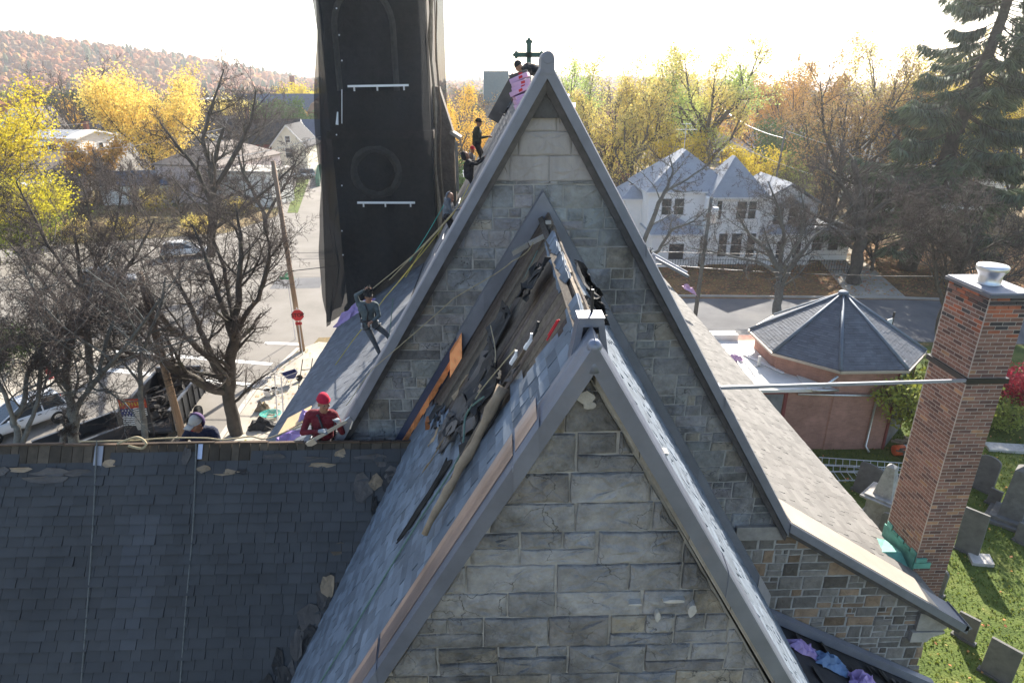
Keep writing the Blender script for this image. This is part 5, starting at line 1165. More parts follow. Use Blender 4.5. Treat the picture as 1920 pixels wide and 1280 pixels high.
tree_obj('bare_tree', 'bare tree with two pale lichen trunks crossing near the white car', 'tree', gnd(135, 830), [
    (px([(138, 840, 24.5), (140, 800, 24.5), (140, 785, 24.5), (130, 745, 24.6), (122, 700, 24.8), (128, 655, 25), (140, 620, 25.2), (165, 570, 25.5), (180, 510, 26)]), [.21, .19, .20, .16, .14, .13, .11, .08, .04]),
    (px([(138, 780, 24.5), (155, 745, 24.3), (178, 715, 24.0), (205, 685, 23.8), (235, 650, 23.5), (265, 610, 23.2), (300, 560, 23)]), [.13, .10, .10, .09, .07, .06, .03]),
    (px([(115, 840, 24.3), (122, 805, 24.3), (138, 785, 24.5)]), [.12, .10, .08]),
    (px([(130, 655, 25), (100, 610, 25), (70, 560, 25.3), (45, 500, 25.6)]), [.10, .08, .06, .03]),
    (px([(185, 700, 24), (200, 640, 24.4), (215, 590, 24.8), (210, 530, 25)]), [.08, .07, .05, .03])],
    dict(BARE, kids=[15, 10, 6.5, 3.5], rat=(.30, .55), len=[.42, .5, .5, .5]), 102, M['barkpale'])
tree_obj('bare_tree', 'forked bare tree growing in front of the white car at the far left', 'tree', gnd(35, 850), [
    (px([(36, 850, 23), (32, 800, 23), (24, 790, 23.1), (45, 755, 23.2), (52, 700, 23.3), (75, 665, 23.4), (90, 620, 23.6), (85, 560, 24)]), [.15, .13, .11, .09, .08, .07, .05, .03]),
    (px([(42, 830, 23), (62, 780, 23), (73, 740, 23.1), (76, 690, 23.2), (80, 640, 23.5), (110, 590, 24)]), [.10, .08, .07, .06, .05, .03]),
    (px([(28, 795, 23), (10, 740, 22.6), (-20, 680, 22.4), (-30, 600, 22)]), [.09, .07, .05, .03])],
    dict(BARE, kids=[14, 10, 7, 3.6], rat=(.32, .6), len=[.5, .5, .5, .5]), 103, M['barkpale'])
tree_obj('bare_tree', 'slender bare tree with one straight stem in front of the dump trailer', 'tree', gnd(272, 840), [
    (px([(275, 845, 25), (270, 790, 25), (263, 740, 25), (262, 690, 25.2), (275, 640, 25.4), (300, 580, 25.8), (310, 520, 26)]), [.14, .12, .10, .09, .07, .05, .03]),
    (px([(265, 720, 25), (240, 690, 25), (215, 660, 25.3), (190, 600, 25.6)]), [.06, .05, .04, .02])],
    dict(BARE, kids=[10, 8, 5, 3], rat=(.32, .6), len=[.4, .5, .5, .5]), 104, M['barkpale'])
tree_obj('bare_tree', 'wide twiggy bare tree filling the view above the white car', 'tree', gnd(180, 800), [
    (px([(170, 700, 33), (165, 640, 33), (160, 580, 33), (150, 520, 33.3), (140, 440, 33.5)]), [.2, .18, .15, .11, .05]),
    (px([(165, 640, 33), (120, 580, 32.5), (75, 520, 32), (20, 460, 32)]), [.13, .10, .08, .04]),
    (px([(162, 600, 33), (210, 540, 33), (255, 480, 33), (290, 410, 33)]), [.13, .11, .08, .04]),
    (px([(160, 580, 33), (180, 500, 34), (215, 430, 34.5), (230, 350, 35)]), [.11, .08, .06, .03]),
    (px([(150, 540, 33), (90, 460, 34), (60, 400, 34), (30, 340, 34)]), [.1, .08, .06, .03])],
    dict(BARE, kids=[14, 10, 7, 4], rat=(.3, .55), len=[.5, .5, .5, .5]), 105, M['bark'])
tree_obj('bare_tree', 'tall dark bare tree rising behind the others toward the hill', 'tree', gnd(390, 560), [
    (px([(395, 480, 47), (398, 420, 47), (400, 370, 47), (395, 320, 47), (420, 240, 47.5)]), [.3, .27, .24, .2, .08]),
    (px([(400, 390, 47), (370, 320, 47), (330, 270, 47), (300, 230, 47)]), [.18, .14, .10, .05]),
    (px([(400, 360, 47), (440, 290, 47), (470, 230, 47.4), (480, 170, 48)]), [.18, .14, .10, .05]),
    (px([(398, 330, 47), (380, 260, 47), (400, 190, 47.3), (420, 130, 47.5)]), [.16, .12, .08, .04]),
    (px([(400, 430, 47), (470, 380, 46), (520, 340, 46), (550, 310, 46)]), [.15, .11, .08, .04])],
    dict(BARE, kids=[8, 7, 5.5, 3], rat=(.3, .55), len=[.42, .5, .5, .5], rmin=.011), 106, M['bark'])
tree_obj('bare_tree', 'bare tree spreading over the street corner left of the utility pole', 'tree', gnd(480, 470), [
    (px([(500, 440, 60), (495, 400, 60), (480, 370, 60), (455, 320, 60), (440, 270, 60)]), [.24, .2, .17, .12, .05]),
    (px([(498, 410, 60), (520, 370, 60), (545, 330, 60), (560, 290, 60)]), [.15, .12, .08, .04]),
    (px([(480, 380, 60), (430, 350, 60), (380, 330, 60)]), [.12, .09, .04])],
    dict(BARE, kids=[11, 9, 6, 3], rat=(.3, .55), len=[.42, .5, .5, .5], rmin=.014), 107, M['bark'])
# far bare trees left
def simple_limbs(base, h, r, rnd, n=5, lean=0, spread=.5, fork=.3):
    b = Vector(base); out = []; top = b+Vector((lean*h+rnd.uniform(-.05, .05)*h, rnd.uniform(-.05, .05)*h, h*.72))
    f = b.lerp(top, fork); out.append(([b, b.lerp(f, .5), f, b.lerp(top, .62)+Vector((rnd.uniform(-.03, .03)*h, 0, 0)), top], [r, r*.85, r*.75, r*.5, r*.15]))
    for k in range(n):
        a = 6.283*(k+rnd.random()*.7)/n; s = b.lerp(top, fork+rnd.uniform(0, .35)); e = s+Vector((math.cos(a)*spread*h*rnd.uniform(.3, .55), math.sin(a)*spread*h*rnd.uniform(.3, .55), h*rnd.uniform(.28, .5)))
        m_ = s.lerp(e, .5)+Vector((math.cos(a), math.sin(a), -.4))*h*.05; out.append(([s, m_, e], [r*.45, r*.3, r*.08]))
    return out
LP4 = dict(seg=[4, 5, 4, 3], taper=[.5, .3, .4, .5], wob=[.15, .2, .28, .35], up=[0, .10, .10, .08], sides=[7, 5, 3, 3], kids=[8, 6, 4], start=[.2, .2, .2], ang=[(25, 55), (25, 60), (25, 65)], rat=(.35, .6), len=[.36, .5, .5], rmin=.02, twl=2)
def leaftree(label, base, h, seed, leafm, nleaf=9000, lsize=.24, spread=.42, r=None, n=6, wide=.5, ltone=None, name='autumn_tree', lean=0, fork=.3, P=LP4, group=None, bark='bark'):
    rnd = random.Random(seed); base = Vector(base)
    return tree_obj(name, label, 'tree', base, simple_limbs(base, h, r or h*.018, rnd, n, lean, wide, fork), P, seed, M[bark], leafm, nleaf, lsize, spread, group, ltone)
def gat(u, vbase_Y): r = ray(u, 200); t = vbase_Y/r.y; return Vector((r.x*t, vbase_Y, 0))
def top_h(v, Y, u=1000): return at(u, v, Y).z*.96
def sunny(c, rnd): return (1, 1, 1)
# right hand row of yellow trees
def yt(label, u, Y, vtop, seed, leafm, **k):
    if u > 1000 and vtop < 120: vtop -= 14
    b = gat(u, Y); k['nleaf'] = int(k.get('nleaf', 9000)*1.4); return leaftree(label, b, max(6, top_h(vtop, Y, u)*1.0), seed, M[leafm], **k)
def greeny(c, rnd): g = .5+.5*math.sin(c.x*.6+c.z*.5); return (1-.35*g, 1.0, 1.0)
yt('yellow green tree directly behind the gable apex', 1070, 88, 62, 201, 'leafy', nleaf=6500, wide=.34, n=7, ltone=greeny)
yt('tall thin yellow tree with several upright stems beside the gable', 1150, 80, 90, 202, 'leafy', nleaf=5500, wide=.42, n=7)
yt('tall yellow tree with dark forked trunks rising behind the white house', 1200, 78, 66, 203, 'leafy', nleaf=6500, wide=.40, n=8, fork=.2)
yt('golden tree between the two tallest trees', 1260, 92, 80, 204, 'leafy', nleaf=6000, wide=.5, n=7, ltone=greeny)
yt('largest yellow green tree with a thick leaning trunk right of centre', 1320, 86, 55, 205, 'leafy', nleaf=13000, wide=.62, n=9, ltone=greeny, lean=.06, r=.55)
yt('low spreading golden tree behind the white house chimney aerial', 1270, 84, 190, 206, 'leafbright', nleaf=9000, wide=.8, n=7)
yt('sparse orange tree beyond the long grey building', 1430, 120, 110, 207, 'leaforange', nleaf=6000, wide=.7, n=7, lsize=.38)
yt('orange brown tree with a slim crown left of the twiggy oak', 1515, 110, 80, 208, 'leaforange', nleaf=6500, wide=.55, n=7, lsize=.34)
yt('small bright orange yellow maple in front of the brick garage', 1425, 84, 248, 209, 'leafbright', nleaf=7000, wide=.9, n=8, r=.18, fork=.2, lsize=.26)
yt('dense round green tree beside the long grey building', 1502, 92, 212, 210, 'leafdark', nleaf=12000, wide=.75, n=9, spread=.8, lsize=.3)
yt('yellowing bush beside the utility pole wires', 1540, 80, 300, 211, 'leafgreen', nleaf=4500, wide=.9, n=7, r=.12)
yt('brown leaved oak with a dark ivy trunk between the green tree and the spruce', 1600, 66, 75, 212, 'leafbrown', nleaf=7000, wide=.62, n=9, lsize=.2, spread=.5, r=.45)
yt('second brown leaved tree left of the spruce', 1655, 72, 110, 213, 'leafbrown', nleaf=5000, wide=.7, n=8, lsize=.2, r=.4)
yt('yellow crowned tree behind the top of the spruce', 1700, 84, 30, 214, 'leafy', nleaf=7000, wide=.7, n=8)
yt('bright yellow tree behind the spruce at the right edge', 1860, 86, 40, 215, 'leafbright', nleaf=14000, wide=.9, n=9, spread=.9)
yt('broad golden tree low behind the spruce trunk', 1790, 94, 110, 216, 'leafbright', nleaf=11000, wide=.9, n=9, spread=.8)
yt('yellow tree at the right edge beyond the garage', 1935, 78, 60, 217, 'leafy', nleaf=11000, wide=.9, n=8)
yt('orange tree just right of the netted tower', 862, 95, 150, 218, 'leaforange', nleaf=9000, wide=.8, n=8, ltone=lambda c, r_: (1.35, 1.5, 1))
yt('bare greyish tree behind the orange tree by the tower', 905, 150, 145, 219, 'leafbrown', nleaf=1800, wide=.8, n=9, lsize=.3)
yt('narrow dark evergreen beside the cream house', 858, 60, 250, 220, 'leafdark', nleaf=4000, wide=.3, n=6)
# left leafy
yt('big round golden yellow tree in the middle of the left side', 265, 105, 122, 230, 'leafy', nleaf=17000, wide=.78, n=12, spread=.9, lsize=.3, ltone=lambda c, r_: (1.1, 1.02, .9))
yt('bright lemon yellow tree cut by the left edge of the photo', -95, 62, 110, 231, 'leafbright', nleaf=12000, wide=.7, n=11, spread=.8, lsize=.22)
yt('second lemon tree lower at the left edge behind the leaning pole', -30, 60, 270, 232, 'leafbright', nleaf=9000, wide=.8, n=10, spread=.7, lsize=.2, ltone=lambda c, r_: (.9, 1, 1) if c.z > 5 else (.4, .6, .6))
yt('orange leaved tree behind the white houses', 95, 150, 185, 233, 'leaforange', nleaf=6000, wide=.8, n=9, lsize=.4, spread=.8, ltone=lambda c, r_: (1.4, 1.5, 1))
yt('orange bush at the corner of the white house', 150, 100, 250, 234, 'leaforange', nleaf=5000, wide=1, n=7, lsize=.25, r=.15)
yt('yellow tree far away behind the factory chimney', 575, 240, 150, 235, 'leafbright', nleaf=5000, wide=1, n=8, lsize=.6, spread=1.2)
yt('golden tree behind the dark red house', 440, 185, 175, 236, 'leafy', nleaf=4000, wide=.8, n=8, lsize=.5, spread=1.1)
yt('rounded dark green evergreen left of the blue slate hall', 507, 165, 190, 237, 'leafdark', nleaf=8000, wide=.8, n=9, spread=1.0, lsize=.45)
yt('pointed dark green evergreen touching the blue slate hall', 548, 160, 190, 238, 'leafdark', nleaf=8000, wide=.6, n=9, spread=.9, lsize=.45)
yt('dark evergreen clump behind the white row building', 150, 160, 180, 239, 'leafdark', nleaf=8000, wide=.9, n=9, spread=1.2, lsize=.5)
FB = dict(LP4, kids=[9, 7, 5], rmin=.025)
def fbare(label, u, Y, vtop, seed, **k):
    rnd = random.Random(seed); b = gat(u, Y); h = top_h(vtop, Y, u); return tree_obj('bare_tree', label, 'tree', b, simple_limbs(b, h, h*.02, rnd, k.get('n', 8), k.get('lean', 0), k.get('wide', .8), .2), FB, seed, M['bark'])
fbare('tall bare tree leaning over the white houses', 160, 118, 85, 251, lean=-.25)
fbare('bare tree standing left of the golden tree', 168, 122, 120, 252)
fbare('bare tree against the far hill left of the tower', 450, 120, 110, 253, wide=1.1, n=11)
fbare('small bare tree beside the factory chimney', 500, 200, 165, 254)
fbare('bare purple grey tree behind the dark red house', 410, 150, 150, 255, wide=1)
for (u, Y, w, d, hz, rs, wm, rm, lb) in [(250, 128, 9, 8, 4.6, 3.0, 'siding', 'roofgrey', 'small white cottage with a grey gable roof behind the golden tree'), (330, 118, 8, 8, 4.2, 3.0, 'sidingp', 'roofdark', 'small pinkish cottage with a dark roof left of the tall bare tree'), (392, 165, 10, 9, 5, 3.4, 'siding', 'roofbrown', 'white cottage with a brown roof beyond the dark red house'), (205, 150, 9, 9, 5, 3.2, 'sidingc', 'roofgrey', 'cream cottage with a grey roof behind the row building'), (55, 100, 8, 7, 4, 2.6, 'sidingg', 'roofbrown', 'small grey house with a brown roof behind the lemon trees'), (300, 190, 12, 9, 5, 3.2, 'siding', 'roofdark', 'white house with a black roof far beyond the golden tree')]:
    b = gat(u, Y); house('cottage', lb, 'house', b.x, b.y, w, d, hz, rs, R((u*37) % 90), M[wm], M[rm], [('f', -2, 2.4, .9, 1.3), ('f', 2, 2.4, .9, 1.3), ('r', 0, 2.6, .9, 1.3)], chim=[(1, 1, hz+rs+.7)])
rnd = random.Random(77); b0 = gat(300, 82); bb = tree_obj('bare_tree', 'low spreading bare tree across the street just left of the hall', 'tree', b0, simple_limbs(b0, 8.5, .16, rnd, 8, 0, 1.0, .15), dict(LP4, kids=[9, 7, 5], rmin=.02), 777, M['bark'], group='bare trees across the street')
for (u, Y, s_, lb) in [(215, 84, 1.05, 'bare tree across the street below the golden tree'), (120, 80, 1.1, 'bare tree across the street below the white houses'), (40, 78, .9, 'bare tree across the street at the far left edge'), (375, 92, 1.0, 'bare tree across the street in front of the small pinkish cottage'), (270, 112, 1.2, 'bare tree standing by the small white cottage'), (455, 140, 1.3, 'bare tree beside the dark red house gable'), (160, 96, 1.0, 'bare tree right of the white house corner')]:
    copy_tree(bb, gat(u, Y), rnd.uniform(0, 6.28), s_, lb)
sb0 = leaftree('orange yellow shrub across the street below the hall', gat(330, 76), 2.4, 778, M['leafy'], nleaf=2200, lsize=.16, spread=.3, wide=1.2, n=8, r=.06, fork=.1, name='shrub', P=dict(LP4, rmin=.012), group='shrubs across the street')
for (u, Y, s_, lb) in [(60, 72, 1.3, 'yellow shrub across the street at far left'), (180, 75, 1.0, 'yellow shrub across the street behind the twiggy crown'), (420, 88, 1.1, 'yellow shrub by the hall wall'), (255, 90, 1.5, 'larger yellow shrub near the navy shed')]: copy_tree(sb0, gat(u, Y), rnd.uniform(0, 6.28), s_, lb)
# --- bare trees on the right
tree_obj('bare_tree', 'bare tree rising from the kerb in front of the white house between pole and drive', 'tree', gnd(1455, 592), [
    (px([(1458, 592, 46), (1460, 560, 46), (1462, 530, 46), (1458, 500, 46), (1440, 470, 46), (1405, 440, 46), (1380, 400, 46)]), [.34, .30, .27, .2, .15, .1, .05]),
    (px([(1462, 540, 46), (1480, 505, 46), (1500, 480, 46.2), (1530, 440, 46.5), (1560, 420, 46.8), (1590, 400, 47)]), [.2, .17, .13, .1, .07, .03]),
    (px([(1460, 520, 46), (1465, 480, 46), (1470, 440, 46), (1460, 390, 46), (1440, 340, 46)]), [.2, .16, .12, .08, .04]),
    (px([(1456, 510, 46), (1420, 490, 45.5), (1370, 480, 45), (1330, 470, 45), (1290, 465, 45)]), [.14, .11, .08, .05, .02]),
    (px([(1466, 500, 46), (1500, 450, 45.5), (1510, 400, 45.2), (1500, 350, 45)]), [.13, .1, .07, .03])],
    dict(BARE, kids=[12, 8, 6, 3], rat=(.3, .55), len=[.4, .5, .5, .5], rmin=.011), 301, M['barkpale'])
tree_obj('bare_tree', 'bare tree close behind the right roof edge with limbs over the white house', 'tree', gnd(1215, 560), [
    (px([(1195, 480, 38), (1212, 440, 38), (1235, 380, 38), (1252, 350, 38), (1262, 320, 38.3), (1255, 290, 38.6)]), [.16, .14, .12, .09, .06, .03]),
    (px([(1215, 480, 37.5), (1235, 470, 37.4), (1260, 430, 37.2), (1300, 415, 37), (1330, 390, 37)]), [.12, .10, .08, .05, .02]),
    (px([(1245, 360, 38), (1290, 335, 38), (1325, 310, 38), (1345, 290, 38)]), [.08, .06, .04, .02]),
    (px([(1200, 540, 38), (1195, 480, 38)]), [.2, .17]), (px([(1205, 520, 37.8), (1215, 480, 37.5)]), [.15, .12])],
    dict(BARE, kids=[8, 7, 5, 3], rat=(.3, .55), len=[.4, .5, .5, .5], rmin=.010), 302, M['barkpale'])
tree_obj('bare_tree', 'dark trunked bare tree standing just left of the brick chimney top', 'tree', gnd(1758, 655), [
    (px([(1757, 660, 39), (1762, 600, 39), (1778, 560, 39), (1795, 520, 39), (1810, 480, 39), (1830, 430, 39), (1850, 380, 39)]), [.24, .22, .20, .18, .15, .10, .05]),
    (px([(1772, 575, 39), (1758, 540, 39), (1752, 490, 39), (1745, 430, 39.3), (1720, 380, 39.5)]), [.14, .12, .10, .07, .03]),
    (px([(1808, 490, 39), (1860, 460, 38.5), (1900, 440, 38), (1950, 420, 38)]), [.10, .08, .06, .03]),
    (px([(1800, 505, 39), (1770, 460, 38.5), (1730, 430, 38), (1680, 410, 37.6)]), [.10, .08, .05, .02])],
    dict(BARE, kids=[13, 9, 7, 3.5], rat=(.32, .55), len=[.45, .5, .5, .5], rmin=.011), 303, M['bark'])
tree_obj('street_tree', 'broad dark trunked tree beside the drive with a twiggy crown', 'tree', gnd(1605, 532), [
    (px([(1602, 532, 54), (1606, 500, 54), (1612, 460, 54), (1616, 420, 54), (1610, 360, 54), (1600, 300, 54)]), [.62, .5, .46, .42, .34, .2]),
    (px([(1614, 440, 54), (1570, 420, 53), (1520, 400, 52.5), (1480, 380, 52)]), [.25, .2, .12, .05]),
    (px([(1615, 420, 54), (1660, 380, 53), (1710, 360, 52.5), (1760, 350, 52)]), [.25, .2, .12, .05]),
    (px([(1612, 400, 54), (1580, 350, 53), (1550, 320, 52), (1510, 310, 52)]), [.22, .16, .10, .05])],
    dict(BARE, kids=[10, 8, 6, 3], rat=(.3, .5), len=[.42, .5, .5, .5], rmin=.012), 304, M['bark'])
for (u, Y, vt, sd, lb) in [(1700, 58, 300, 305, 'low twiggy bare tree beside the drive'), (1560, 72, 290, 307, 'bare brushy tree right of the white house'), (1180, 70, 270, 308, 'small bare tree beside the steep gable'), (1930, 44, 380, 309, 'bare bushy tree at the right edge')]:
    rnd = random.Random(sd); b = gat(u, Y); h = top_h(vt, Y, u); tree_obj('bare_tree', lb, 'tree', b, simple_limbs(b, h, .18, rnd, 9, 0, 1.2, .12), dict(FB, rmin=.013, kids=[9, 7, 6]), sd, M['bark'])
# shrub by the vestry and red bush
leaftree('yellow green leafy shrub tree between the vestry and the chimney', gnd(1722, 845), 5.4, 321, M['leafgreen'], nleaf=7000, lsize=.17, spread=.28, wide=.75, n=9, r=.09, fork=.12, ltone=lambda c, r_: (1.3, 1.15, .8) if r_.random() < .5 else (1, 1, 1), name='shrub', P=dict(LP4, rmin=.01))
leaftree('deep red bush behind the right edge of the chimney', gnd(1915, 790), 3.4, 322, M['leafred'], nleaf=9000, lsize=.12, spread=.3, wide=1.0, n=9, r=.08, fork=.1, name='bush', P=dict(LP4, rmin=.01))
leaftree('green yellow low bush beside the red bush', gnd(1862, 800), 1.8, 323, M['leafgreen'], nleaf=4000, lsize=.12, spread=.3, wide=1.2, n=9, r=.05, fork=.1, name='bush', P=dict(LP4, rmin=.01))
leaftree('dark evergreen bush at the left edge of the photo above the car', gnd(8, 690), 3.0, 324, M['leafdark'], nleaf=6000, lsize=.14, spread=.3, wide=1.2, n=9, r=.06, fork=.1, name='bush', P=dict(LP4, rmin=.01))
# spruce
def spruce(label, base, h, seed, lean=(0, 0), nb=90, reach=.26, name='spruce_tree'):
    rnd = random.Random(seed); b = Vector(base); root = empty(name, label, 'tree', tuple(b)); mt, mc, ml = MB(), MB(), MB()
    pts = [b+Vector((lean[0]*t+math.sin(t*.4)*.15, lean[1]*t, t)) for t in [h*k/12 for k in range(13)]]; mt.tube(pts, [h*.024*(1-.93*k/12) for k in range(13)], 9)
    for k in range(nb):
        t = .12+.87*(k+rnd.random())/nb; L = h*reach*(1-t)**.55*rnd.uniform(.6, 1.15)+.4; a = rnd.uniform(0, 6.283); i = min(11, int(t*12)); s = pts[i].lerp(pts[i+1], t*12-i)
        q = [s]; d = Vector((math.cos(a), math.sin(a), .15 if t > .6 else -.12))
        for j in range(1, 7): q.append(s+d*L*j/6+Vector((0, 0, -.22*L*math.sin(j/6*2.2)+.12*L*(j/6)**3)))
        mc.tube(q, [.05*(1-.85*j/6)+.008 for j in range(7)], 4)
        for j in range(int(L*36)):
            f = rnd.uniform(.18, 1)**.8; jj = min(5, int(f*6)); p = q[jj].lerp(q[jj+1], f*6-jj); sd = Vector((-math.sin(a), math.cos(a), 0))*rnd.choice((-1, 1))
            wd = .42*L*(1-abs(f-.45))*rnd.uniform(.2, .7); e = p+sd*wd+Vector((math.cos(a), math.sin(a), 0))*wd*.7+Vector((0, 0, -rnd.uniform(.3, 1.3)*.7))
            c = rnd.uniform(.5, 1.8); w = rnd.uniform(.03, .07); up = Vector((0, 0, 1))
            m_ = p.lerp(e, .55)+Vector((0, 0, .04)); ml.poly([p, m_+sd.cross(up)*w, e, m_-sd.cross(up)*w], 0, (c, c, c*rnd.uniform(.9, 1.4))); ml.poly([m_+Vector((0, 0, .03)), e+Vector((rnd.uniform(-.1, .1), rnd.uniform(-.1, .1), -rnd.uniform(.1, .35))), m_-Vector((0, 0, w*2.5))], 0, c*.8)
    build_under(root, mt, 'trunk', M['bark'], True); build_under(root, mc, 'limbs', M['bark']); build_under(root, ml, 'crown', M['needle']); return root
spruce('large dark spruce with drooping branches and a bare leaning lower trunk', gnd(1698, 505), 36, 401, (.145, 0), 235, .215)
# ================================================================= POLES AND WIRES
def pole(label, base, top, r, m='wood', arms=()):
    root = empty('utility_pole', label, 'utility pole', tuple(base)); mb = MB(); mb.tube([base, top], [r, r*.75], 10); build_under(root, mb, 'post', M[m], True)
    return root
b = gnd(568, 661); t_ = at(524, 380, 39.9); p1 = pole('brown wooden utility pole standing behind the red stop sign', b, t_+(t_-b)*.25, .17)
pole('leaning grey brown utility pole in front of the dump trailer', gnd(347, 836), at(283, 560, 28.0)+Vector((-.25, 0, 1.2)), .19)
b = gnd(1302, 602); p3 = pole('pale utility pole carrying a transformer in front of the white house', b, at(1334, 370, 45.3), .16, 'barkpale')
mb = MB(); c = at(1337, 400, 45); mb.lathe(c+Vector((0, -.35, -.55)), [(.24, 0), (.26, .03), (.26, .95), (.22, 1.02), (.05, 1.05)], 16); mb.obox(c+Vector((0, -.1, .2)), (.1, 0, 0), (0, .15, 0), (0, 0, .06)); build_under(p3, mb, 'transformer', M['alu'], True)
b = gat(42, 84); pole('thin tilted pole in front of the lemon tree at far left', b+Vector((2, 0, 0)), at(8, 210, 84), .16, 'barkpale')
pole('slim utility pole beside the round green tree', gat(1468, 70), at(1474, 240, 70), .12, 'barkpale')
def wire(label, pts, r=.018, m='darkmetal', sag=.4):
    a, b = Vector(pts[0]), Vector(pts[-1]); n = 24; mb = MB(); P = [a.lerp(b, k/n)-Vector((0, 0, sag*4*(k/n)*(1-k/n))) for k in range(n+1)]
    mb.tube(P, r, 4); tag(mb.build('power_line', M[m], loc=tuple(a)), label, 'power line', 'overhead lines')
wire('black overhead line crossing the street left of the tower', [at(-40, 545, 38), at(640, 497, 40)], .03, sag=.3)
wire('thin grey line above the street near the street sign', [at(400, 468, 60), at(640, 472, 60)], .02, sag=.2)
wire('second thin grey line above the street near the street sign', [at(400, 480, 60), at(640, 484, 60)], .02, sag=.2)
wire('thick dark line running behind the pale pole across the right street', [at(1180, 490, 46), at(1960, 515, 41)], .035, sag=.5)
wire('dark line above the iron railing', [at(1180, 470, 50), at(1960, 470, 48)], .018, sag=.3)
wire('bright line sagging from the slim pole down to the spruce trunk', [at(1474, 245, 70), at(1900, 330, 60)], .03, 'alu', .8)
wire('bright line falling from the slim pole toward the brown oak', [at(1370, 265, 75), at(1640, 355, 66)], .025, 'alu', .6)
wire('pale line between the steep gable and the slim pole', [at(1350, 200, 100), at(1474, 260, 70)], .03, 'alu', .6)
wire('pale line above the white houses at left', [at(-20, 236, 84), at(330, 200, 120)], .03, 'alu', 1.0)
wire('pale line below the white gable at left', [at(-20, 290, 84), at(420, 240, 110)], .03, 'alu', 1.0)
wire('bright line running from the bare trees to the netted tower', [at(380, 300, 60), at(620, 250, 45)], .022, 'alu', .3)
# stop sign, street name sign
def text(body, size, m, parent, loc, rot, ext=.003):
    c = bpy.data.curves.new('lettering', 'FONT'); c.body = body; c.size = size; c.align_x = 'CENTER'; c.align_y = 'CENTER'; c.extrude = ext; c.offset = size*.02
    t0 = bpy.data.objects.new('t', c); COL.objects.link(t0); bpy.context.view_layer.update(); me = bpy.data.meshes.new_from_object(t0.evaluated_get(bpy.context.evaluated_depsgraph_get())); bpy.data.objects.remove(t0)
    me.materials.clear(); me.materials.append(m); o = bpy.data.objects.new('lettering', me); COL.objects.link(o); o.parent = parent; o.location = loc; o.rotation_euler = rot; return o
pc = at(558, 591, 39.0); ss = empty('stop_sign', 'red octagonal stop sign fixed low in front of the brown utility pole', 'sign', tuple(pc), R(14))
def local(mb, nm_, m, par): o = mb.build(nm_, m); o.parent = par; return o
def octo(r): return [(r*math.cos(R(22.5+45*k)), 0, r*math.sin(R(22.5+45*k))) for k in range(8)]
mb = MB(); mb.prism(octo(.41), (0, .01, 0), 0); local(mb, 'white_border', M['white'], ss)
mb = MB(); mb.prism([(x, -.006, z) for x, _, z in octo(.385)], (0, .005, 0), 0); local(mb, 'red_face', M['red'], ss)
text('STOP', .32, M['white'], ss, (0, -.014, 0), (R(90), 0, 0))
mb = MB(); mb.box(-.2, .2, -.003, .006, -.64, -.46); pl_ = local(mb, 'lower_plate', M['red'], ss); text('ALL WAY', .09, M['white'], pl_, (0, -.01, -.55), (R(90), 0, 0))
mb = MB(); mb.tube([(0, .05, -pc.z), (0, .05, .5)], .03, 6); local(mb, 'post', M['alu'], ss)
pg = at(537, 521, 42); ns = empty('street_name_sign', 'small green street name sign left of the utility pole', 'sign', (pg.x, pg.y, 0))
mb = MB(); mb.box(-.45, .5, -.01, .01, pg.z-.11, pg.z+.07); local(mb, 'name_blade', M['green'], ns); mb = MB(); mb.box(-.01, .01, -.35, .35, pg.z+.09, pg.z+.27); local(mb, 'cross_blade', M['green'], ns)
mb = MB(); mb.tube([(.05, .03, 0), (.05, .03, pg.z+.1)], .03, 6); local(mb, 'post', M['alu'], ns)
# hydrant
p = gnd(97, 712); hy = empty('fire_hydrant', 'red fire hydrant on the far pavement behind the white car', 'fire hydrant', (p.x, p.y, .12))
mb = MB(); mb.lathe((0, 0, 0), [(.17, 0), (.17, .05), (.12, .06), (.12, .62), (.16, .64), (.16, .68), (.13, .74), (.06, .82), (.02, .84)], 14); local(mb, 'barrel', M['red'], hy).data.polygons.foreach_set('use_smooth', [False]*0 or [True]*len(hy.children[0].data.polygons))
mb = MB(); mb.tube([(-.24, 0, .45), (.24, 0, .45)], .065, 10); mb.tube([(0, -.22, .42), (0, 0, .42)], .085, 10); local(mb, 'nozzles', M['red'], hy)
# sign board by the vestry
p = gnd(1612, 580); sb = empty('notice_board', 'small white notice board on a dark post behind the vestry roof', 'sign', (p.x-3, p.y-8.5, 0), R(30))
mb = MB(); mb.box(-.35, .35, -.03, .03, 1.4, 2.3); local(mb, 'board', M['white'], sb); mb = MB(); mb.box(.36, .44, -.05, .05, 0, 2.7); mb.box(-.44, -.36, -.05, .05, 0, 2.4); local(mb, 'posts', M['black'], sb)
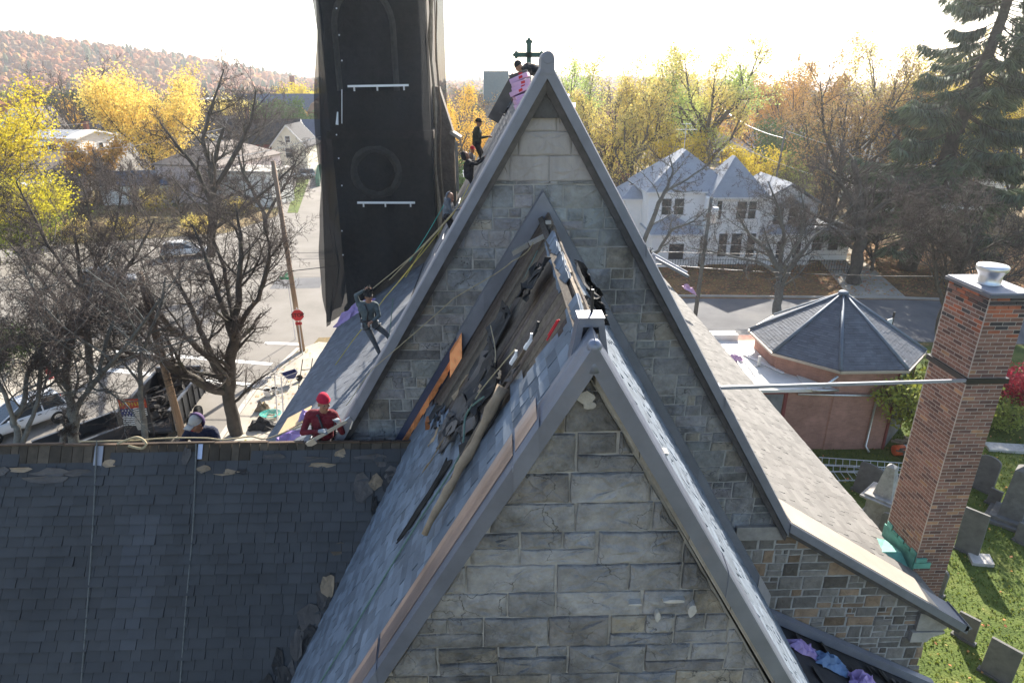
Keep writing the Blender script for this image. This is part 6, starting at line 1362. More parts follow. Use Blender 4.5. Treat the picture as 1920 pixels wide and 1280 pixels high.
# wheelbarrow
p = gnd(545, 722); wb = empty('wheelbarrow', 'blue wheelbarrow standing on the pavement below the roof edge', 'wheelbarrow', (p.x, p.y, .13), R(35))
mb = MB(); a = [(-.36, -.30, .62), (.42, -.26, .70), (.42, .26, .70), (-.36, .30, .62)]; b2 = [(-.12, -.18, .34), (.26, -.16, .34), (.26, .16, .34), (-.12, .18, .34)]
mb.raw(a+b2, [(0, 1, 5, 4), (1, 2, 6, 5), (2, 3, 7, 6), (3, 0, 4, 7), (4, 5, 6, 7)]); o = local(mb, 'tray', M['blue'], wb); sm = o.modifiers.new('thick', 'SOLIDIFY'); sm.thickness = .012
mb = MB(); mb.tube([(p_[0]*1.02, p_[1]*1.02, p_[2]+.01) for p_ in a+[a[0]]], .014, 6); [mb.tube([(.55, 0, .18), (.0, s*.22, .36), (-.85, s*.32, .66)], .02, 6) for s in (-1, 1)]; [mb.tube([(-.2, s*.22, .40), (-.38, s*.26, .02), (-.1, s*.26, .02), (0, s*.2, .3)], .015, 6) for s in (-1, 1)]; local(mb, 'frame', M['galv'], wb)
mb = MB(); mb.lathe((.55, -.05, .19), [(.08, 0), (.19, .01), (.19, .09), (.08, .10)], 18, 0, 1, (0, 1, 0)); local(mb, 'wheel', M['tyre'], wb)
ladder('leaning_ladder', 'pale ladder leaning against the wing roof beside the wheelbarrow', at(527, 800, 30), at(521, 705, 30.5), (.25, -.1, .02), .4, .3, 'white')
ladder('orange_ladder', 'ladder with dark rails poking above the roof edge past the wheelbarrow', at(566, 745, 22), at(577, 672, 22.5), (1, .2, 0), .35, .3, 'darkmetal')
for (u, v, m, lb, s) in [(502, 742, 'white', 'white bucket on the pavement nearer the kerb', .22), (516, 738, 'galv', 'grey white bucket on the pavement beside the white ladder', .2)]:
    p = gnd(u, v, .13); bk = empty('bucket', lb, 'bucket', tuple(p), 0, 'buckets on the pavement'); mb = MB(); mb.lathe((0, 0, 0), [(s*.7, 0), (s*.95, .36), (s, .37), (s*.9, .37), (s*.65, .02)], 16); local(mb, 'pail', M[m], bk); mb = MB(); mb.tube([(s*math.cos(a), .05, .37+s*.9*math.sin(a)) for a in [math.pi*k/8 for k in range(9)]], .008, 5); local(mb, 'handle', M['darkmetal'], bk)
random.seed(111)
p = gnd(508, 780, .14); mb = MB()
for k in range(7): mb.tube([p+Vector((math.cos(a+k)*(.25+.05*k), math.sin(a+k)*(.22+.04*k), .03+.02*k+rr(0, .03))) for a in [6.283*q/20 for q in range(21)]], .02, 5)
tag(mb.build('hose_coil', M['ropeteal'], loc=tuple(p)), 'coil of teal hose on the pavement beside the ladder foot', 'hose')
crumple('canvas_bag', 'brown canvas tool bag on the pavement near the teal hose', 'bag', gnd(492, 768, .14), .7, .5, .45, M['deckx'], 7)
crumple('tool_heap', 'dark heap of tools and gear below the wing ridge', 'tools', gnd(492, 800, .14), 1.3, .9, .5, M['felt'], 8)
# ================================================================= VEHICLES
def car(name, label, loc, rz, paint, L=4.3, Wd=1.75, H=1.5, kind='hatch', group=None, sc=1):
    root = empty(name, label, 'car', tuple(loc), rz, group); root.scale = (sc,)*3
    hw = Wd/2; hood = .92; belt = .95; x0, x1 = -L/2, L/2
    # stations: x, z of bottom, z of belt, half width
    st = [(x0, .42, .72, hw*.72), (x0+.08, .28, .84, hw*.86), (x0+.5, .22, .96, hw*.98), (x0+1.4, .20, .97, hw), (x1-1.5, .20, .95, hw), (x1-.75, .22, .84, hw*.97), (x1-.18, .26, .70, hw*.86), (x1, .36, .58, hw*.68)]
    mb = MB(); vs = []
    for x, zb, zt, w in st: vs += [(x, -w*.93, zb), (x, -w, (zb+zt)/2), (x, -w*.95, zt-.03), (x, -w*.80, zt), (x, w*.80, zt), (x, w*.95, zt-.03), (x, w, (zb+zt)/2), (x, w*.93, zb)]
    n = 8; fs = [(i*n+j, i*n+(j+1) % n, (i+1)*n+(j+1) % n, (i+1)*n+j) for i in range(len(st)-1) for j in range(n)]+[tuple(range(n))[::-1], tuple(range((len(st)-1)*n, len(st)*n))]
    mb.raw(vs, fs); o = fixn(local(mb, 'body', M[paint], root)); o.data.polygons.foreach_set('use_smooth', [True]*len(o.data.polygons)); bv = o.modifiers.new('s', 'SUBSURF'); bv.levels = bv.render_levels = 2
    # greenhouse
    if kind == 'hatch': g = [(x0+.10, .93, hw*.78), (x0+.45, H-.05, hw*.66), (x0+1.2, H, hw*.70), (x0+2.1, H-.02, hw*.70), (x1-1.25, .92, hw*.80)]
    else: g = [(x0+.06, .96, hw*.82), (x0+.30, H-.06, hw*.72), (x0+1.4, H, hw*.74), (x0+2.6, H-.03, hw*.73), (x1-1.35, .94, hw*.82)]
    mb = MB(); b0 = .93; low = [(g[0][0], b0), (g[-1][0], b0)]
    vs = []
    for x, z, w in g: vs += [(x, -w, z), (x, w, z)]
    bl = [(g[0][0], -hw*.84, .90), (g[0][0], hw*.84, .90), (g[-1][0], -hw*.86, .90), (g[-1][0], hw*.86, .90), ((g[1][0]), -hw*.88, .92), (g[1][0], hw*.88, .92), (g[2][0], -hw*.89, .92), (g[2][0], hw*.89, .92), (g[3][0], -hw*.89, .92), (g[3][0], hw*.89, .92)]
    v = vs+bl; mb.raw(v, [(0, 1, 3, 2), (6, 7, 9, 8), (0, 2, 14, 10), (2, 4, 16, 14), (4, 6, 18, 16), (6, 8, 12, 18), (1, 11, 15, 3), (3, 15, 17, 5), (5, 17, 19, 7), (7, 19, 13, 9), (8, 9, 13, 12), (0, 10, 11, 1)]); fixn(local(mb, 'windows', M['glass'], root))
    mb = MB(); mb.raw([(g[1][0]-.03, -g[1][2]-.01, g[1][1]+.0), (g[1][0]-.03, g[1][2]+.01, g[1][1]+.0), (g[2][0], -g[2][2]-.015, g[2][1]+.012), (g[2][0], g[2][2]+.015, g[2][1]+.012), (g[3][0]+.03, -g[3][2]-.01, g[3][1]+.008), (g[3][0]+.03, g[3][2]+.01, g[3][1]+.008)], [(0, 1, 3, 2), (2, 3, 5, 4)]); o = local(mb, 'roof_panel', M[paint], root); sd = o.modifiers.new('t', 'SOLIDIFY'); sd.thickness = .05
    mb = MB()
    for s in (-1, 1):
        for (xa, za, wa, xb, zb, wb_) in [(g[3][0], g[3][1], g[3][2], g[4][0], .93, hw*.84), (g[2][0]+.1, g[2][1], g[2][2], g[2][0]+.12, .93, hw*.90), (g[1][0], g[1][1], g[1][2], g[0][0]+.15, .93, hw*.84)]: mb.tube([(xa, s*wa, za), (xb, s*wb_, zb)], .035, 5)
    local(mb, 'pillars', M[paint], root)
    for x in (x0+.78, x1-.85):
        for s in (-1, 1):
            mb = MB(); mb.lathe((x, s*(hw-.19), .32), [(.20, 0), (.31, .01), (.33, .05), (.33, .16), (.31, .20), (.20, .2)], 22, 0, 1, (0, s, 0)); wl = local(mb, 'wheel', M['tyre'], root)
            mb = MB(); mb.lathe((x, s*(hw-.03), .32), [(.21, 0), (.21, .025), (.05, .04), (.01, .04)], 18, 0, 1, (0, s, 0))
            for q in range(9): a = 6.283*q/9; mb.box(x+math.cos(a)*.13-.018, x+math.cos(a)*.13+.018, s*(hw+.005)-.006, s*(hw+.005)+.006, .32+math.sin(a)*.13-.02, .32+math.sin(a)*.13+.02, 0, .3)
            r_ = mb.build('rim', M['galv']); r_.parent = wl
    mb = MB()
    for s in (-1, 1): mb.ball((x1-.14, s*hw*.68, .66), (.10, .16, .08))
    for s in (-1,): local(mb, 'headlights', M['alu'], root)
    mb = MB(); [mb.box(x0+.02, x0+.10, s*hw*.72-.09, s*hw*.72+.09, .72, .90) for s in (-1, 1)]; local(mb, 'tail_lights', M['red'], root)
    mb = MB(); [mb.ball((x1-1.55, s*(hw+.06), .98), (.07, .10, .06)) for s in (-1, 1)]; local(mb, 'wing_mirrors', M[paint], root)
    mb = MB(); [mb.box(x0+a, x0+a+.16, s*(hw*.985)-.015, s*(hw*.985)+.015, .80, .83) for a in (1.45, 2.25) for s in (-1, 1)]; local(mb, 'door_handles', M['darkmetal'], root)
    return root
w1 = gnd(121, 778); car('parked_car', 'white hatchback parked at the far kerb with its roof end toward the hydrant', (w1.x-1.25, w1.y-1.45, .01), R(-128), 'carpaint', 4.4, 1.78, 1.5)
p = gnd(578, 334); car('parked_car', 'silver white estate car parked beside the tower netting by the grass verge', (p.x-1, p.y, .01), R(200), 'carpaint', 4.5, 1.8, 1.65, 'suv')
p = gnd(350, 480); car('parked_car', 'white car on the street seen through the bare branches left of the big trunk', (p.x, p.y, .01), R(20), 'carpaint', 4.5, 1.8, 1.5)
p = gnd(300, 560); car('parked_car', 'grey car on the near side of the street behind the twiggy crown', (p.x-6, p.y+4, .01), R(12), 'cargrey', 4.5, 1.8, 1.5)
# far car park rows
random.seed(121)
proto = None
for k in range(8):
    x, y = -92+k*4.1, 238+rr(-1, 1); pn = ('carpaint', 'cargrey')[k % 2]
    lb = 'tiny far off parked car in the row before the factory'
    if proto is None: proto = car('parked_car', lb, (x, y, .01), R(80), 'carpaint', group='cars parked before the factory')
    else: copy_tree(proto, (x, y, .01), R(80+rr(-4, 4)))
# dump trailer with painted panel
p = gnd(300, 790); tr = empty('dump_trailer', 'black open dump trailer with a painted flag panel and a heap of waste', 'trailer', (-16.9, 30.2, 0), R(4))
mb = MB(); mb.box(-1.25, 1.25, -2.3, 2.4, .75, .85)
mb.box(1.17, 1.25, -2.3, 2.4, .85, 1.9); mb.box(-1.25, -1.17, -2.3, 2.4, .85, 1.9); mb.box(-1.17, 1.17, 2.32, 2.4, .85, 2.15); mb.box(-1.3, 1.3, -2.35, 2.45, 1.9, 1.96) if 0 else None
for s in (-1, 1): mb.box(s*1.21-.07, s*1.21+.07, -2.32, 2.42, 1.9, 1.97, 0, 4)
mb.box(-1.14, 1.14, 2.30, 2.44, 2.15, 2.22, 0, 4)
for s in (-1, 1):
    for k in range(7): mb.box(s*1.27-.03, s*1.27+.03, -2.2+k*.7, -2.12+k*.7, .75, 1.9, 0, 1.5)
local(mb, 'tipping_body', M['black'], tr)
mb = MB(); mb.box(-.9, .9, -2.6, 3.9, .5, .62); mb.tube([(0, 2.4, .56), (0, 4.4, .5)], .08, 6); local(mb, 'chassis', M['black'], tr)
for s in (-1, 1):
    for y in (-.6, .35):
        mb = MB(); mb.lathe((s*1.28, y, .40), [(.2, 0), (.38, .01), (.40, .05), (.40, .2), (.38, .24), (.2, .25)], 20, 0, 1, (s, 0, 0)); local(mb, 'wheel', M['tyre'], tr)
random.seed(122); mb = MB()
for k in range(120):
    P = Vector((rr(-1.1, 1.1), rr(-1.2, 2.2), rr(.9, 1.7))); mb.obox(P, Vector((rr(-1, 1), rr(-1, 1), rr(-.4, .4)))*rr(.1, .4), Vector((rr(-.1, .1), rr(-.1, .1), rr(-.1, .1)))+Vector((.03, 0, .03)), Vector((rr(-.03, .03), .04, rr(-.06, .06))), 0, rr(.1, .9))
tag(local(mb, 'roofing_waste', M['feltgrey'], tr), kind='stuff')
pn = empty('painted_panel', 'painted panel with red header and a striped flag standing at the trailer tail', 'panel', (-16.95, 27.7, 0), R(6))
mb = MB(); mb.box(-.62, .62, 0, .03, .9, 2.75); local(mb, 'board', M['darkmetal'], pn)
mb = MB(); mb.box(-.60, .60, -.006, 0, 2.25, 2.73); hb = local(mb, 'red_header', mat('header_red', (.42, .06, .03), .6), pn)
random.seed(123); mb = MB()
for k in range(9): x = -.50+k*.125; z = 2.48+.03*math.sin(k); mb.obox((x-.03, -.011, z), (.012, 0, .0), (0, .003, 0), (0, 0, .10)); mb.obox((x+.01, -.011, z+rr(-.06, .06)), (.035, 0, rr(-.03, .03)), (0, .003, 0), (0, 0, .013))
o = mb.build('worn_lettering', M['yellowp']); o.parent = hb
mb = MB(); mb.box(-.60, -.05, -.006, 0, 1.85, 2.245, 0, 1); o = local(mb, 'flag_canton', M['blue'], pn)
mb = MB(); [mb.ball((-.50+i*.13+(j % 2)*.06, -.012, 2.15-j*.13), (.028, .004, .028), 0, 1, 5, 4) for i in range(4) for j in range(3)]; s_ = mb.build('flag_stars', M['white']); s_.parent = o
mb = MB()
for j in range(5): z = 1.78-j*.10; P = [(-.60+i*.12, -.008, z+.03*math.sin(i*.9)+(.035 if q else -.015)) for q in (0, 1) for i in range(8)]; mb.raw(P, [(i, i+1, i+9, i+8) for i in range(7)])
for j in range(4): z = 2.2-j*.10; P = [(-.05+i*.1, -.008, z+.03*math.sin(i*.9)+(.03 if q else -.012)) for q in (0, 1) for i in range(7)]; mb.raw(P, [(i, i+1, i+8, i+7) for i in range(6)])
local(mb, 'flag_stripes', M['white'], pn); mb = MB(); mb.prism([(-.05, -.012, 1.1), (.25, -.012, 1.1), (.30, -.012, 1.7), (.2, -.012, 2.0), (.08, -.012, 2.1), (0, -.012, 1.9), (-.1, -.012, 1.6)], (0, .01, 0), 0, 1); local(mb, 'painted_figure', M['concrete'], pn)
mb = MB()
for s in (-1, 1): mb.box(s*.6-.03, s*.6+.03, .03, .08, 0, 2.8)
local(mb, 'posts', M['darkmetal'], pn)
# dark pickup partly visible
mb = MB(); bed = empty('pickup_bed', 'grey metal truck bed side rail in front of the dump trailer', 'truck', (-19.0, 27.6, 0), R(-38)); mb.box(-.9, .9, -2.2, 2.2, .6, .7, 0, 1); mb.box(-.98, -.9, -2.2, 2.2, .6, 1.25, 0, 2.5); mb.box(.9, .98, -2.2, 2.2, .6, 1.25, 0, 2.5); mb.box(-1.0, -.86, -2.2, 2.2, 1.25, 1.30, 0, 4); mb.box(.86, 1.0, -2.2, 2.2, 1.25, 1.30, 0, 4); local(mb, 'cargo_bed', M['black'], bed)
for s in (-1, 1): mb = MB(); mb.lathe((s*.8, 0, .38), [(.2, 0), (.38, .01), (.38, .2), (.2, .22)], 18, 0, 1, (s, 0, 0)); local(mb, 'wheel', M['tyre'], bed)
# ================================================================= PEOPLE
def V3(*a): return Vector(a)
def person(label, P, J, face, shirt, trouser, hatm, hat='beanie', boots=None, glove=None, vox=.016, sc=1.0, curl=.5, extras=None, hairm=None):
    """one continuous body grown over a posed skeleton; joints J are offsets from the pelvis"""
    boots = boots or M['black']; P = Vector(P); J = {k: Vector(v)*sc for k, v in J.items()}; J['pel'] = Vector((0, 0, 0))
    f = Vector(face).normalized(); hd = J['head']; up = (hd-J['neck']).normalized(); up = (up+Vector((0, 0, 1.2))).normalized(); sd = f.cross(up).normalized(); f = up.cross(sd).normalized()
    mb = MB(); bones = []
    def cap(a, b, ra, rb, g):
        a, b = Vector(a), Vector(b); n = 5; mb.tube([a.lerp(b, k/n) for k in range(n+1)], [(ra+(rb-ra)*k/n)*sc for k in range(n+1)], 12); mb.ball(a, ra*sc, 0, 1, 12, 8); mb.ball(b, rb*sc, 0, 1, 12, 8); bones.append((a, b, ra*sc, rb*sc, g))
    cap(J['hipL'], J['hipR'], .115, .115, 1); cap(J['pel'], J['chest'], .145, .15, 0)
    sl, sr = J['shL'], J['shR']; cap(sl.lerp(sr, .12), sr.lerp(sl, .12), .085, .085, 0); cap(J['chest']+(sl-sr)*.22, J['chest']+(sr-sl)*.22, .115, .115, 0); cap(J['chest'], J['neck'], .12, .06, 0)
    cap(J['neck'], hd-up*.06*sc, .058, .058, 2)
    for s in 'LR':
        cap(J['sh'+s], J['el'+s], .060, .046, 0); cap(J['el'+s], J['ha'+s], .044, .030, 0)
        cap(J['hip'+s], J['kn'+s], .092, .062, 1); cap(J['kn'+s], J['an'+s], .058, .042, 1)
        t = J['to'+s] if 'to'+s in J else J['an'+s]+Vector((f.x*.18, f.y*.18, -.06))*sc
        cap(J['an'+s]-Vector((0, 0, .03))*sc, t, .048, .040, 3)
    # head with jaw, nose, brow, ears
    hb = len(mb.v)
    def hp(x, y, z): return hd+(sd*x+f*y+up*z)*sc
    def hball(x, y, z, rx, ry, rz):
        vs = []; nu, nv = 12, 8
        for j in range(nv+1):
            for i in range(nu):
                a, b = 6.283*i/nu, math.pi*j/nv; vs.append(hp(x+rx*math.sin(b)*math.cos(a), y+ry*math.sin(b)*math.sin(a), z+rz*math.cos(b)))
        mb.raw(vs, [(j*nu+i, (j+1)*nu+i, (j+1)*nu+(i+1) % nu, j*nu+(i+1) % nu) for j in range(nv) for i in range(nu)])
    hball(0, -.01, .035, .078, .095, .095); hball(0, .025, -.045, .055, .062, .065); hball(0, .062, -.082, .026, .024, .02); hball(0, .088, -.008, .014, .026, .026); hball(0, .078, .03, .045, .016, .012); hball(0, .082, -.052, .026, .014, .010)
    for s in (-1, 1): hball(s*.08, -.005, -.005, .012, .022, .032); hball(s*.045, .06, -.02, .022, .02, .02)
    bones.append((hp(0, 0, -.09), hp(0, 0, .05), .07*sc, .085*sc, 2))
    # palms
    pal = {}
    for s in 'LR':
        w, e = J['ha'+s], J['el'+s]; d = (w-e).normalized(); pal[s] = (w+d*.045*sc, d); cap(w, w+d*.07*sc, .030, .036, 4)
    me = bpy.data.meshes.new('tmp'); me.from_pydata(mb.v, [], mb.f); tmp = bpy.data.objects.new('tmp', me); COL.objects.link(tmp)
    rm = tmp.modifiers.new('r', 'REMESH'); rm.mode = 'VOXEL'; rm.voxel_size = vox*sc
    s1 = tmp.modifiers.new('s', 'SMOOTH'); s1.factor = .5; s1.iterations = 2
    dg = bpy.context.evaluated_depsgraph_get(); ev = bpy.data.meshes.new_from_object(tmp.evaluated_get(dg)); bpy.data.objects.remove(tmp)
    vs = [v.co.copy() for v in ev.vertices]; out = MB()
    for v in vs: out.v.append(tuple(v))
    for p in ev.polygons:
        c = p.center; best = 1e9; g = 0
        for a, b, ra, rb, gg in bones:
            ab = b-a; t = max(0, min(1, (c-a).dot(ab)/max(1e-9, ab.length_squared))); d = (c-a-ab*t).length-(ra+(rb-ra)*t)
            if d < best: best = d; g = gg
        out.f.append(tuple(p.vertices)); out.m.append(g); out.c.append(1.0)
    bpy.data.meshes.remove(ev)
    # separate curled fingers and a thumb rooted in each palm
    for s in 'LR':
        o, d = pal[s]; side = d.cross(Vector((0, 0, 1))); side = side.normalized() if side.length > .1 else sd.copy(); nn = side.cross(d).normalized()
        for k, (off, L_) in enumerate(((-.026, .062), (-.009, .072), (.009, .068), (.026, .052))):
            a = o+side*off*sc+d*.045*sc; c1 = a+(d*math.cos(curl)-nn*math.sin(curl))*L_*.5*sc; c2 = c1+(d*math.cos(curl*2.2)-nn*math.sin(curl*2.2))*L_*.32*sc; c3 = c2+(d*math.cos(curl*3.1)-nn*math.sin(curl*3.1))*L_*.26*sc
            out.tube([a-d*.02*sc, a, c1, c2, c3], [.011*sc, .0105*sc, .0095*sc, .0085*sc, .006*sc], 6, 4)
        a = o-side*.034*sc*(1 if s == 'L' else -1); b = a+(d*.6-side*.8*(1 if s == 'L' else -1)).normalized()*.034*sc; out.tube([a+d*0, b, b+(d*.9-nn*.4).normalized()*.03*sc], [.013*sc, .011*sc, .007*sc], 6, 4)
    for s in (-1, 1):
        q = hp(s*.030, .082, .012); out.ball(q, .0085*sc, 5, 1, 8, 6)
    out.tube([hp(-.022, .090, -.048), hp(0, .096, -.052), hp(.022, .090, -.048)], .0045*sc, 5, 6)
    root = out.build('person', [shirt, trouser, M['skin'], boots, glove or M['skin'], M['glass'], M['red']], None, True); root.location = P; tag(root, label, 'person')
    root.data.polygons.foreach_set('use_smooth', [True]*len(root.data.polygons))
    def child(mbx, nm_, m, smooth=True): o = mbx.build(nm_, m, root, smooth); return o
    mh = MB()
    def cap_shell(z0, grow_=1.12, top=.03):
        vs = []; nu, nv = 18, 7
        for j in range(nv+1):
            for i in range(nu):
                a, b = 6.283*i/nu, (math.pi*.5)*j/nv; vs.append(hp(.080*grow_*math.sin(b)*math.cos(a), -.012+.098*grow_*math.sin(b)*math.sin(a)*1, z0+(.11+top)*math.cos(b)))
        mh.raw(vs, [(j*nu+i, (j+1)*nu+i, (j+1)*nu+(i+1) % nu, j*nu+(i+1) % nu) for j in range(nv) for i in range(nu)])
        rim = [hp(.082*grow_*math.cos(6.283*i/18), -.012+.10*grow_*math.sin(6.283*i/18), z0-.004) for i in range(19)]; mh.tube(rim, .010*sc, 6)
    if hat == 'beanie': f0 = f.copy(); cap_shell(.058, 1.06, .0); child(mh, 'beanie', hatm)
    elif hat == 'cap':
        cap_shell(.045, 1.08, -.005); mh.obox(hp(0, .135, .05), sd*.06*sc, f*.055*sc, up*.005*sc); child(mh, 'cap', hatm)
    elif hat in ('hood', 'hoodcap'):
        nu, nv = 18, 9; vs = []
        for j in range(nv+1):
            for i in range(nu):
                a, b = 6.283*i/nu, math.pi*.86*j/nv
                y = math.cos(b)  # pole at the back of the head
                r_ = math.sin(b); vs.append(hp(.100*r_*math.cos(a), -.02-.11*math.cos(b*.92), .02+.125*r_*math.sin(a)))
        mh.raw(vs, [(j*nu+i, j*nu+(i+1) % nu, (j+1)*nu+(i+1) % nu, (j+1)*nu+i) for j in range(int(nv*.62)) for i in range(nu)]); o = child(mh, 'hood', hatm); sdm = o.modifiers.new('t', 'SOLIDIFY'); sdm.thickness = .012
        if hat == 'hoodcap':
            mh = MB(); vs = []; cap_shell(.04, 1.0, -.01); mh.obox(hp(0, .125, .045), sd*.055*sc, f*.05*sc, up*.005*sc); child(mh, 'cap', M['concrete'])
    elif hat == 'locs':
        rnd = random.Random(5); cap_shell(.035, 1.05, .01)
        for k in range(34):
            a = rnd.uniform(0, 6.283); b = rnd.uniform(0, 1.2); s0 = hp(.08*math.sin(b)*math.cos(a), -.01+.09*math.sin(b)*math.sin(a), .03+.12*math.cos(b)); e = s0+(s0-hd).normalized()*rnd.uniform(.03, .09)*sc+Vector((rnd.uniform(-.03, .03), rnd.uniform(-.03, .03), rnd.uniform(-.02, .05))); mh.tube([s0, (s0+e)/2+Vector((0, 0, .01)), e], [.010, .009, .006], 5)
        child(mh, 'hair', M['felt'])
    if extras: extras(child, J, hp, sd, f, up, sc)
    return root
STR = M['darkmetal']
def harness(child, J, hp, sd, f, up, sc):
    mb = MB(); ch, pe = J['chest'], J['pel']; fr = Vector((f.x, f.y, 0)).normalized(); s2 = Vector((fr.y, -fr.x, 0))
    for s in (-1, 1):
        mb.tube([pe+s2*s*.12+fr*.09, ch+s2*s*.09+fr*.17, J['neck']+s2*s*.09+fr*.03-Vector((0, 0, .02)), ch+s2*s*.09-fr*.17, pe+s2*s*.1-fr*.13], .017*sc, 6)
    mb.tube([pe+Vector((0, 0, .06))+(s2*math.cos(a)*.17+fr*math.sin(a)*.165) for a in [6.283*k/16 for k in range(17)]], .024*sc, 6)
    for s in (-1, 1):
        h, k = (J['hipL'], J['knL']) if s < 0 else (J['hipR'], J['knR']); d = (k-h).normalized(); o = d.orthogonal().normalized(); q = d.cross(o); mb.tube([h+d*.12+(o*math.cos(a)+q*math.sin(a))*.098 for a in [6.283*k_/12 for k_ in range(13)]], .014*sc, 5)
    child(mb, 'harness', STR)
    mb = MB()
    for k in range(5): a = 1.2*k; q = pe+Vector((0, 0, .02))+(s2*math.cos(a)*.19+fr*math.sin(a)*.18); mb.tube([q, q+Vector((0, 0, -.09))], .018, 6); mb.ball(q+Vector((0, 0, -.11)), .025, 0, 1, 8, 6)
    child(mb, 'tool_clips', M['galv'])
M['maroon'] = mat('maroon_shirt', (.15, .014, .024), .9, var=.3, vs=8, bump=1, bs=10, tone=False, bdist=.05); M['beanie'] = mat('red_knit', (.50, .015, .05), .9, var=.1, bump=.5, bs=90, tone=False)
M['blackcloth'] = mat('black_cloth', (.016, .017, .022), .9, var=.35, vs=9, bump=1, bs=10, tone=False, bdist=.05); M['greycloth'] = mat('grey_cloth', (.14, .155, .18), .9, var=.35, vs=9, bump=1, bs=10, tone=False, bdist=.05)
M['tealcloth'] = mat('pale_teal_cloth', (.10, .125, .13), .9, var=.35, vs=9, bump=1, bs=10, tone=False, bdist=.05); M['navycloth'] = mat('navy_cloth', (.02, .025, .05), .9, var=.35, vs=9, bump=1, bs=10, tone=False, bdist=.05)
M['denim'] = mat('grey_work_trousers', (.11, .12, .13), .9, var=.35, vs=9, bump=1, bs=10, tone=False, bdist=.05); M['purplecloth'] = mat('purple_lining', (.10, .06, .14), .9, tone=False); M['greenish'] = mat('dark_olive_cloth', (.035, .045, .035), .9, var=.2, vs=6, bump=.5, bs=14, tone=False); M['glovem'] = mat('grey_glove', (.30, .33, .36), .8, tone=False)
P = at(607, 826, 8.02)
person('roofer in a red knitted hat and maroon shirt seated on the near ridge', P, dict(chest=(.03, 0, .33), neck=(.05, -.02, .50), head=(.085, -.06, .645), shL=(-.17, .02, .42), elL=(-.24, -.14, .22), haL=(.03, -.25, .30), shR=(.19, .0, .43), elR=(.31, -.10, .20), haR=(.30, -.20, .40), hipL=(-.10, 0, -.02), hipR=(.10, 0, -.02), knL=(-.16, .36, -.02), anL=(-.14, .62, -.42), knR=(.24, .26, .04), anR=(.30, .55, -.40)), (.62, -.78, .12), M['maroon'], M['blackcloth'], M['beanie'], 'beanie', glove=M['glovem'], vox=.010, sc=.95, extras=harness, curl=.7)
mb = MB(); a, b = P+Vector((-.12, -.24, .12)), P+Vector((.42, -.30, .47)); mb.obox((a+b)/2, (b-a)/2, (0, .008, 0), (-.012, 0, .02)); mb.tube([b+Vector((-.02, 0, 0)), b+Vector((.05, 0, .06)), b+Vector((.09, 0, .0)), b+Vector((.04, 0, -.12))], .012, 6); mb.obox(a+Vector((.03, -.01, .0)), (.06, 0, .035), (0, .02, 0), (-.02, 0, .035))
tag(mb.build('rope_grab', M['galv'], loc=tuple(P)), 'steel rope grab on a strap held by the roofer in the red hat', 'rope tool')
P = at(383, 842, 8.3)
person('smiling roofer in a dark hooded jacket and pale cap leaning over the near ridge', P, dict(chest=(.0, .03, .22), neck=(0, -.02, .36), head=(0, -.10, .475), shL=(-.18, .02, .28), elL=(-.30, -.12, .08), haL=(-.16, -.24, .10), shR=(.18, .02, .28), elR=(.30, -.14, .08), haR=(.12, -.25, .12), hipL=(-.10, .08, -.1), hipR=(.10, .08, -.1), knL=(-.14, .25, -.45), anL=(-.14, .5, -.75), knR=(.14, .25, -.45), anR=(.14, .5, -.75)), (-.25, -.85, -.25), M['navycloth'], M['blackcloth'], M['purplecloth'], 'hoodcap', vox=.012, sc=1.0)
def onroof(u, v, off=0, RZ_=15.95):
    r = ray(u, v); t = (RZ_+off-T*X0-CH)/(r.z-T*r.x); return Vector((r.x*t, r.y*t, CH+r.z*t))
P = at(692, 603, 13.2)
person('roofer with short locs and a harness leaning out on ropes beside the coping', P, dict(chest=(-.02, -.03, .30), neck=(.02, -.05, .46), head=(.05, -.08, .60), shL=(-.18, -.03, .40), elL=(-.22, -.06, .62), haL=(-.02, -.06, .74), shR=(.19, -.05, .40), elR=(.25, -.14, .18), haR=(.12, -.25, .10), hipL=(-.09, 0, -.03), hipR=(.09, 0, -.03), knL=(.06, -.02, -.42), anL=(.19, .02, -.82), knR=(.33, .0, -.26), anR=(.52, .05, -.58), toL=(.27, -.05, -.95), toR=(.60, -.04, -.72)), (.7, -.7, -.1), M['tealcloth'], M['denim'], M['felt'], 'locs', vox=.014, sc=.98, extras=harness)
SP = dict(chest=(.02, 0, .30), neck=(.04, 0, .46), head=(.07, -.01, .60), shL=(-.02, .17, .41), elL=(.10, .2, .16), haL=(.34, .12, .18), shR=(.04, -.18, .41), elR=(.12, -.22, .16), haR=(.36, -.14, .20), hipL=(0, .09, -.02), hipR=(0, -.09, -.02), knL=(.18, .1, -.38), anL=(.30, .12, -.76), knR=(.12, -.1, -.40), anR=(.22, -.12, -.80))
P = at(894, 268, 21.5); person('standing roofer in a black cap and dark jacket upright on the far roof', P, SP, (1, -.1, -.1), M['greenish'], M['blackcloth'], M['blackcloth'], 'cap', vox=.02, sc=1.0)
P = at(883, 312, 22.6); person('crouching roofer in a red cap half hidden behind the standing one', P, dict(SP, knL=(.3, .1, -.1), anL=(.3, .1, -.45), knR=(.28, -.1, -.12), anR=(.26, -.1, -.5)), (.5, -.9, -.1), M['greycloth'], M['denim'], M['beanie'], 'cap', vox=.022, sc=.9)
BEND = dict(chest=(.0, 0, .26), neck=(-.02, 0, .40), head=(-.07, -.02, .52), shL=(.0, .17, .36), elL=(.22, .16, .34), haL=(.46, .10, .48), shR=(.0, -.17, .36), elR=(.24, -.18, .32), haR=(.48, -.14, .46), hipL=(.02, .09, -.02), hipR=(.02, -.09, -.02), knL=(.20, .1, -.32), anL=(.16, .12, -.66), knR=(.16, -.1, -.34), anR=(.10, -.12, -.70))
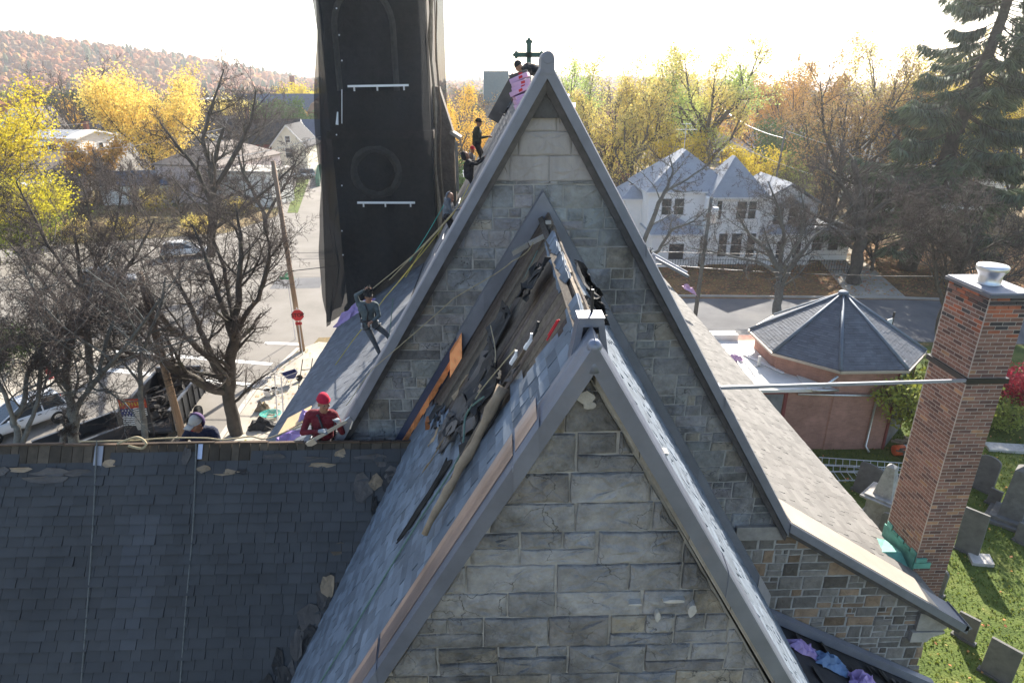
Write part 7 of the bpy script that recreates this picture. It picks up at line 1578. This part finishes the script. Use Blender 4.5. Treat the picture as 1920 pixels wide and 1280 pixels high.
P = at(879, 328, 18.8); person('roofer in a black hooded top reaching up the slope below the standing one', P, BEND, (.9, .4, .1), M['blackcloth'], M['blackcloth'], M['blackcloth'], 'hood', vox=.02, sc=.98)
P = at(839, 404, 16.6); person('roofer in a grey hooded top bending beside the tower edge', P, dict(SP, head=(.10, -.04, .50), neck=(.05, 0, .40), chest=(.03, 0, .27)), (.8, -.5, -.5), M['greycloth'], M['blackcloth'], M['greycloth'], 'hood', vox=.018, sc=.92)
P = at(950, 206, 21); person('roofer in a grey coat stooping on the far ridge left of the dark board', P, dict(SP, head=(.16, 0, .34), neck=(.08, 0, .32), chest=(.02, 0, .24), haL=(.3, .1, 0), haR=(.3, -.1, 0)), (.8, 0, -.8), M['greycloth'], M['blackcloth'], M['greycloth'], 'hood', vox=.02, sc=.95)
P = at(1006, 133, 17.8); person('roofer lying along the ridge top behind the pink bundles', P, dict(chest=(-.22, 0, .05), neck=(-.36, 0, .06), head=(-.46, -.03, .09), shL=(-.30, .16, .04), elL=(-.4, .25, -.10), haL=(-.45, .2, -.25), shR=(-.30, -.16, .04), elR=(-.40, -.22, -.14), haR=(-.5, -.15, -.3), hipL=(0, .1, 0), hipR=(0, -.1, 0), knL=(.3, .15, -.2), anL=(.45, .2, -.55), knR=(.3, -.1, -.2), anR=(.45, -.1, -.55)), (-.9, -.3, -.1), M['blackcloth'], M['blackcloth'], M['blackcloth'], 'beanie', vox=.018, sc=.98)
# ================================================================= LOOSE THINGS ON THE ROOFS
# pink shingle bundles on the far ridge
random.seed(131)
bd = [(967, 140, 13.6, 'dark topped bundle lying on the pile right under the lying roofer', 'feltgrey'), (970, 147, 13.5, 'topmost pink bundle of the leaning pile on the ridge', 'pink'), (971, 155, 13.3, 'second pink bundle from the top of the pile on the ridge', 'pink'), (972, 163, 13.3, 'third pink bundle from the top of the pile on the ridge', 'pink'), (972, 171, 13.2, 'middle pink bundle of the pile on the ridge', 'pink'), (974, 179, 13.1, 'third pink bundle from the bottom of the pile on the ridge', 'pink'), (975, 187, 13.0, 'second pink bundle from the bottom of the pile on the ridge', 'pink'), (975, 196, 12.9, 'lowest pink bundle of the leaning pile on the ridge', 'pink')]
bundle = None
for k, (u, v, Y, lb, m) in enumerate(bd):
    if m != 'pink' or bundle is None:
        root = empty('shingle_bundle', lb, 'bundle', tuple(at(u, v, Y)), R(rr(-10, 10)), 'wrapped shingle bundles stacked on the ridge')
        mb = MB(); mb.obox((.06, -.1, 0), (.17, 0, .055), (0, .25, 0), (-.012, 0, .040)); o = local(mb, 'wrapper', M[m], root); bv = o.modifiers.new('b', 'BEVEL'); bv.width = .012; bv.segments = 2
        mb = MB(); mb.obox((.10, -.352, .012), (.035, 0, .012), (0, .003, 0), (-.004, 0, .022)); local(mb, 'red_label', M['red'], root)
        if m == 'pink': bundle = root
    else:
        root = copy_tree(bundle, at(u, v, Y), R(rr(-14, 14)), label=lb)
    root.rotation_euler[1] = R(rr(-8, 4))
for k in range(3): o = copy_tree(bundle, at(1046+k*12, 132+k*17, 10.6), R(80), label=('upper', 'middle', 'lower')[k]+' pink bundle peeping over the sunny side of the gable coping'); o.location += Vector((-.28, 0, -.30))
a = onroof(962, 150); mb = MB(); s0 = Vector((.60, 17.4, 16.28)); dn = Vector((-CA, 0, -SA)); nn = Vector((-SA, 0, CA))
mb.obox(s0+dn*.35+nn*.16, dn*.60, (0, .03, 0), nn*.15, 0, .8); mb.obox(s0+dn*.0+nn*.05, dn*.02, (0, .1, 0), nn*.08); mb.obox(s0+dn*.7+nn*.05, dn*.02, (0, .1, 0), nn*.08)
tag(mb.build('roof_board', M['feltgrey'], loc=tuple(s0)), 'dark board laid up the slope beside the pink bundles', 'board')
# purple wrapping scraps on the street slope
def roofbase(a, b): return Vector((0, 0, .52*a))
crumple('wrapping', 'lilac wrapping crumpled at the foot of the black netting', 'wrapping', at(668, 588, 19.3)+Vector((0, 0, .0)), 1.3, .35, .3, M['purple'], 10, None, lambda a, b: Vector((0, 0, .62*a)))
crumple('wrapping', 'small lilac wrapping lying just beyond the near ridge left of the seated roofer', 'wrapping', at(540, 822, 9.6), .4, .3, .12, M['purple'], 8, None, lambda a, b: Vector((0, 0, .35*a)))
crumple('wrapping', 'pale lilac sheet behind the elbow of the seated roofer', 'wrapping', at(570, 786, 9.9), .2, .25, .16, M['purple'], 6, None, lambda a, b: Vector((0, 0, .5*a)))
mb = MB(); c = at(553, 788, 10.0); mb.obox(c, (.22, 0, .12), (.0, .3, 0), (-.004, 0, .008)); tag(mb.build('plywood_offcut', M['woodnew'], loc=tuple(c)), 'yellow plywood offcut beyond the ridge beside the seated roofer', 'plywood')
for k, (u, v) in enumerate([(415, 690), (412, 712)]):
    pass
mb = MB(); c = at(636, 702-6, 16.5); mb.obox(c+Vector((-.0, 0, 0)), (.22, 0, .12), (0, .25, 0), (-.04, 0, .14)); mb.obox(c+Vector((.24, 0, .18)), (.1, 0, .16), (0, .24, 0), (-.01, 0, .01)); tag(mb.build('cardboard_box', M['woodnew'], loc=tuple(c)), 'torn cardboard box near the eave below the netting', 'box')
mb = MB(); a, b = at(603, 722, 18), at(622, 650, 18); mb.tube([a, b], .05, 6); mb.tube([b, b+Vector((.03, 0, .12))], .06, 6, 0, .4); tag(mb.build('white_pipe', M['white'], loc=tuple(a)), 'white pipe leaning at the eave beside the cardboard box', 'pipe')
# corner wrap pile on the lean-to
def lt(x, y): return Vector((x, y, 8.42-(x-4.3)*.525+.02))
def ltb(a, b): return Vector((0, 0, -.525*a))
crumple('wrapping', 'lilac wrapping lying highest on the dark corner roof', 'wrapping', lt(4.78, 7.62), .5, .22, .14, M['purple'], 8, 'crumpled wrappings on the corner roof', ltb)
crumple('wrapping', 'blue wrapping between the two lilac heaps on the corner roof', 'wrapping', lt(5.22, 7.55), .55, .3, .16, M['bluewrap'], 9, 'crumpled wrappings on the corner roof', ltb)
crumple('wrapping', 'largest lilac wrapping heap at the lower end of the corner roof', 'wrapping', lt(5.72, 7.30), .6, .45, .26, M['purple'], 10, 'crumpled wrappings on the corner roof', ltb)
crumple('wrapping', 'lilac wrapping tail at the bottom edge of the photo', 'wrapping', lt(6.15, 7.0), .55, .3, .14, M['purple'], 8, 'crumpled wrappings on the corner roof', ltb)
crumple('wrapping', 'pink scrap of wrapping on the sunny aisle roof near the far eave', 'wrapping', at(1292, 545, 22.5), .5, .4, .18, M['pink'], 7, None, lambda a, b: Vector((0, 0, -.52*a)))
p = at(1258, 500, 27.5); mb = MB(); mb.obox(p, (.75, 0, -.40), (0, .25, 0), (.03, 0, .05)); mb.obox(p+Vector((.0, .26, .08)), (.8, 0, -.43), (0, .05, 0), (.03, 0, .05), 0, 2); tag(mb.build('roof_scaffold_plank', M['leadmatt'], loc=tuple(p)), 'blue grey plank with a white edge across the far end of the aisle roof', 'plank')
# ropes
M['ropegrey'] = mat('weathered_rope', (.17, .175, .165), .95, var=.3, vs=30, bump=.8, bs=90)
def rope(label, pts, r=.012, m='rope', name='rope', sag=0, grp=None):
    pts = [Vector(p) for p in pts]; P = []
    for i in range(len(pts)-1):
        a_, b_, c_, d_ = pts[max(0, i-1)], pts[i], pts[i+1], pts[min(len(pts)-1, i+2)]
        for k in range(8): t = k/8; P.append(.5*((2*b_)+(c_-a_)*t+(2*a_-5*b_+4*c_-d_)*t*t+(3*b_-a_-3*c_+d_)*t**3)-Vector((0, 0, sag*4*t*(1-t))))
    P.append(pts[-1]); mb = MB(); mb.tube(P, r, 6); return tag(mb.build(name, M[m], loc=tuple(pts[0])), label, 'rope', grp)
def wpt(u, v, n=.04):
    r = ray(u, v); t = (WZ-TW*WY-CH)/(r.z-TW*r.y); return Vector((r.x*t, r.y*t, CH+r.z*t))+Wn*n
rope('pale twisted rope running down the dark roof on the left', [wpt(186, 826, .05), wpt(178, 980), wpt(168, 1130), wpt(155, 1290)], .011, 'ropegrey')
rope('brown grey rope running down the dark roof nearer the middle', [wpt(371, 832, .05), wpt(365, 980), wpt(352, 1130), wpt(340, 1290)], .011, 'ropegrey')
rope('slack rope lying along the near ridge from left to right', [Vector((-5.6, 7.8, 12.0)), Vector((-4.9, 7.75, 12.03)), Vector((-4.45, 7.82, 12.02)), Vector((-3.9, 7.74, 12.06)), at(420, 824, 7.7), at(470, 818, 7.9), at(500, 822, 7.9), at(560, 800, 8.0), at(600, 790, 7.9)], .010)
rope('pale loop of rope hanging over the near ridge at left', [Vector((-5.05, 7.72, 12.0)), Vector((-4.8, 7.75, 12.08)), Vector((-4.66, 7.7, 12.02)), Vector((-4.72, 7.68, 11.95)), Vector((-4.9, 7.7, 11.98))], .016)
rope('yellow rope strung up the street slope past the roofer with locs', [at(590, 735, 15), at(660, 640, 14.5), at(720, 560, 14.2), at(770, 500, 15), at(830, 425, 16.5)], .009, 'ropeyellow', sag=.02)
rope('green brown rope from the coping foot across the stone gable to the small ridge', [at(648, 760, 7.85), at(700, 690, 7.7), at(850, 560, 7.4), at(960, 490, 7.2), at(1000, 455, 7.1)], .005, 'rope', sag=.03)
rope('tan rope climbing beside the coping toward the far roofers', [at(700, 540, 13), at(800, 455, 12.6), at(880, 360, 12.2), at(935, 285, 12), at(985, 190, 11.6)], .010, 'rope')
rope('second tan rope climbing beside the coping toward the far roofers', [at(730, 525, 13.5), at(835, 415, 12.9), at(905, 325, 12.5), at(950, 240, 12.2)], .010, 'rope')
rope('orange rope running below the grey hooded roofer', [at(760, 520, 15), at(800, 455, 15), at(850, 400, 15), at(880, 345, 15)], .008, 'ropeyellow')
rope('teal rope hanging from the grey hooded roofer toward the netting', [at(768, 490, 16), at(800, 440, 16), at(832, 385, 16)], .009, 'ropeteal')
rope('thin rope hanging straight down beside the roofer with locs', [at(737, 560, 12.6), at(732, 610, 12.5), at(728, 640, 12.4)], .009, 'ropegreen')
rope('green rope running down the bare boards of the small roof', [at(1008, 470, 7.25), at(960, 570, 6.9), at(900, 680, 6.6), at(850, 765, 6.3)], .009, 'ropegreen')
def lpx(u, v, n=.03):
    r = ray(u, v); t = (CR-T*X0-CH)/(r.z-T*r.x); return Vector((r.x*t, r.y*t, CH+r.z*t))+NL*n
rope('dark rope trailing down the blue shingles from the heap of felt', [lpx(930, 755, .12), lpx(900, 790, .14), lpx(870, 860, .05), lpx(790, 980), lpx(710, 1110), lpx(650, 1210), lpx(600, 1290)], .009, 'ropegreen')
rope('frayed rope tied to a white clamp on the debris', [lpx(985, 665, .10), lpx(960, 700, .12), lpx(925, 745, .13), lpx(900, 790, .14)], .006, 'rope')
rope('safety line lying over the pile by the copper flashing', [lpx(938, 620, .12), lpx(945, 660, .10), lpx(950, 690, .12)], .006, 'rope')
for (u, v, lb, m, dx, c) in [(982, 684, 'white plastic clamp on the debris of the small roof', 'white', .045, 1), (1018, 640, 'black and white lanyard lying beside the ridge', 'felt', .07, 1), (1010, 655, 'white tagged webbing beside the red strap', 'white', .05, 1)]:
    p = lpx(u, v, .10); mb = MB(); mb.obox(p, UP*dx, (0, .022, 0), NL*.012); mb.tube([p+UP*dx, p+UP*dx*1.8+NL*.02], .012, 6); tag(mb.build('rope_clamp', M[m], loc=tuple(p)), lb, 'clamp')
mb = MB(); a, b = lpx(1062, 600, .05), lpx(1035, 650, .06); mb.obox((a+b)/2, (b-a)/2*.8, (0, .005, 0), NL*.006); mb.obox((a+b)/2+Vector((0, .02, .01)), (b-a)/2*.6, (0, .003, 0), NL*.006); tag(mb.build('red_strap', M['red'], loc=tuple(a)), 'red strap lying beside the ridge near the metal finial', 'strap')
mb = MB(); mb.box(.60-.03, .60+.03, 7.25, 7.33, 15.0, 15.03); p = at(1012, 447, 7.3); mb.obox(p, (.12, 0, .06), (0, .03, 0), (-.01, 0, .02)); mb.obox(p+Vector((-.22, 0, -.12)), (.09, 0, .05), (0, .03, 0), (-.01, 0, .025), 0, .7); tag(mb.build('anchor_plate', M['galv'], loc=tuple(p)), 'steel rope anchor just below the top of the wall flashing', 'anchor')
# ---------------------------------------------------------------- the air
hm = bpy.data.materials.new('air'); hm.use_nodes = True; hn = hm.node_tree; hn.nodes.remove(hn.nodes['Principled BSDF'])
pv = hn.nodes.new('ShaderNodeVolumePrincipled'); pv.inputs['Color'].default_value = (.93, .95, 1, 1); pv.inputs['Density'].default_value = HAZE; pv.inputs['Anisotropy'].default_value = .6
hn.links.new(pv.outputs[0], hn.nodes['Material Output'].inputs['Volume'])
mb = MB(); mb.box(-2000, 2000, -400, 2600, -1, 130); hz = mb.build('haze', hm); tag(hz, kind='stuff', label='thin pale autumn haze hanging over the town', cat='haze')
